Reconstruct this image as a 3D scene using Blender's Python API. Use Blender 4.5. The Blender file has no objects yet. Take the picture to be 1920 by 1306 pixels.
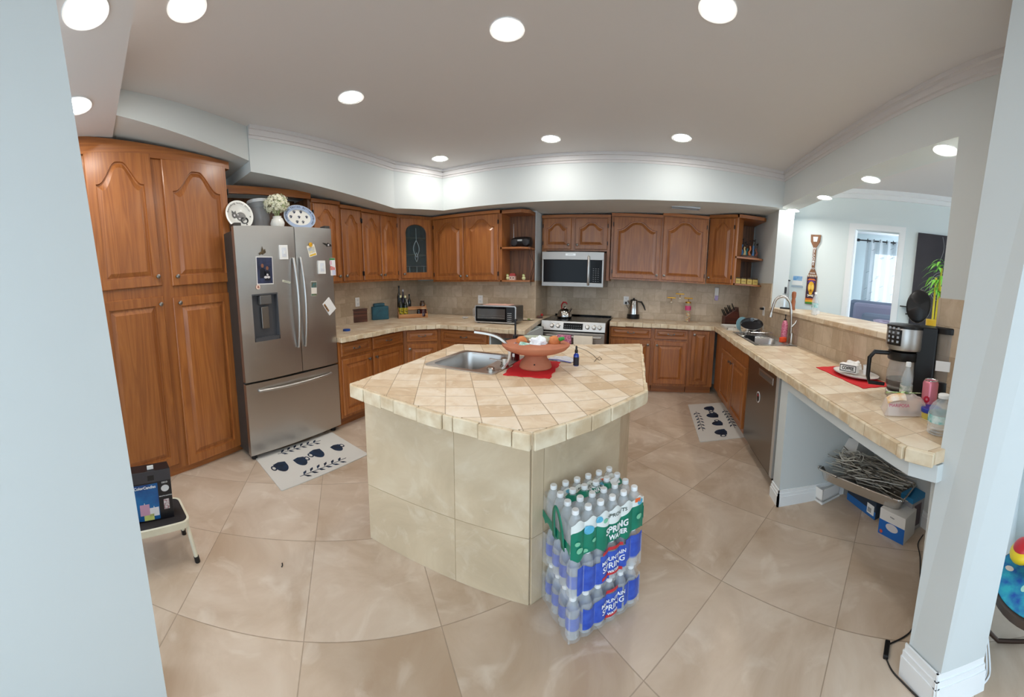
import bpy, bmesh, random
from math import *
from mathutils import Vector, Matrix, noise
random.seed(7)
SC = bpy.context.scene
COL = SC.collection

# ------------------------------------------------------------------ camera (a stitched phone panorama: cylindrical lens)
F, CX, CY, PIT, ROL, YAW, HC = 667.989, 960.0, 600.7605, 0.12, 0.0047, -0.3736, 1.4362
cd = bpy.data.cameras.new('camera'); cam = bpy.data.objects.new('camera', cd); COL.objects.link(cam); SC.camera = cam
cd.type = 'PANO'; cd.panorama_type = 'CENTRAL_CYLINDRICAL'; cd.central_cylindrical_radius = 1
cd.central_cylindrical_range_u_min = -CX/F; cd.central_cylindrical_range_u_max = (1920-CX)/F
cd.central_cylindrical_range_v_min = -(1306-CY)/F; cd.central_cylindrical_range_v_max = CY/F
cd.clip_start = .02
_Ry = Matrix(((cos(YAW), -sin(YAW), 0), (sin(YAW), cos(YAW), 0), (0, 0, 1)))
_Rp = Matrix(((1, 0, 0), (0, cos(PIT), -sin(PIT)), (0, sin(PIT), cos(PIT))))
_Rr = Matrix(((cos(ROL), 0, sin(ROL)), (0, 1, 0), (-sin(ROL), 0, cos(ROL))))
_M = _Rr @ _Rp @ _Ry
cam.matrix_world = Matrix.Translation((0, 0, HC)) @ Matrix((_M[0], _M[2], -_M[1])).transposed().to_4x4()

def ray(px, py):
    th = (px-CX)/F; v = (py-CY)/F
    return _M.transposed() @ Vector((sin(th), cos(th), -v))
def gz(px, py, z):
    d = ray(px, py); t = (z-HC)/d.z; return Vector((d.x*t, d.y*t, z))
def gx(px, py, X):
    d = ray(px, py); t = X/d.x; return Vector((X, d.y*t, HC+d.z*t))
def gy(px, py, Y):
    d = ray(px, py); t = Y/d.y; return Vector((d.x*t, Y, HC+d.z*t))
def hz(b, px, py):
    d = ray(px, py); t = hypot(b[0], b[1])/hypot(d.x, d.y); return HC+t*d.z

# ------------------------------------------------------------------ materials
def lin(c):
    if isinstance(c, str): c = [int(c[i:i+2], 16)/255 for i in (0, 2, 4)]
    else: c = [x/255 for x in c]
    return tuple(x/12.92 if x <= .04045 else ((x+.055)/1.055)**2.4 for x in c)+(1,)
MC = {}
SHARP = {'door': 9, 'drawer': 9}
def mat(name, col='cccccc', rough=.5, metal=0, coat=0, trans=0, alpha=1, emis=0, ecol=None, ior=1.45, bump=0, bscale=60, sheen=0, var=0, vscale=6, col2=None, aniso=0, spec=.5):
    if name in MC: return MC[name]
    m = bpy.data.materials.new(name); m.use_nodes = True; nt = m.node_tree; b = nt.nodes['Principled BSDF']
    b.inputs['Base Color'].default_value = lin(col); b.inputs['Roughness'].default_value = rough; b.inputs['Metallic'].default_value = metal
    b.inputs['Coat Weight'].default_value = coat; b.inputs['Coat Roughness'].default_value = .12
    b.inputs['Transmission Weight'].default_value = trans; b.inputs['Alpha'].default_value = alpha; b.inputs['IOR'].default_value = ior
    b.inputs['Sheen Weight'].default_value = sheen; b.inputs['Anisotropic'].default_value = aniso; b.inputs['Specular IOR Level'].default_value = spec
    if emis: b.inputs['Emission Color'].default_value = lin(ecol or col); b.inputs['Emission Strength'].default_value = emis
    if bump or col2:
        tc = nt.nodes.new('ShaderNodeTexCoord'); n = nt.nodes.new('ShaderNodeTexNoise'); n.inputs['Detail'].default_value = 4
        nt.links.new(tc.outputs['Object'], n.inputs['Vector'])
        n.inputs['Scale'].default_value = bscale if bump else vscale
        if bump:
            bp = nt.nodes.new('ShaderNodeBump'); bp.inputs['Strength'].default_value = bump; bp.inputs['Distance'].default_value = .002
            nt.links.new(n.outputs['Fac'], bp.inputs['Height']); nt.links.new(bp.outputs['Normal'], b.inputs['Normal'])
        if col2:
            n2 = nt.nodes.new('ShaderNodeTexNoise'); n2.inputs['Scale'].default_value = vscale; n2.inputs['Detail'].default_value = 5
            nt.links.new(tc.outputs['Object'], n2.inputs['Vector'])
            r = nt.nodes.new('ShaderNodeValToRGB'); r.color_ramp.elements[0].position = .35; r.color_ramp.elements[1].position = .65
            r.color_ramp.elements[0].color = lin(col); r.color_ramp.elements[1].color = lin(col2)
            nt.links.new(n2.outputs['Fac'], r.inputs['Fac']); nt.links.new(r.outputs['Color'], b.inputs['Base Color'])
    MC[name] = m; return m

def _n(nt, t, **k):
    n = nt.nodes.new(t)
    for a, v in k.items():
        if a == 'op': n.operation = v
        elif a.startswith('i'): n.inputs[int(a[1:])].default_value = v
    return n
def _lk(nt, a, b): nt.links.new(a, b)

def wood(name, c1, c2, c3, axis=2, rough=.34, grain=1.0):
    m = bpy.data.materials.new(name); m.use_nodes = True; nt = m.node_tree; b = nt.nodes['Principled BSDF']
    tc = _n(nt, 'ShaderNodeTexCoord'); mp = _n(nt, 'ShaderNodeMapping'); oi = _n(nt, 'ShaderNodeObjectInfo')
    s = [14, 14, 14]; s[axis] = .9; mp.inputs['Scale'].default_value = s
    ad = _n(nt, 'ShaderNodeVectorMath', op='ADD'); ml = _n(nt, 'ShaderNodeMath', op='MULTIPLY', i1=37.0)
    _lk(nt, oi.outputs['Random'], ml.inputs[0]); cb = _n(nt, 'ShaderNodeCombineXYZ'); _lk(nt, ml.outputs[0], cb.inputs[0]); _lk(nt, ml.outputs[0], cb.inputs[1]); _lk(nt, ml.outputs[0], cb.inputs[2])
    _lk(nt, tc.outputs['Object'], mp.inputs['Vector']); _lk(nt, mp.outputs[0], ad.inputs[0]); _lk(nt, cb.outputs[0], ad.inputs[1])
    n1 = _n(nt, 'ShaderNodeTexNoise'); n1.inputs['Scale'].default_value = .55; n1.inputs['Detail'].default_value = 3; n1.inputs['Distortion'].default_value = .6
    _lk(nt, ad.outputs[0], n1.inputs['Vector'])
    rg = _n(nt, 'ShaderNodeMath', op='MULTIPLY', i1=16.0); _lk(nt, n1.outputs['Fac'], rg.inputs[0])
    fr = _n(nt, 'ShaderNodeMath', op='PINGPONG', i1=1.0); _lk(nt, rg.outputs[0], fr.inputs[0])
    mp2 = _n(nt, 'ShaderNodeMapping'); s2 = [260, 260, 260]; s2[axis] = 7; mp2.inputs['Scale'].default_value = s2; _lk(nt, tc.outputs['Object'], mp2.inputs['Vector'])
    n2 = _n(nt, 'ShaderNodeTexNoise'); n2.inputs['Scale'].default_value = 1; n2.inputs['Detail'].default_value = 2; _lk(nt, mp2.outputs[0], n2.inputs['Vector'])
    mx = _n(nt, 'ShaderNodeMath', op='MULTIPLY', i1=.6*grain); _lk(nt, fr.outputs[0], mx.inputs[0])
    m2 = _n(nt, 'ShaderNodeMath', op='MULTIPLY', i1=.45); _lk(nt, n2.outputs['Fac'], m2.inputs[0])
    sm = _n(nt, 'ShaderNodeMath', op='ADD'); _lk(nt, mx.outputs[0], sm.inputs[0]); _lk(nt, m2.outputs[0], sm.inputs[1])
    r = _n(nt, 'ShaderNodeValToRGB'); e = r.color_ramp.elements; e[0].position = .1; e[0].color = lin(c1); e[1].position = .95; e[1].color = lin(c3); x = e.new(.5); x.color = lin(c2)
    _lk(nt, sm.outputs[0], r.inputs['Fac']); hs = _n(nt, 'ShaderNodeHueSaturation'); vr = _n(nt, 'ShaderNodeMapRange'); vr.inputs[3].default_value = .9; vr.inputs[4].default_value = 1.1
    _lk(nt, oi.outputs['Random'], vr.inputs[0]); _lk(nt, vr.outputs[0], hs.inputs['Value']); _lk(nt, r.outputs['Color'], hs.inputs['Color'])
    _lk(nt, hs.outputs['Color'], b.inputs['Base Color']); b.inputs['Roughness'].default_value = rough; b.inputs['Coat Weight'].default_value = .25; b.inputs['Coat Roughness'].default_value = .2
    bp = _n(nt, 'ShaderNodeBump'); bp.inputs['Strength'].default_value = .12; bp.inputs['Distance'].default_value = .001; _lk(nt, n2.outputs['Fac'], bp.inputs['Height']); _lk(nt, bp.outputs[0], b.inputs['Normal'])
    MC[name] = m; return m

def tiles(name, U, u0, V, v0, T, cols, vein, grout, gw, brick=False, rough=.4, vs=2.2, vamt=.5, var=.1, pit=0, bump=.3):
    """square tiles: u = P.U/T + u0"""
    m = bpy.data.materials.new(name); m.use_nodes = True; nt = m.node_tree; b = nt.nodes['Principled BSDF']
    tc = _n(nt, 'ShaderNodeTexCoord')
    def uv(A, a0, TT):
        d = _n(nt, 'ShaderNodeVectorMath', op='DOT_PRODUCT'); d.inputs[1].default_value = [x/TT for x in A]; _lk(nt, tc.outputs['Object'], d.inputs[0])
        a = _n(nt, 'ShaderNodeMath', op='ADD', i1=a0); _lk(nt, d.outputs['Value'], a.inputs[0]); return a
    Tu, Tv = (T if isinstance(T, tuple) else (T, T))
    u = uv(U, u0, Tu); v = uv(V, v0, Tv)
    fv = _n(nt, 'ShaderNodeMath', op='FLOOR'); _lk(nt, v.outputs[0], fv.inputs[0])
    if brick:
        md = _n(nt, 'ShaderNodeMath', op='MULTIPLY', i1=.5); _lk(nt, fv.outputs[0], md.inputs[0])
        u2 = _n(nt, 'ShaderNodeMath', op='ADD'); _lk(nt, u.outputs[0], u2.inputs[0]); _lk(nt, md.outputs[0], u2.inputs[1]); u = u2
    fu = _n(nt, 'ShaderNodeMath', op='FLOOR'); _lk(nt, u.outputs[0], fu.inputs[0])
    def edge(a, TT):
        p = _n(nt, 'ShaderNodeMath', op='PINGPONG', i1=.5); _lk(nt, a.outputs[0], p.inputs[0])
        q = _n(nt, 'ShaderNodeMath', op='MULTIPLY', i1=TT); _lk(nt, p.outputs[0], q.inputs[0]); return q
    eu, ev = edge(u, Tu), edge(v, Tv)
    mn = _n(nt, 'ShaderNodeMath', op='MINIMUM'); _lk(nt, eu.outputs[0], mn.inputs[0]); _lk(nt, ev.outputs[0], mn.inputs[1])
    wob = _n(nt, 'ShaderNodeTexNoise'); wob.inputs['Scale'].default_value = 30; _lk(nt, tc.outputs['Object'], wob.inputs['Vector'])
    wm = _n(nt, 'ShaderNodeMath', op='MULTIPLY', i1=gw*.6); _lk(nt, wob.outputs['Fac'], wm.inputs[0])
    w2 = _n(nt, 'ShaderNodeMath', op='SUBTRACT'); _lk(nt, mn.outputs[0], w2.inputs[0]); _lk(nt, wm.outputs[0], w2.inputs[1])
    g = _n(nt, 'ShaderNodeMapRange'); g.inputs[1].default_value = gw*.1; g.inputs[2].default_value = gw*.45; _lk(nt, w2.outputs[0], g.inputs[0])  # 0 grout 1 tile
    cid = _n(nt, 'ShaderNodeCombineXYZ'); _lk(nt, fu.outputs[0], cid.inputs[0]); _lk(nt, fv.outputs[0], cid.inputs[1])
    wn = _n(nt, 'ShaderNodeTexWhiteNoise'); _lk(nt, cid.outputs[0], wn.inputs['Vector'])
    sc = _n(nt, 'ShaderNodeVectorMath', op='SCALE'); sc.inputs['Scale'].default_value = 20; _lk(nt, wn.outputs['Color'], sc.inputs[0])
    ad = _n(nt, 'ShaderNodeVectorMath', op='ADD'); _lk(nt, tc.outputs['Object'], ad.inputs[0]); _lk(nt, sc.outputs[0], ad.inputs[1])
    n1 = _n(nt, 'ShaderNodeTexNoise'); n1.inputs['Scale'].default_value = vs; n1.inputs['Detail'].default_value = 7; n1.inputs['Distortion'].default_value = 1.2; n1.inputs['Roughness'].default_value = .6
    _lk(nt, ad.outputs[0], n1.inputs['Vector'])
    rp = _n(nt, 'ShaderNodeValToRGB'); e = rp.color_ramp.elements; e[0].position = .3; e[0].color = lin(cols[0]); e[1].position = .72; e[1].color = lin(cols[-1])
    for k, c in enumerate(cols[1:-1]): x = e.new(.3+.42*(k+1)/(len(cols)-1)); x.color = lin(c)
    add2 = _n(nt, 'ShaderNodeMath', op='MULTIPLY_ADD', i1=var*2, i2=-var); _lk(nt, wn.outputs['Value'], add2.inputs[0])
    f2 = _n(nt, 'ShaderNodeMath', op='ADD'); _lk(nt, n1.outputs['Fac'], f2.inputs[0]); _lk(nt, add2.outputs[0], f2.inputs[1]); _lk(nt, f2.outputs[0], rp.inputs['Fac'])
    n2 = _n(nt, 'ShaderNodeTexNoise'); n2.inputs['Scale'].default_value = vs*2.3; n2.inputs['Detail'].default_value = 8; n2.inputs['Distortion'].default_value = 2.0; _lk(nt, ad.outputs[0], n2.inputs['Vector'])
    vr = _n(nt, 'ShaderNodeValToRGB'); e = vr.color_ramp.elements; e[0].position = .56; e[0].color = (0, 0, 0, 1); e[1].position = .74; e[1].color = (vamt,)*3+(1,)
    _lk(nt, n2.outputs['Fac'], vr.inputs['Fac'])
    mx = _n(nt, 'ShaderNodeMix'); mx.data_type = 'RGBA'; _lk(nt, vr.outputs['Color'], mx.inputs['Factor']); _lk(nt, rp.outputs['Color'], mx.inputs[6]); mx.inputs[7].default_value = lin(vein)
    outc = mx.outputs[2]
    if pit:
        n3 = _n(nt, 'ShaderNodeTexNoise'); n3.inputs['Scale'].default_value = 70; n3.inputs['Detail'].default_value = 3; _lk(nt, ad.outputs[0], n3.inputs['Vector'])
        pr_ = _n(nt, 'ShaderNodeMapRange'); pr_.inputs[1].default_value = .66; pr_.inputs[2].default_value = .72; pr_.inputs[4].default_value = pit; _lk(nt, n3.outputs['Fac'], pr_.inputs[0])
        px_ = _n(nt, 'ShaderNodeMix'); px_.data_type = 'RGBA'; _lk(nt, pr_.outputs[0], px_.inputs['Factor']); _lk(nt, outc, px_.inputs[6]); px_.inputs[7].default_value = lin(grout); outc = px_.outputs[2]
    gm = _n(nt, 'ShaderNodeMix'); gm.data_type = 'RGBA'; _lk(nt, g.outputs[0], gm.inputs['Factor']); gm.inputs[6].default_value = lin(grout); _lk(nt, outc, gm.inputs[7])
    _lk(nt, gm.outputs[2], b.inputs['Base Color']); b.inputs['Roughness'].default_value = rough
    bp = _n(nt, 'ShaderNodeBump'); bp.inputs['Strength'].default_value = bump; bp.inputs['Distance'].default_value = .003; _lk(nt, g.outputs[0], bp.inputs['Height']); _lk(nt, bp.outputs[0], b.inputs['Normal'])
    MC[name] = m; return m

W = mat('wall_paint', 'cfd5d5', .75, bump=.06, bscale=180)
CEI = mat('ceiling_paint', 'd6d4d4', .8, bump=.12, bscale=90)
TRIM = mat('trim_white', 'eceff0', .4)
LIVW = mat('living_wall_paint', 'dfe9e9', .8)
OAK = wood('oak_vertical', '854c25', 'a26330', 'b87c45', 2, grain=.55)
OAKH = wood('oak_horizontal', '854c25', 'a26330', 'b87c45', 0, grain=.55)
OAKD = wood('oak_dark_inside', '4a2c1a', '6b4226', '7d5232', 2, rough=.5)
STEEL = mat('brushed_steel', 'c2bfbb', .33, 1, aniso=.5)
def wavy(m, sx=(7, 7, .35), st=.25, d=.012):
    nt = m.node_tree; b = nt.nodes['Principled BSDF']; tc = _n(nt, 'ShaderNodeTexCoord'); mp = _n(nt, 'ShaderNodeMapping'); mp.inputs['Scale'].default_value = sx
    n = _n(nt, 'ShaderNodeTexNoise'); n.inputs['Scale'].default_value = 1; n.inputs['Detail'].default_value = 1.5; _lk(nt, tc.outputs['Object'], mp.inputs[0]); _lk(nt, mp.outputs[0], n.inputs['Vector'])
    bp = _n(nt, 'ShaderNodeBump'); bp.inputs['Strength'].default_value = st; bp.inputs['Distance'].default_value = d; _lk(nt, n.outputs['Fac'], bp.inputs['Height']); _lk(nt, bp.outputs[0], b.inputs['Normal'])
wavy(STEEL)
STEELD = mat('steel_dark', '8f8b86', .3, 1, aniso=.4)
CHROME = mat('chrome', 'd8d8d8', .12, 1)
NICK = mat('brushed_nickel', 'c0bbb4', .25, 1)
KNOB = mat('pewter', '8d8883', .3, 1)
BLK = mat('black_plastic', '151517', .35)
BLKG = mat('black_gloss', '09090b', .14, spec=.2)
DGREY = mat('dark_grey', '3a3836', .5)
WHT = mat('white_plastic', 'f0f0ee', .4)
GLASS = mat('clear_glass', 'f4f8f8', .03, trans=1, ior=1.4)
FILM = mat('clear_film', 'eef3f6', .12, alpha=.22)
PETC = mat('clear_pet', 'e2ecf2', .1, alpha=.3)
CAPW = mat('bottle_cap_white', 'f3f5f6', .35)
CA, SA = cos(-.732), sin(-.732); GT = .564
FLO = tiles('floor_travertine', (CA, SA, 0), -(.352*CA+3.152*SA)/GT, (SA, -CA, 0), -(.352*SA-3.152*CA)/GT, GT, ['b59d85', 'c2ad97', 'cfbca8', 'd8c8b6'], 'e6dacb', 'a5927e', .0038, rough=.33, vs=1.6, vamt=.5, var=.05, bump=.25)
r45 = sqrt(.5)
CTOP = tiles('counter_travertine', (1, 0, 0), .12, (0, 1, 0), .3, .15, ['cdb392', 'd8c2a4', 'e2d0b5', 'eadcc5'], 'f0e6d5', 'b09a7c', .0025, rough=.38, vs=5, vamt=.5, var=.16, pit=.2)
ITOP = tiles('island_travertine', (r45*1, r45*.62, 0), .12, (-r45*.62*1.0, r45*1.15, 0), .3, .108, ['d2b896', 'dec8aa', 'e8d6bc', 'efe1cd'], 'f4eadb', 'ad9678', .0025, rough=.38, vs=5, vamt=.5, var=.2, pit=.35)
EDG = mat('travertine_edge', 'cdb694', .6, col2='e6d8bd', vscale=14, bump=.7, bscale=50)
IB = ['b5a58f', 'bfb09a', 'c9bca8']
BSX = tiles('backsplash_tiles_xz', (1, 0, 0), .2, (0, 0, 1), .93, (.165, .165), ['b39f86', 'c1ae95', 'cebca5'], 'd6c7b1', 'a8947a', .0025, brick=True, rough=.42, vs=6, vamt=.3, var=.16)
BSY = tiles('backsplash_tiles_yz', (0, 1, 0), .2, (0, 0, 1), .93, (.165, .165), ['b39f86', 'c1ae95', 'cebca5'], 'd6c7b1', 'a8947a', .0025, brick=True, rough=.42, vs=6, vamt=.3, var=.16)
ISL = tiles('island_wall_tiles', (1, .0, 0), .45, (0, 0, 1), .32, (.55, .47), ['bda98c', 'ccb89a', 'd9c8ac'], 'e0d3bd', 'a89474', .003, rough=.4, vs=2.5, vamt=.5, var=.06, bump=.2)
ISR = tiles('island_wall_tiles_side', (.3, .9, 0), .1, (0, 0, 1), .32, (.6, .47), ['bda98c', 'ccb89a', 'd9c8ac'], 'e0d3bd', 'a89474', .003, rough=.4, vs=2.5, vamt=.5, var=.06, bump=.2)

# ------------------------------------------------------------------ mesh builder
class MB:
    def __init__(s): s.v = []; s.f = []; s.m = []; s.mi = 0
    def add(s, vs, fs):
        o = len(s.v); s.v += [tuple(x) for x in vs]
        for f in fs: s.f.append([o+i for i in f]); s.m.append(s.mi)
        return s
    def box(s, x0, x1, y0, y1, z0, z1):
        x0, x1 = sorted((x0, x1)); y0, y1 = sorted((y0, y1)); z0, z1 = sorted((z0, z1))
        return s.add([(x0, y0, z0), (x1, y0, z0), (x1, y1, z0), (x0, y1, z0), (x0, y0, z1), (x1, y0, z1), (x1, y1, z1), (x0, y1, z1)],
                     [(0, 3, 2, 1), (4, 5, 6, 7), (0, 1, 5, 4), (1, 2, 6, 5), (2, 3, 7, 6), (3, 0, 4, 7)])
    def prism(s, P, z0, z1):
        """P ccw xy; z0/z1 number or per-vertex list"""
        n = len(P); a = sum(P[i][0]*P[(i+1) % n][1]-P[(i+1) % n][0]*P[i][1] for i in range(n))
        z0 = z0 if isinstance(z0, (list, tuple)) else [z0]*n; z1 = z1 if isinstance(z1, (list, tuple)) else [z1]*n
        if a < 0: P = P[::-1]; z0 = z0[::-1]; z1 = z1[::-1]
        vs = [(P[i][0], P[i][1], z0[i]) for i in range(n)]+[(P[i][0], P[i][1], z1[i]) for i in range(n)]
        return s.add(vs, [list(range(n))[::-1], list(range(n, 2*n))]+[(i, (i+1) % n, n+(i+1) % n, n+i) for i in range(n)])
    def frust(s, P0, P1):
        n = len(P0); return s.add(list(P0)+list(P1), [list(range(n))[::-1], list(range(n, 2*n))]+[(i, (i+1) % n, n+(i+1) % n, n+i) for i in range(n)])
    def lathe(s, prof, c=(0, 0, 0), n=24, axis='z', sx=1, sy=1, cap=True):
        vs = []; 
        for r, z in prof:
            for k in range(n):
                a = 2*pi*k/n; x, y = r*cos(a)*sx, r*sin(a)*sy
                p = (x, y, z) if axis == 'z' else ((x, -z, y) if axis == 'y' else (z, x, y))
                vs.append((p[0]+c[0], p[1]+c[1], p[2]+c[2]))
        fs = []
        for i in range(len(prof)-1):
            for k in range(n): fs.append((i*n+k, i*n+(k+1) % n, (i+1)*n+(k+1) % n, (i+1)*n+k))
        if cap:
            if prof[0][0] > 1e-6: fs.append(list(range(n))[::-1])
            if prof[-1][0] > 1e-6: fs.append([(len(prof)-1)*n+k for k in range(n)])
        return s.add(vs, fs)
    def ball(s, c, r, n=16, m=10, sc=(1, 1, 1)):
        o = len(s.v)
        s.lathe([(max(1e-5, r*sin(pi*i/m)), -r*cos(pi*i/m)) for i in range(m+1)], (0, 0, 0), n, cap=False)
        for i in range(o, len(s.v)): x, y, z = s.v[i]; s.v[i] = (x*sc[0]+c[0], y*sc[1]+c[1], z*sc[2]+c[2])
        return s
    def tube(s, pts, r, n=8, cap=True, closed=False):
        pts = [Vector(p) for p in pts]; N = len(pts); rs = r if isinstance(r, (list, tuple)) else [r]*N
        vs = []; prev = None
        for i, p in enumerate(pts):
            if closed: t = pts[(i+1) % N]-pts[i-1]
            else: t = pts[min(i+1, N-1)]-pts[max(i-1, 0)]
            if t.length < 1e-9: t = Vector((0, 0, 1))
            t.normalize()
            if prev is None: u = t.orthogonal().normalized()
            else:
                u = prev-t*prev.dot(t)
                u = u.normalized() if u.length > 1e-6 else t.orthogonal().normalized()
            prev = u; w = t.cross(u)
            for k in range(n): a = 2*pi*k/n; vs.append(p+(u*cos(a)+w*sin(a))*rs[i])
        fs = []
        for i in range(N if closed else N-1):
            j = (i+1) % N
            for k in range(n): fs.append((i*n+k, i*n+(k+1) % n, j*n+(k+1) % n, j*n+k))
        if cap and not closed: fs += [list(range(n))[::-1], [(N-1)*n+k for k in range(n)]]
        return s.add(vs, fs)
    def sheet(s, g, t=0):
        """grid of points g[i][j]"""
        a, b = len(g), len(g[0]); vs = [p for r in g for p in r]
        return s.add(vs, [(i*b+j, (i+1)*b+j, (i+1)*b+j+1, i*b+j+1) for i in range(a-1) for j in range(b-1)])
    def xf(s, M, start=0):
        for i in range(start, len(s.v)): s.v[i] = tuple(M @ Vector(s.v[i]))
        return s
    def build(s, name, mats, parent=None, smooth=False, bev=0, bseg=2, sub=0, solid=0, loc=None, rot=None, normals=True):
        me = bpy.data.meshes.new(name); me.from_pydata(s.v, [], s.f)
        if not isinstance(mats, (list, tuple)): mats = [mats]
        for m in mats: me.materials.append(m)
        if len(mats) > 1:
            for p, k in zip(me.polygons, s.m): p.material_index = k
        if smooth:
            for p in me.polygons: p.use_smooth = True
        me.update(); me.validate()
        o = bpy.data.objects.new(name, me); COL.objects.link(o)
        if parent: o.parent = parent
        if loc is not None: o.location = loc
        if rot is not None: o.rotation_euler = rot
        if solid: q = o.modifiers.new('solid', 'SOLIDIFY'); q.thickness = solid; q.offset = 0
        if bev: q = o.modifiers.new('bevel', 'BEVEL'); q.width = bev; q.segments = bseg; q.limit_method = 'ANGLE'; q.angle_limit = radians(35)
        if sub: q = o.modifiers.new('sub', 'SUBSURF'); q.levels = sub; q.render_levels = sub
        if smooth == 'auto' or (smooth and not sub):
            try:
                for e in me.edges: pass
                me.set_sharp_from_angle(angle=radians(SHARP.get(name, 38)))
            except Exception: pass
        return o
def T(o, label, cat, group=None):
    o['label'] = label; o['category'] = cat
    if group: o['group'] = group
    return o
def thing(name, label, cat, loc=(0, 0, 0), rz=0, group=None):
    o = bpy.data.objects.new(name, None); COL.objects.link(o); o.location = loc; o.rotation_euler = (0, 0, rz); o.empty_display_size = .1
    return T(o, label, cat, group)
def ST(o): o['kind'] = 'structure'; return o
def copytree(o, parent=None):
    c = o.copy(); COL.objects.link(c)
    if parent: c.parent = parent
    for ch in list(o.children): copytree(ch, c)
    return c
def textmesh(mb, txt, size, M, ext=.0006, f=None, bold=0, sx=1, align='CENTER'):
    cu = bpy.data.curves.new('t', 'FONT'); cu.body = txt; cu.size = size; cu.extrude = ext; cu.align_x = align; cu.align_y = 'CENTER'; cu.offset = bold; cu.resolution_u = 3
    ob = bpy.data.objects.new('t', cu); COL.objects.link(ob); me = bpy.data.meshes.new_from_object(ob, depsgraph=bpy.context.evaluated_depsgraph_get())
    vs = []
    for v in me.vertices:
        p = Vector((v.co.x*sx, v.co.y, v.co.z)); p = f(p) if f else p; vs.append(M @ p)
    mb.add(vs, [list(p.vertices) for p in me.polygons])
    bpy.data.objects.remove(ob); bpy.data.curves.remove(cu); bpy.data.meshes.remove(me); return mb
def facing(px=0, py=0, pz=0, kind='-y'):
    """matrix that puts text drawn in xy (front +z) onto a plane facing kind"""
    R = {'-y': Matrix(((1, 0, 0), (0, 0, -1), (0, 1, 0))), 'z': Matrix.Identity(3), '+x': Matrix(((0, 0, 1), (1, 0, 0), (0, 1, 0))), '-x': Matrix(((0, 0, -1), (-1, 0, 0), (0, 1, 0)))}[kind]
    return Matrix.Translation((px, py, pz)) @ R.to_4x4()
def disc(mb, cx, cz, rx, rz, y, n=20, t=.0006, a0=0, rot=0):
    P = [(cx+rx*cos(2*pi*k/n)*cos(rot)-rz*sin(2*pi*k/n)*sin(rot), cz+rx*cos(2*pi*k/n)*sin(rot)+rz*sin(2*pi*k/n)*cos(rot)) for k in range(n)]
    return flat(mb, P, y, t)
def flat(mb, P, y, t=.0006):
    """polygon in local xz, front at -y"""
    n = len(P); vs = [(p[0], y, p[1]) for p in P]+[(p[0], y-t, p[1]) for p in P]
    return mb.add(vs, [list(range(n))[::-1], list(range(n, 2*n))]+[(i, (i+1) % n, n+(i+1) % n, n+i) for i in range(n)])
LED, WORLD, EXPO, LIVP = 40.0, 1.08, 1.42, 60
# ================================================================== ROOM
ZC = 2.78
XL, XR, YA, YL_ = -3.3, 1.5, 5.0, 4.45
XRET = -1.42
fl = MB().box(-6, 9, -4, 9, -.05, 0); ST(fl.build('floor', FLO))
ce = MB().box(XL-.2, XR+.24, -1.4, YA+.2, ZC, ZC+.1); ST(ce.build('ceiling', CEI))
# near dropped soffit and pantry soffit, kitchen soffit ring
ST(MB().prism([(-3.4, .33), (-3.4, -1.4), (1.9, -1.4), (1.9, .33)], 2.6, ZC).build('wall_soffit_near', CEI))
ST(MB().prism([(-3.4, .331), (-2.33, .331), (-2.76, 1.47), (-3.4, 1.47)], [2.64, 2.61, 2.50, 2.50], ZC).build('wall_soffit_pantry', W))
S = [(-2.75, 1.471, 2.41), (-2.75, 3.3, 2.262), (-2.49, 3.95, 2.29), (-.7, 3.95, 2.288), (.2, 3.95, 2.31), (1.5, 3.95, 2.385)]
R_ = [(-3.4, 1.471, 2.41), (-3.4, 3.6, 2.262), (-3.2, 5.05, 2.28), (-.9, 5.05, 2.28), (.2, 5.05, 2.31), (1.5, 5.05, 2.385)]
mb = MB()
for i in range(5):
    a, b, c, d = S[i], S[i+1], R_[i+1], R_[i]
    mb.frust([a, b, c, d], [(p[0], p[1], ZC) for p in (a, b, c, d)])
ST(mb.build('wall_soffit_kitchen', W))
# crown along the soffit front and right wall
def crown(pts, name, s=1):
    mb = MB()
    for (x0, y0), (x1, y1) in zip(pts[:-1], pts[1:]):
        d = Vector((x1-x0, y1-y0)).normalized(); n = Vector((-d.y, d.x))*s
        for off, zl, zh in ((.006, ZC-.10, ZC-.075), (.02, ZC-.075, ZC-.03), (.04, ZC-.03, ZC-.001)):
            mb.prism([(x0, y0), (x1, y1), (x1+n.x*off, y1+n.y*off), (x0+n.x*off, y0+n.y*off)], zl, zh+.001)
    return ST(mb.build(name, CEI, smooth=False))
crown([(-2.75, 1.47), (-2.75, 3.3), (-2.49, 3.95), (1.5, 3.95)], 'trim_1', -1)
crown([(1.5, 3.95), (1.5, .33)], 'trim_2', -1)
# walls
ST(MB().box(XL-.12, XL, -1.4, YA+.12, 0, ZC).build('wall_left', W))
ST(MB().box(XL, XRET, YL_, YA+.12, 0, ZC).build('wall_back_left', W))
ST(MB().box(XRET, XR+.24, YA, YA+.12, 0, ZC).build('wall_back', W))
# right wall: pier, half wall, near part, header
mb = MB(); WT = .2
mb.box(XR, XR+WT, 4.06, YA+.12, 0, ZC)
mb.box(XR, XR+WT, 2.2, 4.06, 0, 1.18); mb.box(XR, XR+WT, 1.39, 2.2, .86, 1.18); mb.box(XR+WT, XR+WT+.08, .78, 2.2, 0, .90)
mb.box(XR, XR+WT, .78, 1.39, .86, ZC)
mb.box(XR, XR+WT, 1.39, 4.06, 2.40, ZC)
ST(mb.build('wall_right', W))
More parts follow.
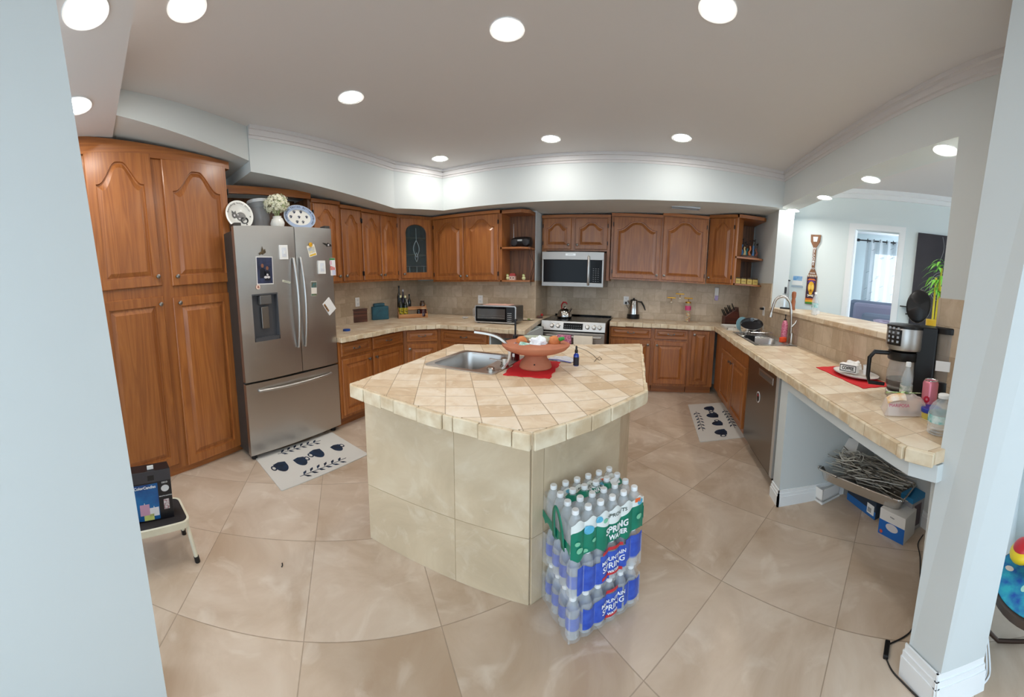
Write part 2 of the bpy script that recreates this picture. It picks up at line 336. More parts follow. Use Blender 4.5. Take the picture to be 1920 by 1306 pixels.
# backsplash tile fields (on the walls)
ST(MB().box(XL, XL+.012, 2.14, YL_, .91, 1.43).build('wall_tiles_left', BSY))
mb = MB(); mb.box(XL+.012, XRET+.012, YL_-.012, YL_, .91, 1.40); ST(mb.build('wall_tiles_back_left', BSX))
ST(MB().box(XRET, XRET+.012, YL_, YA-.012, .91, 1.40).build('wall_tiles_return', BSY))
ST(MB().box(XRET+.012, XR-.012, YA-.012, YA, .88, 1.50).build('wall_tiles_back', BSX))
mb = MB(); mb.box(XR-.012, XR, 4.07, YA-.012, .88, 1.51); mb.box(XR-.012, XR, 1.39, 4.07, .88, 1.18); mb.box(XR-.012, XR, .80, 1.39, .88, 1.485)
ST(mb.build('wall_tiles_right', BSY))
# raised bar ledge: a worktop of its own
lg = MB().box(1.47, 2.04, 1.392, 4.058, 1.182, 1.225)
o = lg.build('bar_ledge', CTOP, bev=.006); T(o, 'travertine tiled bar ledge on top of the half wall behind the sink', 'counter')
# ---- living side: diagonal wall x+y=6.2 with a doorway
LC = 2.75
def LP(px, py=None, z=None, off=0.):   # pixel to living wall plane
    d = ray(px, py); t = (6.2+off)/(d.x+d.y); return Vector((d.x*t, d.y*t, HC+d.z*t))
dl, dr = LP(1603, 432), LP(1688, 434)
ua = Vector((r45, -r45, 0)); na = Vector((r45, r45, 0))
O6 = Vector((3.1, 3.1, 0))
def lw(a0, a1, z0, z1, d0=0, d1=.12, mb=None):
    mb = mb or MB()
    P = [O6+ua*a0+na*d0, O6+ua*a1+na*d0, O6+ua*a1+na*d1, O6+ua*a0+na*d1]
    return mb.prism([(p.x, p.y) for p in P], z0, z1)
A0 = (dl-O6).dot(ua); A1 = (dr-O6).dot(ua); DZ = (dl.z+dr.z)/2
lwm = MB(); lw(-1.85, A0, 0, LC, mb=lwm); lw(A1, 4.5, 0, LC, mb=lwm); lw(A0, A1, DZ, LC, mb=lwm)
ST(lwm.build('wall_living', LIVW))
tm = MB(); lw(A0-.07, A0, 0, DZ+.07, -.015, 0, tm); lw(A1, A1+.07, 0, DZ+.07, -.015, 0, tm); lw(A0, A1, DZ, DZ+.07, -.015, 0, tm)
lw(A0, A0+.012, 0, DZ, 0, .12, tm); lw(A1-.012, A1, 0, DZ, 0, .12, tm)
ST(tm.build('door_1', TRIM))
cm = MB(); lw(-1.7, 4.5, LC-.1, LC-.04, -.03, 0, cm); lw(-1.7, 4.5, LC-.05, LC, -.07, 0, cm); ST(cm.build('trim_3', TRIM))
ST(MB().prism([(XR+.24, -1.4), (9, -1.4), (9, 9), (XR+.24, 9)], LC, LC+.1).build('ceiling_living', CEI))
# far bedroom beyond the doorway
fr = MB(); lw(-2.2, 3.2, 0, LC, 2.9, 3.0, fr)
w0, w1 = .35, 1.5
ST(fr.build('wall_bedroom', mat('bedroom_paint', 'ccd6d8', .8)))
lm = MB(); lw(-1.95, -1.9, 0, LC, .12, 3.0, lm); ST(lm.build('wall_bedroom_left', MC['bedroom_paint']))
# ------------------------------------------------------------------ near left wall end and right column
def colpoly(pts, z0, z1, name):
    return None
bA = gz(316, 1322, 0); tA = ray(103, -12); k = hypot(bA.x, bA.y)/hypot(tA.x, tA.y)*1.0; tA = Vector((tA.x*k, tA.y*k, HC+tA.z*k))
d = (tA-bA)/(tA.z-bA.z); tA = bA+d*2.5
bB = Vector((bA.x-.02, bA.y-.95, 0)); tB = Vector((tA.x-.02, tA.y-.95, 2.5))
c0 = Vector((-.14, -.0, 0))
ST(MB().frust([bA, bA+c0, bB+c0, bB], [tA, tA+c0, tB+c0, tB]).build('wall_near_left', W))
bJ, bK, bL = gz(1700, 1226, 0), gz(1755, 1290, 0), gz(1838, 1256, 0)
bJ, bK, bL = bJ*.94, bK*.95, bL*.95
def top_on(px, py, b, z=ZC):
    d = ray(px, py); k = (hypot(b.x, b.y))/hypot(d.x, d.y); t = Vector((d.x*k, d.y*k, HC+d.z*k)); g = (t-b)/(t.z-b.z); return b+g*z
tJ = top_on(1899, 0, bJ); tK = top_on(1866, 760, bK); tL = top_on(1899, 976, bL)
bM = Vector((bL.x+.16, bL.y+.42, 0)); tM = tL+(bM-bL)
ST(MB().frust([bJ, bK, bL, bM], [tJ, tK, tL, tM]).build('wall_column_right', W))
# baseboards
def bboard(name, pts, h=.12, t=.014, side=1):
    mb = MB()
    for a, b in zip(pts[:-1], pts[1:]):
        a, b = Vector(a[:2]), Vector(b[:2]); d = (b-a).normalized(); n = Vector((d.y, -d.x))*side
        for tt, z0, z1 in ((t, 0, h*.62), (t*.75, h*.62, h*.8), (t*.45, h*.8, h)):
            e = d*tt
            mb.prism([tuple(a-e), tuple(b+e), tuple(b+e+n*tt), tuple(a-e+n*tt)], z0, z1)
    return ST(mb.build(name, TRIM))
bboard('baseboard_column', [bJ, bK, bL], .13, .016, 1)
# ---- knee-space box under the right counter: post, apron, inner walls
mb = MB(); mb.box(.935, XR+WT, 2.08, 2.2, 0, .855)           # post / partition beside the dishwasher
mb.box(.935, .965, .93, 2.08, .79, .855); mb.prism([(.935, .93), (.985, .83), (1.02, .83), (.965, .93)], .79, .855)
mb.box(1.04, XR+WT, .84, .9, 0, .855)
ST(mb.build('wall_knee_space', W))
bboard('baseboard_knee', [(XR+WT, 2.08), (.935, 2.08), (.935, 2.2)], .11, .014, -1)
bboard('baseboard_knee_right', [(XR+WT, .9), (1.06, .9)], .11, .014, -1)
bboard('baseboard_knee_back', [(XR+WT, 2.08), (XR+WT, .9)], .11, .014, 1)

# ================================================================== CABINETS
KN = [(.006, 0), (.006, .012), (.011, .016), (.0165, .022), (.0165, .027), (.009, .031), (1e-4, .032)]
def knob(x, z, parent, y=-.02):
    mb = MB(); mb.lathe([(.010, 0), (.010, .002)], (x, y, z), 14, axis='y'); s0 = len(mb.v); mb.lathe(KN, (x, y, z), 16, axis='y')
    return mb.build('knob', KNOB, parent, smooth=True)
def pull(x, z, parent, y=-.02, L=.075):
    mb = MB(); pts = [(x-L/2, y, z), (x-L/2, y-.016, z+.001), (x-L*.3, y-.024, z-.004), (x, y-.026, z-.006), (x+L*.3, y-.024, z-.004), (x+L/2, y-.016, z+.001), (x+L/2, y, z)]
    mb.tube(pts, [.004, .004, .0035, .005, .0035, .004, .004], 8)
    for s in (-1, 1): mb.lathe([(.011, 0), (.009, .004)], (x+s*L/2, y, z), 12, axis='y')
    return mb.build('pull', KNOB, parent, smooth=True)
def door_mesh(x0, x1, z0, z1, arch=0, fr=.058, y=0, t=.02, glass=False, mats=None):
    arch = arch*1.0
    NT = 24
    def loop(i, dy, outer=False):
        a, b, lo, hi = x0+fr+i, x1-fr-i, z0+fr+i, z1-fr-i
        if outer: a, b, lo = x0+i, x1-i, z0+i
        P = [(a, lo), (b, lo)]
        for k in range(NT+1):
            u = 1-2*k/NT; xx = (a+b)/2+(b-a)/2*u
            if outer: zz = z1-i
            else:
                tt = (.93-abs(u))/.80; tt = max(0, min(1, tt)); s = tt*tt*(3-2*tt); s = .75*s+.25*max(0, 1-(u/.93)**2)*s
                if glass: s = sqrt(max(0, 1-u*u))
                zz = hi-arch*(1-s)
            P.append((xx, zz))
        return [(p[0], y-dy, p[1]) for p in P]
    mb = MB(); n = NT+3
    if glass: L = [loop(0, 0, True), loop(0, t-.004, True), loop(.004, t, True), loop(0, t), loop(.006, t-.008), loop(.006, 0)]
    else: L = [loop(0, 0, True), loop(0, t-.005, True), loop(.005, t, True), loop(0, t), loop(.003, t-.013), loop(.012, t-.014), loop(.040, t-.003), loop(.044, t-.001)]
    o = 0
    for l in L: mb.add(l, [])
    for i in range(len(L)-1):
        for k in range(n): mb.f.append([i*n+k, i*n+(k+1) % n, (i+1)*n+(k+1) % n, (i+1)*n+k]); mb.m.append(0)
    if not glass: mb.f.append([(len(L)-1)*n+k for k in range(n)]); mb.m.append(0)
    mb.f.append(list(range(n))[::-1]) if not glass else mb.f.append([])
    if glass: mb.f.pop()
    else: mb.m.append(0)
    return mb, (x0, x1, z0, z1)
def door(parent, x0, x1, z0, z1, arch=0, kx=None, kz=None, fr=.058, y=0, m=None):
    d = door_mesh(x0, x1, z0, z1, arch, fr, y)[0].build('door', m or OAK, parent, smooth=True)
    if kx is not None: knob(kx, kz, d, y-.02)
    return d
def drawer(parent, x0, x1, z0, z1, y=0):
    w = x1-x0
    d = door_mesh(x0, x1, z0, z1, 0, .026, y)[0].build('drawer', OAKH, parent, smooth=True)
    pull((x0+x1)/2, (z0+z1)/2, d, y-.02); return d
def hinge(parent, x, z):
    MB().box(x-.005, x+.005, -.024, -.001, z-.025, z+.025).build('hinge', BLK, parent, bev=.002)
def carcass(root, w, d, z0, z1, toe=0, m=None, trim=True, toein=.07):
    mb = MB(); mb.box(0, w, 0.001, d, z0+(toe if toe else 0), z1)
    o = mb.build('carcass', m or OAK, root)
    if toe: MB().box(.002, w-.002, toein, d, z0, z0+toe+.001).build('toe_kick', OAKH, root)
    return o
RL = radians(90); RR = radians(-90)
# --- pantry
PANG = atan2(.97655, -.2153)
pt = thing('pantry_cabinet', 'tall oak pantry cabinet with four arched and square doors left of the fridge', 'cabinet', (-2.5501, .0005, 0), PANG)
MB().prism([(-.2, .001), (1.30, .001), (1.30, .40), (-.2, .40)], .06, [2.60, 2.49, 2.49, 2.60]).build('carcass', OAK, pt)
MB().box(-.2, 1.285, .02, .38, 0, .061).build('toe_kick', OAKH, pt)
MB().prism([(-.2, -.018), (1.33, -.018), (1.33, .40), (-.2, .40)], [2.49, 2.44, 2.44, 2.49], [2.63, 2.499, 2.499, 2.63]).build('top_rail', OAKH, pt)
door(pt, .10, .612, 1.51, 2.495, .16, .575, 1.58, fr=.07); door(pt, .70, 1.29, 1.50, 2.46, .16, .74, 1.57, fr=.075)
door(pt, .10, .61, .10, 1.43, 0, .575, 1.37, fr=.07); door(pt, .69, 1.23, .06, 1.41, 0, .74, 1.365, fr=.07)
door(pt, -.18, .06, 1.51, 2.49, .1); door(pt, -.18, .06, .1, 1.43, 0)
for z in (2.25, 1.65): hinge(pt, 1.297, z)
for z in (1.25, .25): hinge(pt, 1.238, z)
# --- cabinet above fridge recess: rail + side
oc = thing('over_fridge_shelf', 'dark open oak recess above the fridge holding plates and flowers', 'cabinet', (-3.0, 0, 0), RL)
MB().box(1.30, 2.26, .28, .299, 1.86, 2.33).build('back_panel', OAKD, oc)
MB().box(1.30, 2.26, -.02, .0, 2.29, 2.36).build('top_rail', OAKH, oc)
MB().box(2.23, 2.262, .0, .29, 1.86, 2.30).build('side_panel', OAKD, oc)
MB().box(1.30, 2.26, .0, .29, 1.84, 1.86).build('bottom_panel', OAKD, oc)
# --- upper left run
def upper(name, label, loc, rz, w, d, z0, z1, doors, arch=.09, extra=None, group=None, side=None):
    t = thing(name, label, 'cabinet', loc, rz, group)
    MB().box(0, w, .001, d, z0, z1).build('carcass', OAK, t)
    MB().box(-.0, w, -.022, .0, z1-.035, z1+.0).build('top_rail', OAKH, t)
    for q in doors:
        x0, x1, ks = q[:3]; dd = door(t, x0, x1, z0+.02, z1-.045, arch, (x1-.032 if ks > 0 else x0+.032), z0+.075, fr=.05)
        hx = x0-.002 if ks > 0 else x1+.002
        for z in (z0+.1, z1-.14): hinge(t, hx, z)
    return t
upper('wall_cabinet', 'oak wall cabinet with one arched door hanging right beside the fridge top', (-3.0, 2.265, 0), RL, .385, .29, 1.42, 2.30, [(.02, .36, 1)])
upper('wall_cabinet', 'narrow oak wall cabinet, arched door, between fridge-side cabinet and double cabinet', (-3.0, 2.652, 0), RL, .318, .29, 1.42, 2.272, [(.012, .306, -1)])
upper('wall_cabinet', 'double-door oak wall cabinet left of the glass corner cabinet', (-3.0, 2.972, 0), RL, .65, .29, 1.42, 2.262, [(.012, .318, 1), (.33, .638, -1)])
# diagonal glass cabinet
p0, p1 = Vector((-3.0, 3.624)), Vector((-2.80, 4.15)); w = (p1-p0).length; ang = atan2(p1.y-p0.y, p1.x-p0.x)
gc = thing('corner_glass_cabinet', 'corner oak wall cabinet with an arched leaded glass door', 'cabinet', (p0.x, p0.y, 0), ang)
mb = MB(); mb.box(.0, w, .27, .29, 1.42, 2.262); mb.box(0, .02, 0.001, .28, 1.42, 2.262); mb.box(w-.02, w, 0.001, .28, 1.42, 2.262); mb.box(0, w, .001, .28, 1.42, 1.44); mb.box(0, w, .001, .28, 2.242, 2.262)
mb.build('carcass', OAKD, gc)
mb = MB(); mb.box(0, .05, -.01, .001, 1.42, 2.262); mb.box(w-.05, w, -.01, .001, 1.42, 2.262); mb.box(.05, w-.05, -.01, .001, 2.215, 2.262); mb.box(.05, w-.05, -.01, .001, 1.42, 1.445); mb.build('face_frame', OAK, gc)
dg = door_mesh(.045, w-.045, 1.445, 2.22, .10, .07, -.011, .02, glass=True)[0].build('door', OAK, gc, smooth=True)
gl = MB().box(.10, w-.10, -.019, -.015, 1.50, 2.17).build('glass_pane', mat('smoked_glass', '3d4c50', .08, alpha=.55, spec=.6), dg)
ld = MB(); cxm = w/2
for s in (-1, 1):
    pts = [(cxm+s*.045*sin(pi*k/10), -.022, 1.72+.22*k/10) for k in range(11)]; ld.tube(pts, .0035, 6)
    pts = [(cxm+s*.022*sin(pi*k/8), -.022, 1.66+.12*k/8) for k in range(9)]; ld.tube(pts, .003, 6)
for xx in (.17, w/2, w-.17): ld.tube([(xx, -.022, 1.52), (xx, -.022, 1.60)], .0025, 6)
ld.tube([(.12, -.022, 1.60), (w-.12, -.022, 1.60)], .0025, 6); ld.tube([(cxm, -.022, 1.94), (cxm, -.022, 2.1)], .0025, 6)
ld.build('leading', mat('lead_came', '9aa2a4', .3, .8), dg)
knob(.075, 1.50, dg, -.031)
for z in (1.76, 1.98): MB().box(.02, w-.02, .01, .26, z-.01, z+.004).build('shelf', mat('pale_shelf', 'c8b48e', .5), gc)
for i, (xx, zz) in enumerate(((.16, 1.441), (.3, 1.441), (.2, 1.765), (.34, 1.765), (.25, 1.985))):
    q = gc.matrix_world
    P = Matrix.Rotation(ang, 4, 'Z') @ Vector((xx, .13, 0)) + Vector((p0.x, p0.y, 0))
    o = MB().lathe([(.028, 0), (.03, .004), (.032, .05+.02*(i % 3)), (.036, .12+.01*i)], (0, 0, 0), 16).build('drinking_glass', mat('glassware', 'c9d6d6', .08, alpha=.4), None, smooth=True, loc=(P.x, P.y, zz))
    T(o, ['short clear glass on the bottom shelf behind the leaded door, left', 'clear glass on the bottom shelf behind the leaded door, right', 'tall clear glass on the middle shelf behind the leaded door, left', 'clear tumbler on the middle shelf behind the leaded door, right', 'tallest clear glass on the top shelf behind the leaded door'][i], 'glass', 'glassware in the corner cabinet')
# back-left uppers with open end shelf
upper('wall_cabinet', 'double-door oak wall cabinet above the toaster oven', (-2.80, 4.15, 0), 0, 1.01, .288, 1.385, 2.262, [(.03, .49, 1), (.525, .985, -1)], arch=.1)
def open_shelf(name, label, x0, x1, yf, yb, z0, z1, zs, right_cut, left_side=True, pts=None):
    t = thing(name, label, 'cabinet', ((x0+x1)/2, yf, 0))
    xx0, xx1 = x0-(x0+x1)/2, x1-(x0+x1)/2; d = yb-yf
    def pl(z, th, nm, m=OAKH, e=0):
        P = [(xx0, 0), (xx1-right_cut, 0), (xx1, right_cut), (xx1, d), (xx0, d)]
        return MB().prism(P, z, z+th).build(nm, m, t)
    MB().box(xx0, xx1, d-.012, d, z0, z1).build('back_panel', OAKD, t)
    MB().box(xx0, xx0+.02, 0, d-.012, z0, z1).build('side_panel', OAK, t)
    pl(z0, .02, 'bottom_shelf'); pl(z1-.04, .04, 'top_panel'); pl(zs, .022, 'shelf')
    return t
open_shelf('open_end_shelf', 'open oak end shelf with a radio and small figurines beside the microwave', -1.788, -1.425, 4.15, 4.437, 1.385, 2.258, 1.79, .09)
# alcove uppers
upper('wall_cabinet', 'low double-door oak cabinet above the microwave', (-1.405, 4.68, 0), 0, .915, .308, 1.80, 2.262, [(.02, .40, 1), (.455, .88, -1)], arch=.07)
t = thing('microwave_side_panels', 'plain oak filler panels flanking the microwave', 'panel', (-.94, 4.68, 0))
MB().box(-.465, -.405, 0, .3, 1.42, 1.80).build('left_panel', OAK, t); MB().box(.41, .45, 0, .3, 1.42, 1.80).build('right_panel', OAK, t)
upper('wall_cabinet', 'tall oak wall cabinet right of the microwave, knob at lower right', (-.478, 4.68, 0), 0, .655, .308, 1.445, 2.285, [(.03, .64, 1)], arch=.11)
upper('wall_cabinet', 'tall oak wall cabinet above the gold hooks, knob at lower left', (.178, 4.68, 0), 0, .60, .308, 1.445, 2.315, [(.015, .575, -1)], arch=.11)
p0, p1 = Vector((.79, 4.68)), Vector((1.10, 4.44)); w = (p1-p0).length; ang = atan2(p1.y-p0.y, p1.x-p0.x)
t = thing('wall_cabinet', 'angled narrow oak wall cabinet beside the open spice shelf', 'cabinet', (p0.x, p0.y, 0), ang)
MB().box(0, w, .001, .2, 1.455, 2.335).build('carcass', OAK, t); MB().box(0, w, -.02, 0, 2.30, 2.335).build('top_rail', OAKH, t)
door(t, .02, w-.03, 1.475, 2.29, .07, .05, 1.53, fr=.05); hinge(t, w-.03, 1.55); hinge(t, w-.03, 2.18)
open_shelf('open_end_shelf', 'open oak corner shelf holding a carved figure group and spice tins', 1.10, 1.485, 4.44, 4.985, 1.46, 2.345, 1.80, .03)

# --- base cabinets
CTZ = .862
def base(name, label, loc, rz, w, d, drawers, doors, toe=.1, zt=CTZ, cut=None):
    t = thing(name, label, 'cabinet', loc, rz)
    carcass(t, w, d, 0, zt, toe)
    for x0, x1 in drawers: drawer(t, x0, x1, .715, .845)
    for x0, x1, ks, ztop in doors: door(t, x0, x1, toe+.03, ztop, 0, (x1-.035 if ks > 0 else x0+.035), ztop-.05, fr=.05)
    return t
base('base_cabinet', 'oak base cabinet with drawer and door right next to the fridge', (-2.57, 2.17, 0), RL, .445, .6, [(.03, .43)], [(.03, .43, 1, .685)])
base('base_cabinet', 'oak base cabinet with drawer and door below the teal canister', (-2.57, 2.617, 0), RL, .54, .6, [(.02, .52)], [(.02, .52, -1, .685)])
p0, p1 = Vector((-2.57, 3.16)), Vector((-2.235, 3.44)); w = (p1-p0).length; ang = atan2(p1.y-p0.y, p1.x-p0.x)
t = thing('base_cabinet', 'diagonal corner oak base cabinet with drawer and door under the spice rack', 'cabinet', (p0.x, p0.y, 0), ang)
carcass(t, w, .25, 0, CTZ, .1); drawer(t, .04, w-.04, .715, .845); door(t, .04, w-.04, .13, .685, 0, .075, .635, fr=.05)
base('base_cabinet', 'oak base cabinet with a wide drawer under the toaster oven', (-2.233, 3.44, 0), 0, .62, .6, [(.03, .60)], [(.03, .305, 1, .685), (.32, .60, -1, .685)])
t = thing('base_cabinet', 'dark open gap cabinet at the end of the left counter', 'cabinet', (-1.61, 3.44, 0))
mb = MB(); mb.box(0, .02, 0, .6, 0, CTZ); mb.box(.40, .43, 0, .6, 0, CTZ); mb.box(0, .43, .58, .6, 0, CTZ); mb.build('side_panel', mat('pale_grey_panel', 'b9c3c4', .5), t); MB().box(.02, .4, .1, .58, .1, .12).build('shelf', OAKD, t)
MB().box(.02, .40, 0, .02, .80, CTZ).build('top_rail', OAKD, t)
base('base_cabinet', 'oak base cabinet with drawer and door right of the range', (-.44, 4.5, 0), 0, .56, .48, [(.02, .535)], [(.02, .535, 1, .685)])
base('base_cabinet', 'oak base cabinet with drawer and door, knob at upper left, below the percolator', (.122, 4.5, 0), 0, .455, .48, [(.02, .44)], [(.02, .44, -1, .685)])
t = thing('base_cabinet', 'narrow oak corner base cabinet with a single tall door', 'cabinet', (.58, 4.5, 0))
carcass(t, .34, .48, 0, CTZ, .1); door(t, .04, .27, .13, .84, 0, .07, .79, fr=.045)
t = thing('sink_base_cabinet', 'two-door oak base cabinet below the main sink', 'cabinet', (.95, 4.49, 0), RR)
MB().box(0, 1.45, .001, .02, .1, CTZ).build('face_frame', OAK, t); MB().box(0, 1.45, .02, .54, .1, .6).build('carcass', OAKD, t); MB().box(0, 1.45, .06, .5, 0, .101).build('toe_kick', OAKH, t)
door(t, .38, .90, .13, .70, 0, .865, .64, fr=.05); door(t, .92, 1.43, .13, .70, 0, .955, .64, fr=.05)

# --- worktops with block edge
def edge_blocks(pts, z0, z1, t=.02, L=.105, name='edge_tiles', parent=None, side=1):
    mb = MB(); rnd = random.Random(3)
    for a, b in zip(pts[:-1], pts[1:]):
        a, b = Vector(a), Vector(b); l = (b-a).length; d = (b-a)/l; n = Vector((d.y, -d.x))*side; k = 0
        while k < l-.01:
            e = min(l, k+L*rnd.uniform(.8, 1.2))
            if l-e < .03: e = l
            p, q = a+d*(k+.0015), a+d*(e-.0015); o1 = t+rnd.uniform(-.004, .003); zz = z0+rnd.uniform(-.004, .003)
            mb.prism([tuple(p), tuple(q), tuple(q+n*o1), tuple(p+n*o1)], zz, z1-rnd.uniform(0, .002)); k = e
    return mb.build(name, EDG, parent, bev=.003, bseg=1)
t = thing('left_worktop', 'travertine tiled worktop running from the fridge round the corner to the range', 'counter', (0, 0, 0))
P = [(-3.286, 2.17), (-2.53, 2.17), (-2.505, 3.12), (-2.215, 3.41), (-1.175, 3.37), (-1.29, 4.2), (-1.29, 4.98), (-1.406, 4.98), (-1.406, 4.436), (-3.286, 4.436)]
MB().prism(P, .864, .91).build('top', CTOP, t)
edge_blocks([(-2.53, 2.17), (-2.505, 3.12), (-2.215, 3.41), (-1.175, 3.37)], .862, .909, parent=t)
SX0, SX1, SY0, SY1 = 1.04, 1.385, 3.13, 3.98   # main sink hole
def hole_sheet(x0, x1, y0, y1, hx0, hx1, hy0, hy1, z0, z1):
    mb = MB()
    for a, b, c, d in ((x0, x1, y0, hy0), (x0, x1, hy1, y1), (x0, hx0, hy0, hy1), (hx1, x1, hy0, hy1)): mb.box(a, b, c, d, z0, z1)
    return mb
t = thing('right_worktop', 'travertine tiled worktop from the range past the sink to the coffee maker', 'counter', (0, 0, 0))
mb = hole_sheet(.915, 1.486, .93, 4.98, SX0, SX1, SY0, SY1, .862, .91); mb.box(-.435, .915, 4.47, 4.98, .862, .91); mb.prism([(.915, .93), (.965, .83), (1.10, .83), (1.486, .83), (1.486, .93)], .862, .91)
mb.build('top', CTOP, t)
edge_blocks([(-.435, 4.47), (.915, 4.47), (.915, .93), (.965, .83)], .856, .909, parent=t)
# ================================================================== APPLIANCES
def gp(px, py, b, tw=0):
    """point on the upright plane facing the camera through b"""
    a = atan2(b[0], b[1]); n = Vector((sin(a+tw), cos(a+tw), 0)); d = ray(px, py); t = (b[0]*n.x+b[1]*n.y)/(d.x*n.x+d.y*n.y)
    return Vector((d.x*t, d.y*t, HC+d.z*t))
def az(p): return -atan2(p[0], p[1])          # rz that turns a front (-y) towards the camera
def dist(p): return hypot(p[0], p[1])
def pw(n, p): return n/F*dist(p)              # pixels -> metres at p
# --- fridge
FXP, FY0, FWD = -2.57, 1.185, .975
def fxz(px, py): p = gx(px, py, FXP); return p.y-FY0, p.z
fr = thing('refrigerator', 'stainless steel french-door refrigerator with bottom freezer drawer and papers on its doors', 'refrigerator', (FXP, FY0, 0), RL)
MB().box(.01, FWD-.01, .05, .70, .04, 1.90).build('body', mat('fridge_side', '45423f', .45, .2), fr, bev=.006)
sp = .565
def curved_panel(x0, x1, z0, z1, bulge=.012, t=.045, n=14, cut=None):
    mb = MB(); P = []
    for k in range(n+1):
        u = k/n; P.append((x0+(x1-x0)*u, -bulge*(1-(2*u-1)**2)))
    P = P+[(x1, t), (x0, t)]
    return mb.prism(P, z0, z1)
zd0, zd1 = .668, 1.925
# left door with dispenser recess: built from pieces round the recess
rx0, rz1 = fxz(470, 552); rx1, rz0 = fxz(525, 634); rx0 = max(rx0, .11)
mb = MB()
def strip(xa, xb, za, zb):
    n = 10; P = []
    for k in range(n+1):
        x = xa+(xb-xa)*k/n; u = (x)/sp; P.append((x, -.012*(1-(2*u-1)**2)))
    mb.prism(P+[(xb, .045), (xa, .045)], za, zb)
strip(0, rx0, zd0, zd1); strip(rx1, sp-.003, zd0, zd1); strip(rx0, rx1, zd0, rz0); strip(rx0, rx1, rz1, zd1)
ldr = mb.build('door', STEEL, fr, smooth=True)
mb = MB(); mb.box(rx0, rx1, .035, .04, rz0, rz1); mb.box(rx0, rx0+.006, -.008, .035, rz0, rz1); mb.box(rx1-.006, rx1, -.008, .035, rz0, rz1); mb.box(rx0, rx1, -.008, .035, rz0, rz0+.03); mb.box(rx0, rx1, -.010, .035, rz1-.012, rz1)
dp = mb.build('dispenser', mat('dispenser_grey', '55565a', .35, .3), ldr)
xc = (rx0+rx1)/2
MB().prism([(xc-.05, -.012), (xc+.06, -.012), (xc+.06, .03), (xc-.05, .03)], rz1-.09, rz1-.015).build('nozzle_block', mat('dispenser_dark', '6e6c6a', .3, .5), dp, bev=.006)
mb = MB(); mb.box(xc-.035, xc+.035, .005, .022, rz0+.10, rz1-.11); mb.build('paddle', STEELD, dp, bev=.004)
rdr = curved_panel(sp+.003, FWD, zd0, zd1).build('door', STEEL, fr, smooth=True)
fdr = curved_panel(0, FWD, .05, .652).build('freezer_drawer', STEEL, fr, smooth=True)
def bar(p0, p1, out, r, parent, n=14, name='handle', flatx=1):
    p0, p1 = Vector(p0), Vector(p1); pts = [p0]
    for k in range(n+1):
        u = k/n; q = p0.lerp(p1, u); pts.append(q+Vector((0, -out*(1-(2*u-1)**2)*.9-.012, 0)))
    pts.append(p1); mb = MB().tube(pts, r, 10); return mb.build(name, STEEL, parent, smooth=True)
hz0, hz1 = fxz(556, 650)[1], fxz(556, 484)[1]
bar((sp-.035, -.008, hz0), (sp-.035, -.008, hz1), .045, .012, ldr); bar((sp+.038, -.008, hz0), (sp+.038, -.008, hz1), .045, .012, rdr)
bar((.115, -.008, .585), (FWD-.10, -.008, .585), .04, .013, fdr)
for x in (.04, FWD-.04): MB().box(x-.03, x+.03, 0, .07, 1.925, 1.95).build('hinge_cap', DGREY, fr, bev=.004)
for x in (.05, FWD-.06): MB().lathe([(.025, 0), (.025, .05)], (x, .05, 0), 12).build('foot', BLK, fr)
# --- things on the fridge doors
def magnet(name, label, cat, px, py, w, h, col, rot=0, t=.0015, off=0, group=None, m=None):
    x, z = fxz(px, py); u = (x/sp if x < sp else (x-sp)/(FWD-sp)); b = .012*(1-(2*u-1)**2)
    r = thing(name, label, cat, (FXP+b+.0005+off, FY0+x, z), RL, group); r.rotation_euler = (0, 0, RL)
    mb = MB().box(-w/2, w/2, -t, 0, -h/2, h/2); mb.xf(Matrix.Rotation(rot, 4, 'Y'))
    mb.build('sheet', m or mat('paper_'+col, col, .5), r); return r
def deco(r, name, fn, m, rot=0, y=-.0018):
    mb = MB(); fn(mb, y); mb.xf(Matrix.Rotation(rot, 4, 'Y')); return mb.build(name, m, r)
r = magnet('photo_print', 'studio photo print of two children held by magnets on the left fridge door', 'photo', 495, 507, .155, .225, 'e9e6e4', .03)
deco(r, 'picture', lambda mb, y: mb.box(-.071, .071, y-.0004, y, -.105, .105), mat('photo_blue', '1d2238', .35, col2='39405f', vscale=12), .03)
def kid(dx, dz, s, skin, cloth, nm):
    deco(r, nm+'_clothes', lambda mb, y: flat(mb, [(dx-.026*s, dz-.10*s), (dx+.03*s, dz-.10*s), (dx+.024*s, dz-.03*s), (dx+.008*s, dz-.018*s), (dx-.008*s, dz-.018*s), (dx-.024*s, dz-.03*s)], y-.0006), cloth, .03)
    deco(r, nm+'_face', lambda mb, y: disc(mb, dx, dz, .0125*s, .016*s, y-.0010), skin, .03)
kid(-.022, .038, 1, mat('print_skin', '8a5a44', .5), mat('print_suit', '101322', .5), 'child'); kid(.022, .018, 1, MC['print_skin'], MC['print_suit'], 'second_child')
deco(r, 'white_toy', lambda mb, y: (disc(mb, .005, -.055, .016, .010, y-.0014), disc(mb, .032, -.055, .014, .010, y-.0014), disc(mb, .022, -.035, .009, .009, y-.0014)), mat('print_white', 'd8d4d6', .5), .03)
def star(mb, y, n=7, r0=.012, r1=.04, cx=0, cz=0):
    P = []
    for k in range(2*n):
        a = pi*k/n; q = r1 if k % 2 == 0 else r0; P.append((cx+q*cos(a+.3)*.8, cz+q*sin(a+.3)))
    flat(mb, P, y, .006)
r2 = magnet('leaf_magnet', 'brown butterfly-shaped magnet at the top of the photo print', 'magnet', 491, 474, .012, .03, '5a4a34', .3, .006, .004)
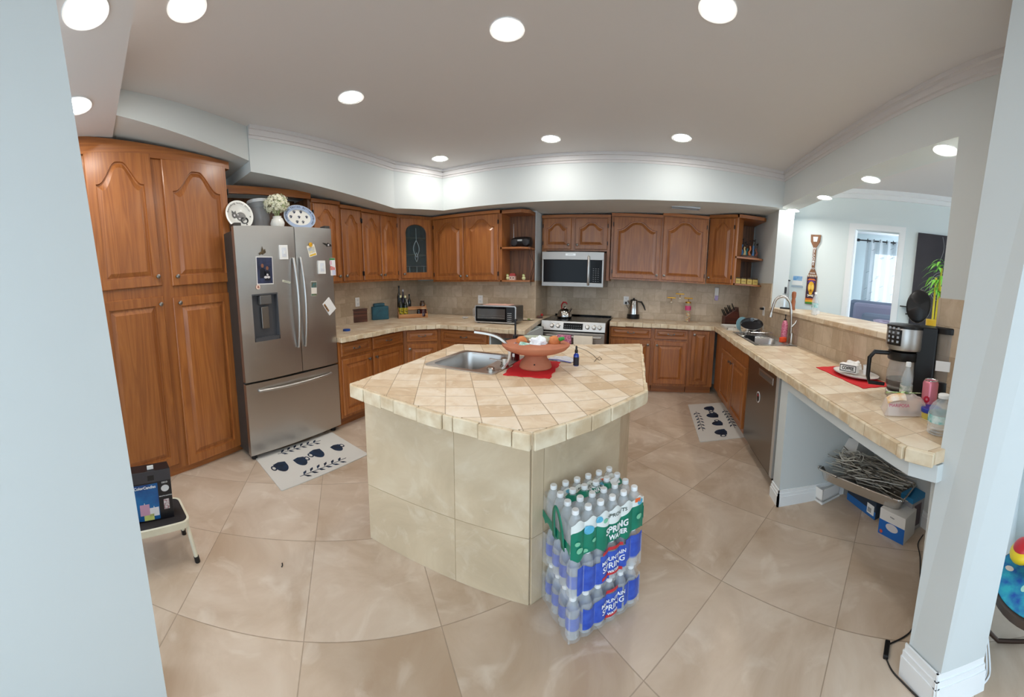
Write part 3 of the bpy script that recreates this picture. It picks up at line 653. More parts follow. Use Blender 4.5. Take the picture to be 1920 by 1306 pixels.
deco(r2, 'wings', lambda mb, y: (flat(mb, [(-.002, 0), (-.03, -.018), (-.034, 0), (-.01, .012), (-.005, .05), (.006, .012), (.02, .03), (.025, .0), (.006, -.01)], y, .004)), mat('brown_magnet', '6b5a3c', .6, col2='3a3022', vscale=60))
r2 = magnet('round_magnet', 'round cream magnet with a red line drawing at the lower left of the photo print', 'magnet', 482, 538, .004, .004, 'e6c9b8', 0, .003, .004)
deco(r2, 'disc', lambda mb, y: disc(mb, 0, 0, .02, .02, y, 24, .003), mat('peach_disc', 'e6c9b8', .4)); deco(r2, 'drawing', lambda mb, y: flat(mb, [(-.008, -.008), (.0, .013), (.009, -.004), (.003, -.012), (.002, -.002)], y-.0035), mat('red_brown', '8c3b2a', .5))
def switch(px, py, label, rot=0):
    r = magnet('light_switch_magnet', label, 'switch plate', px, py, .078, .118, 'eceef2', rot, .012, 0, 'white remote switch plates on the fridge', WHT)
    deco(r, 'rim', lambda mb, y: [mb.box(-.022, .022, y-.0125, y-.010, -.038, .038)], mat('switch_rim', 'dfe3ea', .4)); deco(r, 'toggle', lambda mb, y: mb.box(-.006, .006, y-.024, y-.011, -.016, .012), WHT); return r
switch(530, 473, 'white switch plate stuck on the left fridge door beside the children photo'); switch(601, 501, 'white switch plate stuck on the right fridge door beside the printed chart')
r = magnet('fridge_card', 'colourful postcard with blue and yellow shapes held by a yellow flower magnet', 'card', 583, 470, .085, .10, 'f4efe2', -.25)
deco(r, 'picture', lambda mb, y: mb.box(-.036, .036, y-.0004, y, -.02, .03), mat('card_blue', '9db7d8', .5, col2='e8d79a', vscale=30), -.25); deco(r, 'stripe', lambda mb, y: mb.box(-.036, .036, y-.0004, y, -.045, -.03), mat('card_yellow', 'e3b93c', .5), -.25)
r2 = magnet('flower_magnet', 'small yellow round magnet on the postcard', 'magnet', 580, 459, .004, .004, 'e5b324', 0, .003, .004)
deco(r2, 'blossom', lambda mb, y: (disc(mb, 0, 0, .018, .02, y, 16, .006), disc(mb, .004, .002, .006, .006, y-.006, 10, .003)), mat('yellow_flower', 'e5b324', .5, col2='c98a1d', vscale=90))
r2 = magnet('bird_magnet', 'dark black and white bird magnet at the top right of the right fridge door', 'magnet', 612, 458, .01, .01, '2a2622', 0, .005)
deco(r2, 'body', lambda mb, y: flat(mb, [(-.055, .012), (-.03, .010), (-.005, .004), (.01, .014), (.02, .006), (.045, -.002), (.05, -.018), (.02, -.014), (0, -.022), (-.012, -.008), (-.04, .002)], y, .005), mat('bird_dark', '26211f', .6)); deco(r2, 'belly', lambda mb, y: disc(mb, .012, -.006, .010, .008, y-.0055), MC['print_white'])
r = magnet('paper_sheet', 'printed white sheet with a green header and red bars at the right fridge edge', 'sheet', 622, 500, .085, .16, 'f2eff0', -.02)
for nm, q, c in (('header', (-.04, .04, .062, .078), '3f8a4a'), ('block', (-.036, .0, .02, .055), 'e4bccb'), ('footer', (.0, .04, -.075, -.03), 'cfd2e6')): deco(r, nm, lambda mb, y, q=q: mb.box(q[0], q[1], y-.0004, y, q[2], q[3]), mat('pr_'+c, c, .6), -.02)
for i in range(4): deco(r, 'bar', lambda mb, y, i=i: mb.box(-.035+.018*i, -.023+.018*i, y-.0004, y, -.03, -.004+.006*((i*2) % 3)), mat('pr_red', 'd2452f', .6), -.02)
r = magnet('fridge_card', 'small card with teal and brown landscape below the postcard on the right door', 'card', 587, 541, .062, .13, 'e9e2d6', .04)
deco(r, 'landscape', lambda mb, y: mb.box(-.029, .029, y-.0004, y, .01, .06), mat('card_teal', '2f7c84', .5, col2='6b5a3c', vscale=40), .04); deco(r, 'footer', lambda mb, y: mb.box(-.029, .029, y-.0004, y, -.062, -.045), mat('card_brown', '7a6b43', .5, col2='3f7a68', vscale=60), .04)
r = magnet('notepad', 'white diamond-tilted notepad on the lower right fridge door', 'notepad', 616, 574, .10, .135, 'f1efec', -.62, .006)
deco(r, 'trim_picture', lambda mb, y: mb.box(-.046, -.026, y-.005, y-.004, -.03, .055), mat('note_pic', 'b8854f', .5, col2='3c3a36', vscale=60), -.62)
r = magnet('word_magnet', 'small tilted strip of magnet lettering left of the fridge handles', 'magnet', 536, 528, .08, .016, 'd9d8c4', .28, .003)
mb = MB(); textmesh(mb, 'LAVDAYS', .014, facing(0, -.0033, 0)@Matrix.Identity(4), .0003); mb.xf(Matrix.Rotation(.28, 4, 'Y')); mb.build('lettering', mat('ink', '2b2b2b', .6), r)

# --- microwave
mw = thing('microwave', 'stainless over-the-range microwave under the low double cabinet', 'microwave', (-1.335, 4.46, 0), 0)
WM, Z0, Z1 = .80, 1.335, 1.772
MB().box(0, WM, .02, .50, Z0, Z1).build('body', STEELD, mw, bev=.004)
mb = MB(); mb.box(0, WM, -.01, .02, Z1-.10, Z1); mb.box(0, WM, -.01, .02, Z0, Z0+.052); mb.box(0, .022, -.01, .02, Z0+.05, Z1-.1); mb.box(WM-.022, WM, -.01, .02, Z0+.05, Z1-.1)
STM = mat('steel_mid', 'a09d99', .38, 1); fr_ = mb.build('front_frame', STM, mw, bev=.003)
MB().box(.022, WM-.205, -.008, .019, Z0+.052, Z1-.10).build('door_glass', BLKG, mw); MB().box(WM-.175, WM-.022, -.008, .019, Z0+.052, Z1-.10).build('control_panel', BLKG, mw)
MB().box(WM-.205, WM-.175, -.009, .019, Z0+.052, Z1-.10).build('door_edge', STEEL, mw)
kb = MB()
for i in range(7):
    for j in range(3): kb.box(WM-.135+.03*j, WM-.120+.03*j, -.0086, -.008, Z0+.07+.026*i, Z0+.077+.026*i)
kb.build('keypad', mat('key_grey', '6d7074', .5), mw)
bar((WM-.19, -.01, Z0+.03), (WM-.19, -.01, Z1-.06), .02, .014, mw)
MB().box(.31, .44, -.012, -.009, Z1-.05, Z1-.022).build('name_plate', mat('plate_grey', 'c9c7c3', .3, .8), mw)
mb = MB(); textmesh(mb, 'SAMSUNG', .016, facing(.375, -.0125, Z1-.036), .0003); mb.build('lettering', mat('ink_grey', '55585c', .5), mw)
# --- range
RX, RY, RWD = -1.262, 4.2, .80
rg = thing('kitchen_range', 'stainless slide-in electric range with black glass cooktop', 'range', (RX, RY, 0))
MB().box(.005, RWD-.005, .03, .72, .06, .90).build('body', STEELD, rg)
mb = MB(); mb.box(0, RWD, .05, .74, .900, .918); mb.box(0, RWD, .70, .76, .918, .935); mb.build('cooktop', BLKG, rg, bev=.003)
mb = MB(); P = [(0, 0, .80), (RWD, 0, .80), (RWD, .06, .80), (0, .06, .80)]; Q = [(0, .028, .915), (RWD, .028, .915), (RWD, .06, .915), (0, .06, .915)]; mb.frust(P, Q); cp = mb.build('control_panel', STEEL, rg, bev=.003)
tilt = Matrix.Translation((0, .0, .80)) @ Matrix.Rotation(-.238, 4, 'X')
mb = MB().box(.285, .525, -.004, .002, .022, .098); mb.xf(tilt); mb.build('display', BLKG, cp)
dm = MB()
for i in range(8):
    for j in range(2): dm.box(.30+.027*i, .314+.027*i, -.0048, -.004, .035+.026*j, .041+.026*j)
dm.xf(tilt); dm.build('display_marks', MC['key_grey'], cp)
for x in (.145, .222, .585, .665, .735):
    mb = MB(); mb.lathe([(.030, .0), (.030, .006), (.022, .008), (.021, .034), (.018, .038), (1e-4, .038)], (x, 0, .058), 20, axis='y'); mb.box(x-.004, x+.004, -.044, -.008, .040, .078); mb.xf(tilt); mb.build('knob', NICK, cp, smooth=True)
MB().box(.004, RWD-.004, .012, .03, .78, .80).build('vent_gap', BLK, rg)
od = MB().box(.006, RWD-.006, 0, .03, .26, .782).build('oven_door', STEEL, rg, bev=.005)
MB().box(.11, RWD-.11, -.003, .001, .36, .66).build('window', BLKG, od)
bar((.05, 0, .735), (RWD-.05, 0, .735), .03, .013, od)
MB().box(.006, RWD-.006, .002, .03, .08, .245).build('storage_drawer', STEEL, rg, bev=.004); MB().box(.02, RWD-.02, .05, .70, 0, .07).build('plinth', BLK, rg)
for x, y, r in ((.2, .22, .1), (.6, .22, .085), (.2, .52, .08), (.6, .52, .1)):
    MB().lathe([(r, 0), (r, .0006), (r-.004, .0006), (r-.004, 0)], (x, y, .9182), 36, cap=False).build('burner_ring', mat('burner_mark', '3a3a3c', .3), rg)
def towel(name, label, x0, x1, z0, col, m):
    t = thing(name, label, 'towel', (RX+x0, RY-.045, 0)); mb = MB(); g = []
    n = 10; w = x1-x0
    prof = [(.012, z0+.06), (.012, .745), (.004, .756), (-.010, .756), (-.018, .745), (-.02, z0+.2), (-.022, z0)]
    for k in range(n+1): g.append([(w*k/n, y+.004*sin(k*1.9)*(1 if z < .74 else 0), z) for y, z in prof])
    mb.sheet(g); mb.build('cloth', m, t, smooth=True, solid=.004); return t
towel('dish_towel', 'pink floral towel hanging over the oven door handle', .23, .40, .42, '', mat('floral_cloth', 'e39ab2', .9, col2='8c2f55', vscale=40))
t = towel('dish_towel', 'cream towel with a green wreath hanging right on the oven door handle', .43, .66, .38, '', mat('cream_cloth', 'e7dccb', .9))
mb = MB(); P = []
for k in range(25): a = 2*pi*k/24; P.append((.115+.05*cos(a), -.030, .60+.05*sin(a)))
mb.tube(P, .005, 6); mb.build('wreath_print', mat('wreath_green', '7c8c5a', .9), t)
# --- dishwasher
dw = thing('dishwasher', 'grey stainless dishwasher with a round magnet under the right counter', 'dishwasher', (.935, 2.985, 0), RR)
MB().box(0, .74, .03, .55, .1, .855).build('body', DGREY, dw); MB().box(.02, .72, .07, .5, 0, .1).build('toe_kick', BLK, dw)
dd = MB().box(0, .69, 0, .03, .10, .855).build('door', STEELD, dw, bev=.006); MB().box(.30, .63, -.003, .001, .745, .80).build('pocket_handle', STEEL, dd, bev=.004); MB().box(.32, .61, -.0035, -.0025, .750, .785).build('handle_recess', mat('recess_grey', '77736e', .4, .6), dd)
MB().box(.695, .74, .0, .03, .10, .855).build('side_strip', mat('light_strip', 'c6c3be', .4, .5), dw)
r = thing('round_magnet', 'oval black and white magnet with a red dot on the dishwasher door', 'magnet', (.933, 0, 0), RR); p = gx(1422, 744, .935); r.location = (.9345, p.y, p.z)
mb = MB(); disc(mb, 0, 0, .038, .045, 0, 24, .003); mb.build('plate', MC['print_white'], r); mb = MB(); disc(mb, 0, 0, .031, .037, -.003, 24, .001); mb.build('dark_centre', BLK, r); mb = MB(); disc(mb, 0, .015, .010, .010, -.004, 14, .001); mb.build('red_dot', mat('red_plastic', 'c8202a', .4), r)

# ================================================================== ISLAND
def prism_hole(mb, P, H_, z0, z1):
    from mathutils.geometry import tessellate_polygon
    V2 = [Vector((p[0], p[1], 0)) for p in P]; Hh = [Vector((p[0], p[1], 0)) for p in H_]
    tr = tessellate_polygon([V2, Hh]); n, m = len(P), len(H_); A = V2+Hh
    vs = [(v.x, v.y, z0) for v in A]+[(v.x, v.y, z1) for v in A]; k = n+m; fs = []
    for t in tr:
        a, b, c = t; nz = (A[b]-A[a]).cross(A[c]-A[a]).z; t = (a, b, c) if nz > 0 else (a, c, b)
        fs.append([i+k for i in t]); fs.append(list(t)[::-1])
    for i in range(n): j = (i+1) % n; fs.append((i, j, j+k, i+k))
    for i in range(m): j = (i+1) % m; fs.append((n+j, n+i, n+i+k, n+j+k))
    return mb.add(vs, fs)
ITZ = .93
q = [(660, 719), (688, 737), (752, 760), (871, 791), (998, 809), (1105, 776), (1207, 731), (1200, 644), (1100, 644), (857, 645)]
IP = [gz(a, b, ITZ) for a, b in q]
IP[0] = IP[0]; P2 = [(p.x, p.y) for p in IP]
P2 = [P2[0], ((P2[0][0]*.66+P2[4][0]*.34), (P2[0][1]*.66+P2[4][1]*.34)-.012), ((P2[0][0]*.33+P2[4][0]*.67), (P2[0][1]*.33+P2[4][1]*.67)-.014), P2[4], P2[5], P2[6], P2[7], P2[9]]
t = thing('island_worktop', 'large travertine tiled island top with chipped block edge', 'counter', (0, 0, 0))
sk = [(-1.185, 1.665), (-.745, 1.645), (-.765, 2.115), (-1.205, 2.13)]
mb = MB(); prism_hole(mb, P2, [(-1.17, 1.69), (-.83, 1.68), (-.84, 2.09), (-1.18, 2.10)], .882, ITZ); mb.build('top', ITOP, t)
edge_blocks(P2+[P2[0]], .868, ITZ-.001, .018, .12, parent=t)
ib = thing('kitchen_island', 'tile-clad island base standing on the floor in the middle of the kitchen', 'island', (0, 0, 0))
F0 = gz(690, 1001, 0); E0 = gz(992, 1131, 0)
C1 = Vector((-.115, 1.86, 0)); C2 = Vector((-.085, 2.50, 0)); B0 = Vector((-1.25, 2.20, 0))
F0 = F0+Vector((.03, 0, 0))
C3 = Vector((-.35, 2.60, 0))
BP = [F0, E0, C1, C2, C3, B0]
def wallface(a, b, z0, z1, m, nm, parent, t=.012):
    d = (b-a).normalized(); n = Vector((d.y, -d.x, 0)); mb = MB().prism([(a.x, a.y), (b.x, b.y), (b.x+n.x*t, b.y+n.y*t), (a.x+n.x*t, a.y+n.y*t)], z0, z1); return mb.build(nm, m, parent, bev=.002, bseg=1)
MB().prism([(p.x, p.y) for p in BP], 0, .60).build('core', mat('core_tile', 'b5a792', .6), ib)
mb = MB(); n = len(BP)
for i in range(n):
    a, b = BP[i], BP[(i+1) % n]; ce_ = sum(BP, Vector())/n; mb.prism([(a.x, a.y), (b.x, b.y), (b.x+(ce_.x-b.x)*.03, b.y+(ce_.y-b.y)*.03), (a.x+(ce_.x-a.x)*.03, a.y+(ce_.y-a.y)*.03)], .60, .87)
mb.build('upper_core', MC['core_tile'], ib)
wallface(F0, E0, 0, .872, ISL, 'front_tiles', ib); wallface(E0, C1, 0, .872, ISR, 'side_tiles', ib); wallface(C1, C2, 0, .872, ISR, 'rear_side_tiles', ib); wallface(B0, F0, 0, .872, ISR, 'left_tiles', ib); wallface(C2, C3, 0, .872, ISL, 'back_tiles', ib); wallface(C3, B0, 0, .872, ISL, 'back_tiles', ib)

def rrect(x0, x1, y0, y1, r, z, n=5):
    P = []
    for cx, cy, a0 in ((x1-r, y1-r, 0), (x0+r, y1-r, pi/2), (x0+r, y0+r, pi), (x1-r, y0+r, 1.5*pi)):
        for k in range(n+1): a = a0+pi/2*k/n; P.append((cx+r*cos(a), cy+r*sin(a), z))
    return P
def basin(parent, ox0, ox1, oy0, oy1, bowls, z=0, m=None, name='bowl', depth=.19):
    """flange plate with bowls as separate part meshes"""
    for (x0, x1, y0, y1) in bowls:
        L = [rrect(x0-.004, x1+.004, y0-.004, y1+.004, .05, z+.0065), rrect(x0, x1, y0, y1, .05, z+.004), rrect(x0+.008, x1-.008, y0+.008, y1-.008, .05, z-.03), rrect(x0+.02, x1-.02, y0+.02, y1-.02, .06, z-depth+.02), rrect(x0+.05, x1-.05, y0+.05, y1-.05, .05, z-depth)]
        mb = MB(); n = len(L[0])
        for l in L: mb.add(l, [])
        for i in range(len(L)-1):
            for k in range(n): mb.f.append([i*n+k, i*n+(k+1) % n, (i+1)*n+(k+1) % n, (i+1)*n+k]); mb.m.append(0)
        mb.f.append([(len(L)-1)*n+k for k in range(n)]); mb.m.append(0)
        o = mb.build(name, m or STEEL, parent, smooth=True)
        MB().lathe([(.04, 0), (.04, .002), (.028, .003), (1e-4, -.001)], ((x0+x1)/2, (y0+y1)/2, z-depth+.001), 20).build('drain', STEELD, o, smooth=True)
isk = thing('island_sink', 'small square stainless sink set in the island top', 'sink', (-.975, 1.89, ITZ), radians(-2))
fl_ = MB(); prism_hole(fl_, [(p[0], p[1]) for p in rrect(-.225, .235, -.235, .24, .03, 0)], [(p[0], p[1]) for p in rrect(-.19, .12, -.20, .205, .05, 0)][::-1], .0008, .0065); fl_.build('rim', STEEL, isk, bev=.002)
basin(isk, 0, 0, 0, 0, [(-.19, .12, -.20, .205)], 0)
MB().lathe([(.022, .006), (.022, .018), (.016, .024), (1e-4, .024)], (.185, -.165, 0), 18).build('hole_cap', NICK, isk, smooth=True)
# ribbon faucet
fb = gz(934, 690, ITZ); ft = thing('island_faucet', 'arched flat-ribbon chrome faucet on the island sink', 'faucet', (fb.x, fb.y, ITZ+.0065))
def ribbon(pix, base, w, th, name, m, parent, org):
    pts = [gp(a, b, base) for a, b in pix]
    N = len(pts); a = atan2(base[0], base[1]); dep = Vector((sin(a), cos(a), 0)); mb = MB(); vs = []
    sm = []
    for i in range(N-1):
        for k in range(4):
            u = k/4; p0 = pts[max(i-1, 0)]; p1 = pts[i]; p2 = pts[i+1]; p3 = pts[min(i+2, N-1)]
            sm.append(.5*((2*p1)+(-p0+p2)*u+(2*p0-5*p1+4*p2-p3)*u*u+(-p0+3*p1-3*p2+p3)*u**3))
    sm.append(pts[-1]); pts = sm; N = len(pts); dep0 = dep
    for i, p in enumerate(pts):
        t = (pts[min(i+1, N-1)]-pts[max(i-1, 0)]).normalized(); nn = t.cross(dep0).normalized()
        for sx, sy in ((-1, -1), (1, -1), (1, 1), (-1, 1)): vs.append(p+dep0*(sx*w/2)+nn*(sy*th/2)-Vector(org))
    fs = [(0, 1, 2, 3), tuple((N-1)*4+k for k in (3, 2, 1, 0))]
    for i in range(N-1):
        for k in range(4): fs.append((i*4+k, i*4+(k+1) % 4, (i+1)*4+(k+1) % 4, (i+1)*4+k))
    mb.add(vs, fs); return mb.build(name, m, parent, bev=.002)
org = (fb.x, fb.y, ITZ+.0065)
ribbon([(927, 694), (942, 689), (952, 676), (955, 660), (950, 645), (935, 632), (915, 625), (889, 621)], fb, .048, .014, 'arc', NICK, ft, org)
MB().lathe([(.026, 0), (.026, .008), (.02, .012), (.018, .05), (1e-4, .05)], (.03, .02, 0), 18).build('base', NICK, ft, smooth=True)
ribbon([(945, 680), (940, 676), (930, 674), (918, 672)], fb, .012, .006, 'lever', CHROME, ft, org)
# ================================================================== ITEMS ON THE ISLAND
def bottle_mesh(r, h, n=20, neck=.3, shoulder=.72):
    return [(r*.86, 0), (r, .006), (r, h*.12), (r*.97, h*.14), (r, h*.16), (r, h*.45), (r*.96, h*.47), (r, h*.49), (r*1.0, h*shoulder*.85), (r*.8, h*(shoulder+.04)), (r*neck*1.25, h*.9), (r*neck, h*.93), (r*neck, h*.96)]
def lab(mb, r, z0, z1, n=20, a0=0, a1=2*pi, c=(0, 0)):
    k = 24; g = [[(c[0]+r*cos(a0+(a1-a0)*i/k), c[1]+r*sin(a0+(a1-a0)*i/k), z) for z in (z0, z1)] for i in range(k+1)]; return mb.sheet(g)
b = gz(1004, 690, ITZ); bw = thing('pedestal_bowl', 'terracotta pedestal bowl with a teal inside full of odds and ends', 'bowl', (b.x, b.y, ITZ+.006))
prof = [(.088, 0), (.092, .006), (.085, .03), (.066, .055), (.062, .075), (.075, .084), (.13, .092), (.17, .108), (.190, .128), (.191, .136), (.183, .138)]
MB().lathe(prof, (0, 0, 0), 40, cap=True).build('stand', mat('terracotta', 'b0694c', .75, col2='bd7a5b', vscale=8, bump=.2, bscale=40), bw, smooth=True)
MB().lathe([(.1825, .1375), (.17, .122), (.13, .104), (.06, .096), (1e-4, .095)], (0, 0, 0), 40, cap=False).build('glazed_inside', mat('teal_glaze', '2f7f86', .3, coat=.4), bw, smooth=True)
MB().lathe([(.004, 0), (.004, .003)], (.02, -.0825, .035), 10, axis='y').build('hole', BLK, bw)
BZ = ITZ+.006
def inbowl(px, py, dz): p = gp(px, py, b); return Vector((p.x, p.y, dz))
def gourd(px, py, r, label):
    p = gp(px, py, b); t = thing('orange_ball', label, 'ball', (p.x, p.y, BZ+.112+r)); mb = MB(); n, m = 24, 16; g = []
    for i in range(m+1):
        th = pi*i/m; row = []
        for k in range(n+1): ph = 2*pi*k/n; rr = r*(1-.10*abs(sin(2.5*ph))**.5*sin(th)); row.append((rr*sin(th)*cos(ph), rr*sin(th)*sin(ph), rr*cos(th)))
        g.append(row)
    mb.sheet(g).xf(Matrix.Rotation(1.1, 4, 'X')); mb.build('peel', mat('orange_peel', 'd98a52', .6, col2='c06f3e', vscale=20), t, smooth=True); return t
gourd(978, 641, .034, 'orange ribbed ball at the left in the terracotta bowl'); gourd(1039, 640, .036, 'orange ribbed ball at the right in the terracotta bowl')
def crumple(name, label, cat, P, s, m, seed, sc=(1, 1, .6), group=None, n=18):
    t = thing(name, label, cat, tuple(P), 0, group); mb = MB().ball((0, 0, 0), s, n, n-4); vs = []
    for v in mb.v:
        q = Vector(v); f = 1+.55*noise.noise(q*(1.6/s)+Vector((seed, 0, 0)))+.25*noise.noise(q*(4/s)+Vector((0, seed, 0))); vs.append((q.x*f*sc[0], q.y*f*sc[1], q.z*f*sc[2]))
    mb.v = vs; mb.build('crumple', m, t, smooth=False); return t
TIS = mat('tissue', 'eef1f4', .8)
p = gp(1010, 648, b); crumple('tissue', 'crumpled white tissue in the middle of the terracotta bowl', 'tissue', (p.x, p.y-.02, BZ+.142), .05, TIS, 3.1, (1.1, .8, .65))
p = gp(993, 652, b); t = thing('snack_packet', 'teal snack packet lying in front in the terracotta bowl', 'packet', (p.x, p.y-.05, BZ+.128), .3)
MB().prism([(-.045, -.02), (.045, -.026), (.05, .02), (-.04, .026)], 0, .012).build('foil', mat('teal_foil', '2a9a86', .4, col2='d8ece6', vscale=50), t, bev=.003).rotation_euler = (.25, .2, 0)
p = gp(1056, 648, b); t = thing('snack_packet', 'bright green packet leaning at the right rim of the terracotta bowl', 'packet', (p.x-.03, p.y, BZ+.142), -.5)
MB().prism([(-.045, -.018), (.045, -.018), (.045, .018), (-.045, .018)], 0, .02).build('wrapper', mat('green_foil', '2f9a44', .35), t, bev=.008).rotation_euler = (0, -.45, 0)
p = gp(960, 645, b); crumple('candy', 'small dark blue wrapped sweet at the left end of the terracotta bowl', 'candy', (p.x+.03, p.y, BZ+.130), .02, mat('navy_foil', '1d2450', .3, col2='c9cde0', vscale=70), 5.5)
p = gp(1008, 635, b); t = thing('glass_dish', 'small clear patterned glass dish at the back of the terracotta bowl', 'dish', (p.x, p.y+.04, BZ+.122), 0)
MB().lathe([(.05, 0), (.06, .003), (.10, .045), (.104, .045), (.062, 0)], (0, 0, 0), 24, cap=True, sy=.5).build('glass', mat('patterned_glass', 'd4dcc4', .15, alpha=.6, bump=.8, bscale=90), t, smooth=True)
# red mat under bowl
def wavy_mat(name, label, pts, z, m, amp=.006):
    t = thing(name, label, 'place mat', (0, 0, z)); P = []
    for a, c in zip(pts, pts[1:]+pts[:1]):
        for k in range(10):
            u = k/10; d = (c-a); nn = Vector((d.y, -d.x, 0)).normalized(); q = a.lerp(c, u)+nn*amp*sin(u*6*pi); P.append((q.x, q.y))
    MB().prism(P, 0, .004).build('cloth', m, t); return t
REDM = mat('red_cloth', 'cf1f27', .8, bump=.4, bscale=120)
wavy_mat('place_mat', 'red wavy-edged place mat under the terracotta bowl', [gz(943, 703, ITZ), gz(1030, 710, ITZ), gz(1051, 680, ITZ), gz(978, 669, ITZ)], ITZ+.0005, REDM)
# dropper bottle
p = gz(1080, 685, ITZ); t = thing('dropper_bottle', 'cobalt blue dropper bottle with black cap on the island', 'bottle', tuple(p))
MB().lathe([(.014, 0), (.0165, .003), (.0165, .06), (.014, .068), (.008, .073), (.008, .078)], (0, 0, 0), 20).build('bottle', mat('cobalt_glass', '1f3fa0', .1, coat=.5), t, smooth=True)
MB().lathe([(.0169, .004), (.0169, .052)], (0, 0, 0), 20, cap=False).build('label', mat('dark_label', '221f2b', .5), t, smooth=True)
MB().lathe([(.0095, .076), (.0095, .092), (.006, .096), (.006, .112), (.003, .118), (1e-4, .119)], (0, 0, 0), 16).build('dropper_cap', BLK, t, smooth=True)
# zip bag
p = gz(1052, 676, ITZ); t = thing('plastic_bag', 'clear zip bag with a blue seam lying beside the red mat', 'bag', (p.x, p.y, ITZ+.001), -.25)
g = [[(x*.17-.085, y*.12-.03, .004+.014*noise.noise(Vector((x*5, y*4, 2)))+.014*(1-abs(2*x-1))*(1-abs(2*y-1))) for y in [k/8 for k in range(9)]] for x in [k/10 for k in range(11)]]
MB().sheet(g).build('film', mat('bag_film', 'e6e8ee', .2, alpha=.75), t, smooth=False, solid=.002); MB().tube([(-.085, -.031, .006), (0, -.03, .010), (.085, -.031, .005)], .003, 6).build('zip_seam', mat('blue_seam', '5a62b8', .4), t)
# wire
mb = MB(); pp = [gz(a, c, ITZ) for a, c in ((1064, 643), (1082, 651), (1100, 658), (1112, 666), (1118, 672), (1124, 676), (1128, 674), (1124, 669), (1118, 674), (1114, 679))]
o = mb.tube([(q.x, q.y, ITZ+.004+.02*(i == 0)) for i, q in enumerate(pp)], .0015, 6).build('wire', mat('dark_wire', '6a6258', .4, .6)); T(o, 'thin loose wire lying across the island behind the dropper bottle', 'wire')
# soap pump behind faucet
p = gz(966, 676, ITZ); t = thing('soap_bottle', 'dark red soap bottle with black pump behind the island faucet', 'soap bottle', tuple(p))
h_ = hz(p, 966, 634)-ITZ
MB().lathe([(.024, 0), (.027, .004), (.027, h_*.8), (.018, h_*.93), (.011, h_)], (0, 0, 0), 20).build('bottle', mat('dark_red_glass', '4a1216', .12, coat=.5), t, smooth=True)
h2 = hz(p, 958, 598)-ITZ
mb = MB().lathe([(.016, h_), (.016, h_+.02), (.006, h_+.024), (.006, h2-.012), (.012, h2-.01), (.012, h2), (1e-4, h2+.001)], (0, 0, 0), 16); mb.tube([(0, 0, h2-.006), (-.02, -.006, h2-.004), (-.034, -.01, h2-.012)], .004, 8); mb.build('pump', BLK, t, smooth=True)
MB().box(-.008, .006, -.0285, -.027, .03, .05).build('sticker', WHT, t)

# ================================================================== LEFT COUNTER ITEMS
Z = .91
def grow(px, py, pt): return hz(gz(px, py, Z), px, pt)-Z
# blue lid
p = gz(650, 620, Z); t = thing('jar_lid', 'round blue lid lying on the left worktop by the fridge', 'lid', tuple(p)); MB().lathe([(.038, 0), (.04, .003), (.04, .018), (.036, .021), (1e-4, .021)], (0, 0, 0), 28).build('shell', mat('blue_plastic', '1f4fa5', .4), t, smooth=True)
p = gz(641, 608, Z); t = thing('bottle', 'blue and white dish soap bottle squeezed beside the fridge on the left worktop', 'bottle', (p.x-.04, p.y+.03, Z))
MB().lathe([(.03, 0), (.034, .005), (.034, .07), (.02, .10), (.012, .12), (.012, .15), (1e-4, .15)], (0, 0, 0), 18).build('body', mat('blue_liquid', '2a5fae', .25, col2='dfe6ef', vscale=30), t, smooth=True); MB().lathe([(.013, .15), (.013, .19), (.01, .2), (1e-4, .2)], (0, 0, 0), 14).build('cap', BLK, t, smooth=True)
# wood box
p = gz(672, 604, Z); h = grow(672, 604, 581); t = thing('wooden_box', 'reddish brown wooden box on the left worktop', 'box', (p.x, p.y, Z), az(p)+.35)
REDW = wood('red_brown_wood', '3c1c12', '5c2f1e', '7a4630', 0, .4)
MB().box(-.125, .125, -.01, .13, 0, h).build('box_body', REDW, t, bev=.006); MB().box(-.13, .13, -.014, .134, h, h+.014).build('lid', REDW, t, bev=.004)
# teal canister
p = gz(714, 599, Z); h = grow(714, 599, 574); t = thing('canister', 'dark teal square canister with stepped lid near the corner of the left worktop', 'canister', (p.x, p.y, Z), az(p)+.3)
TL = mat('teal_ceramic', '1e4a58', .4, col2='2a6070', vscale=12)
MB().box(-.115, .115, -.01, .17, 0, h).build('jar', TL, t, bev=.01); MB().box(-.08, .07, .02, .14, h, h+.04).build('lid', TL, t, bev=.006)
# spice rack with bottles
p = gz(775, 596, Z); ang = az(p)+.12; t = thing('spice_rack', 'two-tier light wooden bottle rack in the worktop corner', 'rack', (p.x, p.y, Z), ang)
LW_ = wood('light_oak', '9a6233', 'b87c47', 'cf9a62', 0, .45); RKH = grow(775, 596, 570)
wd_ = pw(54, p)/2
mb = MB(); mb.box(-wd_, wd_, 0, .008, .0, .055); mb.box(-wd_, wd_, 0, .17, 0, .008); mb.build('front_tray', LW_, t, bev=.002)
mb = MB(); mb.box(-wd_, wd_, .085, .17, .10, .108); mb.box(-wd_, wd_, .085, .093, .10, .15); mb.build('upper_tray', LW_, t, bev=.002)
for s in (-1, 1): MB().prism([(s*wd_-.005, 0), (s*wd_+.005, 0), (s*wd_+.005, .17), (s*wd_-.005, .17)], [0, 0, 0, 0], [.06, .06, .17, .17]).build('side_panel', LW_, t)
RM = Matrix.Translation((p.x, p.y, Z)) @ Matrix.Rotation(ang, 4, 'Z')
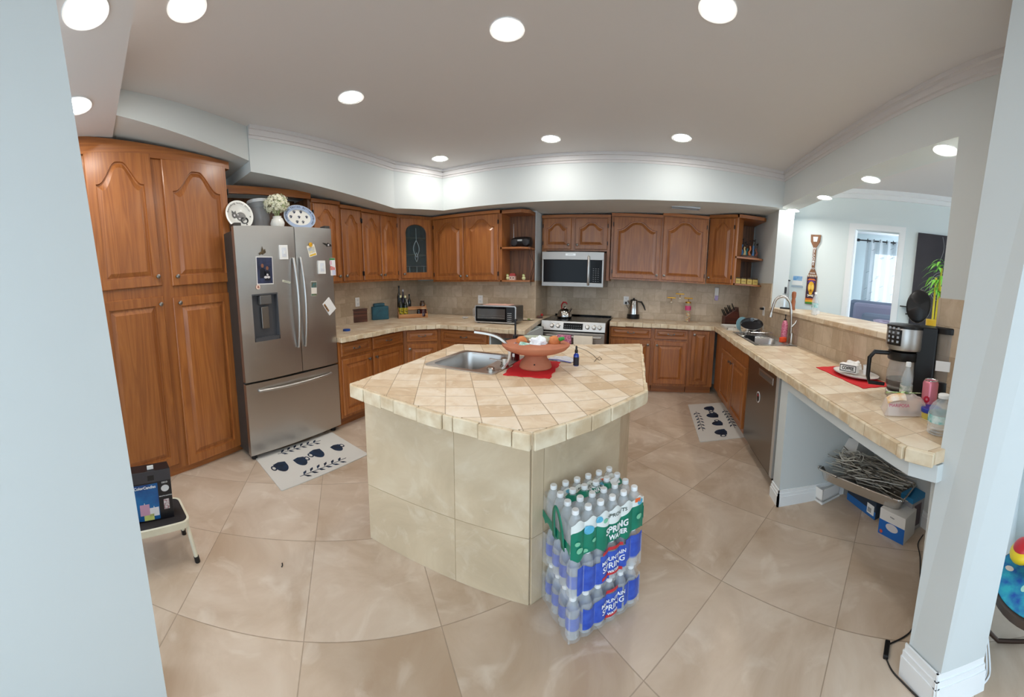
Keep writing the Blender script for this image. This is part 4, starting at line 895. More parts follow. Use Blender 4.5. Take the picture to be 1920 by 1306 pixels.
def rb(x, y, z, r, h, col, label, capc=None, labc=None, nm='bottle', alpha=1, neck=.35):
    r *= 1.25; h *= 1.5
    q = RM @ Vector((x, y, z)); tt = thing(nm, label, 'bottle' if nm == 'bottle' else 'jar', tuple(q), ang)
    MB().lathe([(r*.9, 0), (r, .004), (r, h*.55), (r*.8, h*.62), (r*neck, h*.75), (r*neck, h*.92)] if nm == 'bottle' else [(r*.8, 0), (r, .01), (r, h*.7), (r*.7, h*.85)], (0, 0, 0), 18).build('glass', mat('gl_'+col, col, .12, coat=.4), tt, smooth=True)
    MB().lathe([(r*neck*1.2, h*.90), (r*neck*1.2, h), (1e-4, h)] if nm == 'bottle' else [(r*.75, h*.84), (r*.75, h), (1e-4, h)], (0, 0, 0), 16).build('cap', mat('cp_'+(capc or col), capc or col, .4), tt, smooth=True)
    if labc: lab(MB(), r*1.02, h*.12, h*.45).build('label', mat('lb_'+labc, labc, .5, col2='2c2a1c', vscale=40), tt, smooth=True)
rb(-wd_+.035, .05, .009, .026, .20, '1b2016', 'yellow-labelled sauce bottle in the front tray, left', 'e2dfb2', 'd8c828'); rb(-wd_+.095, .05, .009, .026, .198, '1b2017', 'yellow-labelled sauce bottle in the front tray, right, with a pale sticker', 'e2dfb2', 'd9c22a')
rb(-wd_+.02, .13, .109, .022, .22, '14120f', 'tallest black bottle at the left of the upper rack tray'); rb(-wd_+.075, .13, .109, .022, .185, '231c2c', 'dark bottle with pale cap in the upper rack tray', 'b9b4bd', '5c5876')
rb(-wd_+.125, .13, .109, .016, .095, 'c9c4ba', 'small clear shaker in the middle of the upper rack tray', 'd9d6cf'); rb(-wd_+.16, .13, .109, .02, .14, '0f1113', 'small black bottle right of the shaker in the upper rack tray')
rb(wd_-.045, .13, .109, .03, .075, '4a3628', 'brown spice jar at the right of the upper rack tray', '3a2c22', None, 'spice_jar'); rb(wd_-.05, .045, .009, .04, .085, '3a0f12', 'dark red preserve jar in the front tray, right', 'c9a27c', None, 'preserve_jar'); rb(wd_-.11, .05, .009, .022, .07, '1c2028', 'small black jar in the front tray beside the preserve jar', '111111', None, 'spice_jar')
# toaster oven
p0, p1 = gz(891, 605, Z), gz(968, 609, Z); w = (p1-p0).length; ang = atan2(p1.y-p0.y, p1.x-p0.x); h = hz(p0, 891, 572)-Z
t = thing('toaster_oven', 'stainless flip-up toaster oven with dark glass door on the left worktop', 'toaster oven', tuple(p0), ang)
MB().box(0, w, .01, .26, .018, h).build('body', STEELD, t, bev=.012)
mb = MB(); o_ = [(p[0], p[1]) for p in rrect(0, w, .012, h+.004, .02, 0)]; i_ = [(p[0], p[1]) for p in rrect(.012, w-.012, .024, h-.008, .014, 0)]; prism_hole(mb, o_, i_[::-1], -.012, .01); mb.xf(Matrix(((1, 0, 0, 0), (0, 0, 1, 0), (0, 1, 0, 0), (0, 0, 0, 1)))); mb.build('front_frame', STEEL, t)
dg = MB().box(.014, w*.76, -.006, .009, .022, h-.006).build('door', BLKG, t); MB().box(.03, w*.74, -.008, -.006, .055, h-.035).build('window', mat('oven_window', '4b4744', .1, coat=.5), dg)
mb = MB()
for z in (.07, .095): mb.tube([(.04, -.009, z), (w*.73, -.009, z)], .0012, 5)
mb.build('rack', CHROME, dg)
cp = MB().box(w*.77, w-.014, -.006, .009, .022, h-.006).build('control_panel', BLK, t)
mb = MB()
for i in range(5):
    for j in range(3): mb.box(w*.80+.017*j, w*.80+.010+.017*j, -.0068, -.006, .035+.022*i, .041+.022*i)
mb.build('buttons', mat('btn_white', 'd6d8da', .4), cp)
mb = MB(); mb.tube([(-.004, .0, h*.35), (-.02, -.005, h*.35), (-.02, -.005, h*.8), (-.004, 0, h*.8)], .005, 8); mb.build('handle', STEEL, t)
for x in (.03, w-.03): MB().box(x-.012, x+.012, .02, .04, 0, .02).build('foot', BLK, t)
mb = MB(); g = [[(w*(.18+.62*i/8), .02+.2*j/6, h+.003+.003*noise.noise(Vector((i*.9, j*.8, 1)))) for j in range(7)] for i in range(9)]
q = Matrix.Translation(p0) @ Matrix.Rotation(ang, 4, 'Z'); mb.sheet(g); tw = thing('cloth', 'folded pink cloth on top of the toaster oven', 'cloth', tuple(p0), ang); mb.build('folded_cloth', mat('pink_cloth', 'e0b3a4', .9), tw, solid=.012)
p = gz(872, 597, Z); crumple('plastic_wrap', 'crumpled clear wrap with a black tie left of the toaster oven', 'wrap', (p.x, p.y, Z+.014), .028, mat('wrap', 'd8d8d6', .3, alpha=.7), 8, (1.5, .8, .4))
# plate near range
p = gz(990, 600, Z); t = thing('plate', 'small pale plate with a green pepper piece by the range', 'plate', tuple(p)); MB().lathe([(.03, 0), (.05, .004), (.085, .012), (.086, .014), (.05, .007), (1e-4, .006)], (0, 0, 0), 30).build('dish', mat('pale_plate', 'dccfb8', .4), t, smooth=True)
o = MB().ball((0, 0, .008), .014, 12, 8, (1.6, .8, .6)).build('pepper_piece', mat('pepper_green', '6f8a3a', .5), None, smooth=True, loc=(p.x+.01, p.y, Z+.006)); T(o, 'green pepper piece on the small pale plate', 'vegetable')
p = Vector((-1.345, 4.45, Z)); t = thing('spoon_rest', 'brown wooden spoon rest with a red tip between plate and range', 'spoon rest', tuple(p), .2); MB().box(-.045, .03, -.02, .02, 0, .035).build('block', REDW, t, bev=.006); MB().ball((.02, 0, .045), .018, 12, 8).build('red_tip', mat('red_glaze', 'b02a26', .3), t, smooth=True)
# wall plates
def outlet(name, label, P, kind, wd=.072, hh=.115, sw=False, group=None):
    t = thing(name, label, 'outlet', tuple(P), {'-y': 0, '+x': RL, '-x': RR}[kind], group); MB().box(-wd/2, wd/2, -.006, 0, -hh/2, hh/2).build('plate', WHT, t, bev=.002)
    for s in (-1, 1): MB().box(-.016, .016, -.008, -.005, s*.026-.014, s*.026+.014).build('socket', mat('socket_white', 'dfe1e2', .4), t, bev=.003)
    return t
p = gx(670, 566, XL+.013); outlet('wall_outlet', 'white outlet on the left backsplash above the wooden box', (XL+.0125, p.y, p.z), '+x')
p = gy(901, 561, YL_-.013); outlet('wall_outlet', 'white outlet on the backsplash behind the toaster oven', (p.x, YL_-.0125, p.z), '-y')
p = gy(1174, 563, YA-.013); outlet('wall_outlet', 'white outlet with a black plug behind the percolator', (p.x, YA-.0125, p.z), '-y')
P174 = Vector((p.x, YA-.02, p.z-.03))
p = gx(1432, 583, XR-.013); outlet('wall_outlet', 'white outlet with a black adapter on the right backsplash above the dish tray', (XR-.0125, p.y, p.z), '-x')
o = MB().box(-.03, .03, -.04, 0, -.014, .014).build('adapter', BLK, None, bev=.004, loc=(XR-.0215, p.y, p.z+.03), rot=(0, 0, RR)); T(o, 'black plug adapter in the right backsplash outlet', 'plug')
# radio shelf
SZ = 1.812; p = gy(974, 464, 4.30); t = thing('radio', 'black portable radio with antenna on the open shelf beside the microwave', 'radio', (-1.56, 4.25, SZ), -.08)
mb = MB().lathe([(.02, -.135), (.055, -.125), (.066, -.08), (.068, 0), (.066, .08), (.055, .125), (.02, .135)], (0, .05, .067), 24, axis='x'); mb.build('case', BLK, t, smooth=True); MB().box(-.03, .03, -.019, -.014, .075, .095).build('display', mat('radio_display', 'aab0b2', .3), t)
MB().tube([(-.12, .06, .09), (-.122, .06, .30)], .003, 8).build('antenna', CHROME, t)
for s in (-1, 1): MB().lathe([(.042, 0), (.042, .004), (.038, .006), (1e-4, .005)], (s*.08, -.012, .06), 20, axis='y').build('speaker_grille', mat('grille', '26262a', .6), t, smooth=True)
mb = MB(); a = Vector((-1.43, 4.2, 1.82)); mb.tube([a, a+Vector((.03, 0, -.03)), a+Vector((.06, .02, -.22)), a+Vector((.02, .03, -.34)), a+Vector((.012, .06, -.48))], .003, 6); mb.tube([a, a+Vector((.012, 0, -.1)), a+Vector((.07, .01, -.2)), a+Vector((.05, .03, -.3)), a+Vector((.012, .05, -.42))], .003, 6)
mb.xf(t.matrix_basis.inverted()); mb.build('cord', BLK, t)
def frog(x, label):
    t = thing('figurine', label, 'figurine', (x, 4.22, 1.4055), 0, None); m = mat('pale_green_ceramic', 'd3d6a0', .35)
    MB().ball((0, 0, .024), .024, 14, 10, (1, .8, 1)).build('body', m, t, smooth=True); MB().ball((0, -.006, .056), .017, 12, 10).build('head', m, t, smooth=True)
    for s in (-1, 1): MB().ball((s*.009, -.012, .072), .006, 8, 6).build('eye', mat('green_ceramic', '7c8f4a', .4), t, smooth=True)
frog(-1.715, 'pale green frog figurine left of the tiny house on the open shelf'); frog(-1.50, 'pale green frog figurine standing alone at the shelf end')
t = thing('house_figurine', 'tiny cream house figurine with a red roof on the open shelf', 'figurine', (-1.655, 4.23, 1.4055)); MB().box(-.038, .038, -.02, .03, 0, .05).build('walls', mat('cream_house', 'd8b9ac', .6), t)
MB().frust([(-.042, -.024, .05), (.042, -.024, .05), (.042, .034, .05), (-.042, .034, .05)], [(-.03, .004, .085), (.03, .004, .085), (.03, .006, .085), (-.03, .006, .085)]).build('roof', mat('red_roof', '9a2f2f', .5), t)
for x in (-.018, .018): MB().box(x-.006, x+.006, -.0215, -.0195, .018, .036).build('window', BLK, t)
# ---- range / right back counter
p = Vector((RX+.215, RY+.36, .9185)); t = thing('kettle', 'stainless whistling kettle with a red handle on the cooktop', 'kettle', tuple(p))
r = pw(30, p)/2*1.0; r = .098
MB().lathe([(r*.92, 0), (r, .012), (r*1.0, .03), (r*.86, .08), (r*.55, .115), (r*.28, .128), (r*.26, .134), (1e-4, .136)], (0, 0, 0), 32).build('body', mat('kettle_steel', 'b9b7b4', .12, 1), t, smooth=True)
MB().lathe([(.014, .134), (.008, .142), (.014, .15), (1e-4, .152)], (0, 0, 0), 12).build('lid_knob', BLK, t, smooth=True)
mb = MB(); mb.tube([(-.04, 0, .11), (-.042, 0, .17), (-.02, 0, .205), (.015, 0, .205), (.035, 0, .18)], [.006, .010, .012, .012, .008], 10); mb.build('handle', mat('red_handle', '8f1f1c', .35), t, smooth=True)
MB().tube([(.06, -.01, .08), (.09, -.015, .12), (.1, -.018, .13)], [.016, .011, .012], 10).build('spout', MC['kettle_steel'], t, smooth=True)
# HOME sign
p = gz(1148, 594, Z); t = thing('word_sign', 'dark wire word sign reading HOME partly hidden by the percolator', 'sign', (p.x-.04, p.y+.05, Z))
SH = grow(1148, 594, 572)
def wire_letter(x, pts_list): 
    mb = MB()
    for pts, cl in pts_list: mb.tube([(x+a*SH*.62, 0, .003+c*SH) for a, c in pts], .0035, 6, closed=cl)
    mb.build('letter', mat('rust_wire', '4a3730', .5, .4), t)
Hh = [(0, 0), (0, 1), (.2, 1), (.2, .6), (.75, .6), (.75, 1), (.95, 1), (.95, 0), (.75, 0), (.75, .45), (.2, .45), (.2, 0)]
wire_letter(0, [(Hh, True)]); ov = lambda rx, rz: [(.5+rx*cos(2*pi*k/18), .4+rz*sin(2*pi*k/18)) for k in range(18)]
wire_letter(SH*.75, [(ov(.48, .4), True), (ov(.28, .22), True)])
wire_letter(SH*1.5, [([(0, 0), (0, 1), (.2, 1), (.5, .5), (.8, 1), (1, 1), (1, 0), (.8, 0), (.8, .6), (.5, .2), (.2, .6), (.2, 0)], True)])
wire_letter(SH*2.25, [([(0, 0), (0, 1), (.8, 1), (.8, .8), (.2, .8), (.2, .6), (.7, .6), (.7, .42), (.2, .42), (.2, .2), (.8, .2), (.8, 0)], True)])
# percolator
p = gz(1187, 597, Z); H_ = grow(1187, 597, 560); t = thing('percolator', 'stainless electric percolator with black base and handle', 'coffee pot', tuple(p))
r = pw(24, p)/2
MB().lathe([(r*.98, 0), (r*1.0, .004), (r*.95, H_*.22), (r*.85, H_*.24)], (0, 0, 0), 24).build('base', BLK, t, smooth=True)
MB().lathe([(r*.88, H_*.24), (r*.86, H_*.3), (r*.62, H_*.9), (r*.6, H_*.92)], (0, 0, 0), 24).build('pot', mat('kettle_steel', ''), t, smooth=True)
MB().lathe([(r*.62, H_*.92), (r*.5, H_*.96), (r*.15, H_*.98), (r*.15, H_*1.04), (1e-4, H_*1.05)], (0, 0, 0), 20).build('lid', BLK, t, smooth=True)
MB().tube([(r*.6, 0, H_*.88), (r*1.2, 0, H_*.86), (r*1.6, 0, H_*.66), (r*1.85, 0, H_*.45)], [.008, .012, .012, .007], 8).build('handle', BLK, t, smooth=True)
MB().tube([(-r*.6, 0, H_*.8), (-r*.95, 0, H_*.9)], [.02, .008], 8).build('spout', MC['kettle_steel'], t, smooth=True)
mb = MB().tube([P174, P174+Vector((0, -.03, 0)), P174+Vector((.02, -.05, -.05)), Vector((p.x-.02, p.y+.07, Z+.06)), Vector((p.x, p.y+r*.9, Z+.03))], .003, 6); mb.box(P174.x-.013, P174.x+.013, P174.y-.028, P174.y-.001, P174.z-.016, P174.z+.012)
mb.xf(Matrix.Translation(p).inverted()); mb.build('cord', BLK, t)
# gold hooks
for (px, py), lb in (((1259, 559), 'lowest left gold wall hook with a bead above the worktop'), ((1275, 552), 'highest gold wall hook in the middle of three'), ((1291, 560), 'right gold wall hook above the candy jar')):
    p = gy(px, py, YA-.013); t = thing('wall_hook', lb, 'hook', (p.x, YA-.0125, p.z), 0, 'gold wall hooks'); GO = mat('gold', 'c9963f', .3, .9)
    MB().box(-.06, .06, -.012, 0, .0, .018).build('bar', GO, t, bev=.004); mb = MB(); mb.tube([(0, -.008, 0), (0, -.02, -.012), (0, -.026, -.03), (0, -.014, -.04)], .004, 8); mb.build('hook', GO, t, smooth=True); MB().ball((0, -.018, -.055), .016, 12, 8).build('bead', mat('pearl', 'eadfc8', .2), t, smooth=True)
p = Vector((.594, 4.88, Z)); h = hz(p, 1289, 568)-Z; t = thing('candy_jar', 'slim clear jar of sweets with a pink band under the gold hooks', 'jar', (p.x, p.y, Z)); r = .042
MB().lathe([(r*.9, 0), (r, .005), (r, h*.9), (r*.9, h)], (0, 0, 0), 20, cap=True).build('glass', mat('jar_glass', 'dccbb0', .1, alpha=.35), t, smooth=True); MB().lathe([(r*1.01, h*.62), (r*1.01, h*.86)], (0, 0, 0), 20, cap=False).build('pink_band', mat('pink_band', 'd24a7e', .4), t, smooth=True)
MB().lathe([(r*.92, h), (r*.92, h+.02), (1e-4, h+.022)], (0, 0, 0), 20).build('lid', GO, t, smooth=True)
rr_ = random.Random(5); mb = MB()
for k in range(26): a = rr_.uniform(0, 6.28); q = rr_.uniform(0, r*.7); mb.mi = k % 3; mb.ball((q*cos(a), q*sin(a), .012+h*.5*rr_.random()), .011, 8, 6)
o = mb.build('sweets', [mat('sw1', 'd9a640', .4), mat('sw2', 'b9483c', .4), mat('sw3', 'e8d9b8', .4)], t, smooth=True); o['kind'] = 'stuff'
p = gy(1343, 553, YA-.013); t = thing('air_freshener', 'white and lilac plug-in air freshener on the back tiles', 'air freshener', (p.x, YA-.0125, p.z)); MB().box(-.03, .03, -.03, 0, -.05, .11).build('case', WHT, t, bev=.008); MB().box(-.024, .024, -.034, -.005, -.075, -.005).build('refill', mat('lilac', 'b9a9d6', .2), t, bev=.006)
# knife block
p = Vector((1.20, 4.80, Z)); t = thing('knife_block', 'dark red wooden knife block full of black-handled knives', 'knife block', (p.x, p.y+.0, Z), az(p)+.5)
KB = wood('knife_block_wood', '2a110c', '47201a', '5c2c22', 0, .4)
s = .25
MB().frust([(-s*.5, -.05, 0), (s*.5, -.05, 0), (s*.5, .05, 0), (-s*.5, .05, 0)], [(-s*.5, -.05, s*.45), (s*.3, -.05, s*1.0), (s*.3, .05, s*1.0), (-s*.5, .05, s*.45)]).build('block', KB, t, bev=.006)
for k in range(7):
    a = (k % 4)/3; bz = (k//4); x = -s*.42+a*s*.5; z = s*(.5+a*.35); y = -.03+.05*bz
    MB().tube([(x, y, z), (x-.028, y, z+.045), (x-.045, y, z+.082)], [.008, .009, .007], 8).build('knife_handle', BLK, t, smooth=True)
# ================================================================== MAIN SINK + RIGHT COUNTER
ms = thing('kitchen_sink', 'double-bowl stainless sink with black rim below the pass-through', 'sink', ((SX0+SX1)/2, (SY0+SY1)/2, Z))
hx, hy = (SX1-SX0)/2+.012, (SY1-SY0)/2+.012
mb = MB(); O_ = [(p[0], p[1]) for p in rrect(-hx, hx+.06, -hy, hy, .02, 0)]
prism_hole(mb, O_, [(p[0], p[1]) for p in rrect(-hx+.03, hx-.03, -hy+.03, -.012, .05, 0)][::-1], .0008, .0065)
MB().box(0, 0.001, 0, .001, 0, .001)
mb2 = MB(); 
for a, b_ in ((-hy+.03, -.012), (.012, hy-.03)): pass
mb = MB(); 
mb.box(-hx, -hx+.035, -hy, hy, .0008, .0065); mb.box(hx-.035, hx+.055, -hy, hy, .0008, .0065); mb.box(-hx, hx, -hy, -hy+.035, .0008, .0065); mb.box(-hx, hx, hy-.035, hy, .0008, .0065); mb.box(-hx, hx, -.014, .014, .0008, .0065)
mb.build('rim', STEEL, ms, bev=.002)
mb = MB(); e = .004
for a in ((-hx-e, -hx, -hy-e, hy+e), (hx+.055, hx+.059, -hy-e, hy+e), (-hx-e, hx+.059, -hy-e, -hy), (-hx-e, hx+.059, hy, hy+e)): mb.box(*a, .0006, .004)
mb.build('dark_seal', BLK, ms)
basin(ms, 0, 0, 0, 0, [(-hx+.033, hx-.033, -hy+.033, -.014), (-hx+.033, hx-.033, .014, hy-.033)], 0)
# gooseneck faucet
fb = gz(1484, 630, Z); fb = Vector((1.43, fb.y*1.43/fb.x, Z)); kf = thing('kitchen_faucet', 'brushed nickel gooseneck pull-down faucet at the main sink', 'faucet', (fb.x, fb.y, Z+.0065)); org = Vector((fb.x, fb.y, Z+.0065))
pts = [gp(a, c, fb)-org for a, c in ((1484, 626), (1484, 602), (1483.5, 585), (1482, 570), (1478, 561.5), (1470, 556), (1461, 557), (1454, 563), (1449.5, 575), (1446.5, 586))]
def smooth_pts(P, k=4):
    out = []; N = len(P)
    for i in range(N-1):
        p0, p1, p2, p3 = P[max(i-1, 0)], P[i], P[i+1], P[min(i+2, N-1)]
        for j in range(k):
            u = j/k; out.append(.5*((2*p1)+(-p0+p2)*u+(2*p0-5*p1+4*p2-p3)*u*u+(-p0+3*p1-3*p2+p3)*u**3))
    return out+[P[-1]]
pts[0].z = 0
MB().tube(smooth_pts(pts), .0135, 14).build('neck', NICK, kf, smooth=True)
hp = [gp(a, c, fb)-org for a, c in ((1446.5, 585), (1444.5, 594))]; MB().tube([hp[0], hp[1]], [.014, .021], 14).build('spray_head', NICK, kf, smooth=True)
MB().lathe([(.03, 0), (.03, .006), (.021, .012), (.021, .10), (.018, .11)], (0, 0, 0), 20).build('base', NICK, kf, smooth=True)
lv = [gp(a, c, fb)-org for a, c in ((1485, 612), (1491, 606), (1494, 600))]; MB().tube(lv, [.014, .011, .007], 10).build('lever', NICK, kf, smooth=True)
p = gz(1510, 636, Z); t = thing('soap_dispenser', 'small silver soap dispenser at the near corner of the main sink', 'soap dispenser', tuple(p)); MB().lathe([(.02, 0), (.02, .008), (.012, .012), (.010, .05), (.016, .055), (.016, .066), (1e-4, .068)], (0, 0, 0), 16).build('body', NICK, t, smooth=True); MB().tube([(0, 0, .06), (-.035, 0, .058)], .006, 8).build('spout', NICK, t, smooth=True)
# pink soap bottle, sponge
p = Vector((1.43, 2.98, Z+.0065)); p = gz(1470, 628, Z); p = Vector((1.425, p.y*1.425/p.x, Z+.007)); h = hz(p, 1470, 600)-p.z
t = thing('hand_soap_bottle', 'pink hand soap bottle with black pump behind the sink', 'soap bottle', tuple(p)); MB().lathe([(.03, 0), (.034, .005), (.034, h*.78), (.024, h*.93), (.014, h)], (0, 0, 0), 20).build('bottle', mat('pink_soap', 'e79bb0', .35, col2='c25578', vscale=60), t, smooth=True)
MB().lathe([(.014, h), (.014, h+.014), (.005, h+.016), (.005, h+.05), (.01, h+.052), (.01, h+.06), (1e-4, h+.06)], (0, 0, 0), 14).build('pump', BLK, t, smooth=True)
p = gz(1468, 634, Z); o = MB().box(-.04, .04, -.02, .02, 0, .05).build('sponge', mat('orange_sponge', 'f0562a', .8, bump=.6, bscale=120), None, bev=.008, loc=(1.375, p.y*1.375/p.x, Z+.009), rot=(0, 0, .5)); T(o, 'bright orange sponge standing in front of the pink soap bottle', 'sponge')
# dish rack with pan
dk = thing('dish_rack', 'chrome wire dish rack over the far bowl of the main sink', 'dish rack', (1.19, 3.76, Z+.0075))
mb = MB(); X0, X1, Y0, Y1 = -.17, .17, -.19, .17
for z in (.004, .055):
    mb.tube([(X0, Y0, z), (X1, Y0, z), (X1, Y1, z), (X0, Y1, z)], .003, 6, closed=True)
for k in range(9):
    x = X0+(X1-X0)*k/8; mb.tube([(x, Y0, .055), (x, Y0, .004), (x, Y1, .004), (x, Y1, .055)], .002, 5)
for k in range(6): y = Y0+(Y1-Y0)*k/5; mb.tube([(X0, y, .055), (X0, y, .004), (X1, y, .004), (X1, y, .055)], .002, 5)
mb.build('wire_frame', CHROME, dk)
p = Vector((1.185, 3.2, Z+.07)); t = thing('frying_pan', 'stainless and black pan lying upside down in the dish rack', 'pan', (1.17, 3.74, Z+.02), -.3)
g = MB().lathe([(.10, 0), (.122, .010), (.124, .05)], (0, 0, 0), 32, cap=True); g.xf(Matrix.Translation((0, 0, .055)) @ Matrix.Rotation(radians(26), 4, 'X')); g.build('pan_base', mat('pan_black', '17171b', .25), t, smooth=True)
g = MB().lathe([(.1235, .012), (.128, .07), (.126, .072), (.122, .014)], (0, 0, 0), 32, cap=False); g.xf(Matrix.Translation((0, .0, .055)) @ Matrix.Rotation(radians(26), 4, 'X')); g.build('steel_rim', CHROME, t, smooth=True)
t = thing('plate', 'pale blue-green glass plate standing at the far end of the dish rack', 'plate', (1.09, 3.84, Z+.018), .3)
g = MB().lathe([(1e-4, 0), (.06, .0), (.088, .012), (.086, .016), (.058, .005), (1e-4, .005)], (0, 0, 0), 30, cap=False); g.xf(Matrix.Translation((0, 0, .089)) @ Matrix.Rotation(radians(78), 4, 'X')); g.build('dish', mat('aqua_glass', '8fb9c4', .1, alpha=.7), t, smooth=True)
t = thing('bowl', 'clear glass bowl behind the pan in the dish rack', 'bowl', (1.25, 3.86, Z+.018), 0)
g = MB().lathe([(.03, 0), (.07, .02), (.085, .06), (.082, .06), (.066, .024), (.02, .006)], (0, 0, 0), 26, cap=False); g.xf(Matrix.Translation((0, 0, .09)) @ Matrix.Rotation(radians(100), 4, 'X')); g.build('glass', mat('bowl_glass', 'dfe7e8', .08, alpha=.45), t, smooth=True)
t = thing('sponge_caddy', 'black caddy hanging on the divider of the main sink', 'caddy', (1.10, 3.555, Z+.008)); mb = MB(); mb.box(-.05, .05, -.03, .03, -.045, -.04); mb.box(-.05, .05, -.03, -.026, -.045, .018); mb.box(-.05, .05, .026, .03, -.045, .018); mb.box(-.05, -.046, -.03, .03, -.045, .018); mb.box(.046, .05, -.03, .03, -.045, .018); mb.build('tray', BLK, t)
# white drainer board behind the sink rack
p0, p1, p2, p3 = gz(1372, 596, Z), gz(1400, 611, Z), gz(1436, 611, Z), gz(1420, 594, Z)
t = thing('drain_board', 'white shallow drain tray between knife block and sink', 'tray', (1.17, 4.33, Z)); mb = MB(); mb.box(-.18, .24, -.20, .2, .0, .008)
for a in ((-.18, .24, -.20, -.19), (-.18, .24, .19, .2), (-.18, -.17, -.2, .2), (.23, .24, -.2, .2)): mb.box(*a, .008, .032)
mb.build('tray', mat('tray_white', 'd9d8d2', .35), t, bev=.002)
# paper towel
p = gz(1525, 643, Z); h = hz(p, 1525, 581)-Z
t = thing('paper_towel_holder', 'paper towel roll on a round dark holder beside the pass-through ledge', 'paper towel', tuple(p)); MB().lathe([(.078, 0), (.08, .004), (.08, .016), (.076, .02), (1e-4, .02)], (0, 0, 0), 32).build('base', mat('dark_holder', '2a2725', .5), t, smooth=True)
MB().lathe([(.036, .021), (.037, .023), (.037, h-.002), (.035, h), (.012, h), (.012, h-.01)], (0, 0, 0), 32).build('paper_roll', mat('paper_white', 'f4f3f1', .9, bump=.15, bscale=200), t, smooth=True); MB().lathe([(.006, .02), (.006, h+.008), (1e-4, h+.012)], (0, 0, 0), 12).build('rod', MC['dark_holder'], t, smooth=True)
# things on the ledge
LZ = 1.225
def ledge(px, py, x=1.62): d = ray(px, py); k = x/d.x; return Vector((x, d.y*k, LZ))
p = ledge(1527, 582, 1.6); h = hz(p, 1527, 547)-LZ
def water_bottle(name, label, P, r, h, band, rz=0, group=None, txt=None, film=PETC):
    t = thing(name, label, 'bottle', tuple(P), rz, group)
    pr_ = [(r*.8, 0), (r, .008), (r*.94, h*.08), (r, h*.11), (r*.94, h*.15), (r, h*.19), (r*.95, h*.23), (r, h*.27), (r, h*.52), (r*.95, h*.55), (r*.98, h*.62), (r*.78, h*.74), (r*.40, h*.87), (r*.36, h*.9)]
    MB().lathe(pr_, (0, 0, 0), 24, cap=True).build('bottle_body', film, t, smooth=True)
    MB().lathe([(r*.42, h*.905), (r*.43, h*.91), (r*.43, h*.985), (r*.38, h), (1e-4, h)], (0, 0, 0), 20).build('cap', CAPW, t, smooth=True)
    if band:
        o = lab(MB(), r*1.012, h*.33, h*.52).build('label', mat('band_'+band, band, .4, col2='d7e7e6' if band != '2b6b4c' else 'e6d9d8', vscale=35), t, smooth=True)
    return t
water_bottle('water_bottle', 'small clear water bottle with teal label standing on the bar ledge', p, .032, h, '2fa3a6')
p = ledge(1487, 573, 1.66); h = hz(p, 1487, 546)-LZ
t = thing('pepper_mill', 'tall brown wooden pepper mill on the far end of the ledge', 'pepper mill', tuple(p)); MB().lathe([(.026, 0), (.028, .005), (.022, h*.2), (.026, h*.45), (.02, h*.62), (.024, h*.68), (.027, h*.8), (.026, h*.95), (.012, h), (1e-4, h)], (0, 0, 0), 20).build('body', mat('mill_wood', '9a5a36', .4), t, smooth=True)
p = ledge(1472, 574, 1.6); t = thing('knife_stand', 'clear acrylic knife stand with a black base and a dark-handled knife', 'knife stand', tuple(p), az(p)); h = hz(p, 1472, 526)-LZ
MB().box(-.06, .06, -.03, .03, 0, .018).build('base', BLK, t, bev=.004); MB().box(-.045, .02, -.01, .012, .018, h*.55).build('acrylic_block', mat('acrylic', 'cfd8da', .05, alpha=.4), t); MB().box(-.02, .0, -.004, .004, .02, h*.5).build('blade', CHROME, t); MB().box(-.024, .004, -.009, .009, h*.5, h*.78).build('grip', BLK, t, bev=.004)
MB().box(.012, .034, -.008, .008, .1, h).build('steel_sheath', STEELD, t, bev=.004); MB().box(.010, .036, -.009, .009, h, h+.014).build('sheath_tip', BLK, t)
# plate with COFFEE box on red mat
wavy_mat('place_mat', 'red wavy-edged place mat under the coffee tray on the right counter', [Vector((x_, y_, Z)) for x_, y_ in ((1.20, 2.22), (1.45, 2.24), (1.45, 1.66), (1.22, 1.66))], Z+.0005, REDM, .004)
pc = gz(1606, 684, Z); pc = Vector((1.355, pc.y*1.355/pc.x, Z)); t = thing('serving_plate', 'oval white plate with a dark blue rim holding coffee things', 'plate', (pc.x, pc.y, Z+.005), .15)
MB().lathe([(.08, 0), (.11, .003), (.15, .018), (.151, .021), (.11, .008), (1e-4, .006)], (0, 0, 0), 40, sx=.80, sy=1.25).build('plate', mat('enamel_white', 'f1f0ee', .2, coat=.4), t, smooth=True)
MB().lathe([(.1505, .0205), (.1525, .0215), (.1505, .0225)], (0, 0, 0), 40, cap=False, sx=.80, sy=1.25).build('blue_rim', mat('navy_rim', '252f5a', .3), t, smooth=True)
pb = gp(1590, 676, pc); a = az(pc)
t = thing('coffee_sign_box', 'small white box lettered COFFEE on the oval plate', 'box', (pc.x-.06, pc.y+.01, Z+.0265), a-.35); MB().box(-.062, .062, -.0, .05, 0, .055).build('box', WHT, t, bev=.002)
MB().box(-.058, .058, -.0012, .0, .006, .049).build('black_frame', BLK, t); MB().box(-.053, .053, -.0020, -.001, .011, .044).build('white_panel', WHT, t)
mb = MB(); textmesh(mb, 'COFFEE', .030, facing(0, -.0026, .027), .0005, bold=.0012, sx=.82); mb.build('lettering', mat('ink', ''), t)
crumple('filter_bag', 'white crumpled coffee filter bag behind the COFFEE box', 'bag', (pc.x+.01, pc.y+.05, Z+.062), .05, mat('bag_white', 'ecebe9', .7), 9.2, (1.3, 1, .7))
p = (pc.x+.045, pc.y-.06, Z+.0265); t = thing('paper_cup', 'small white cup at the near end of the oval plate', 'cup', p); MB().lathe([(.022, 0), (.026, .06), (.024, .06), (.02, .004)], (0, 0, 0), 24, cap=True).build('cup', mat('cup_white', 'eceef0', .4, alpha=.9), t, smooth=True)
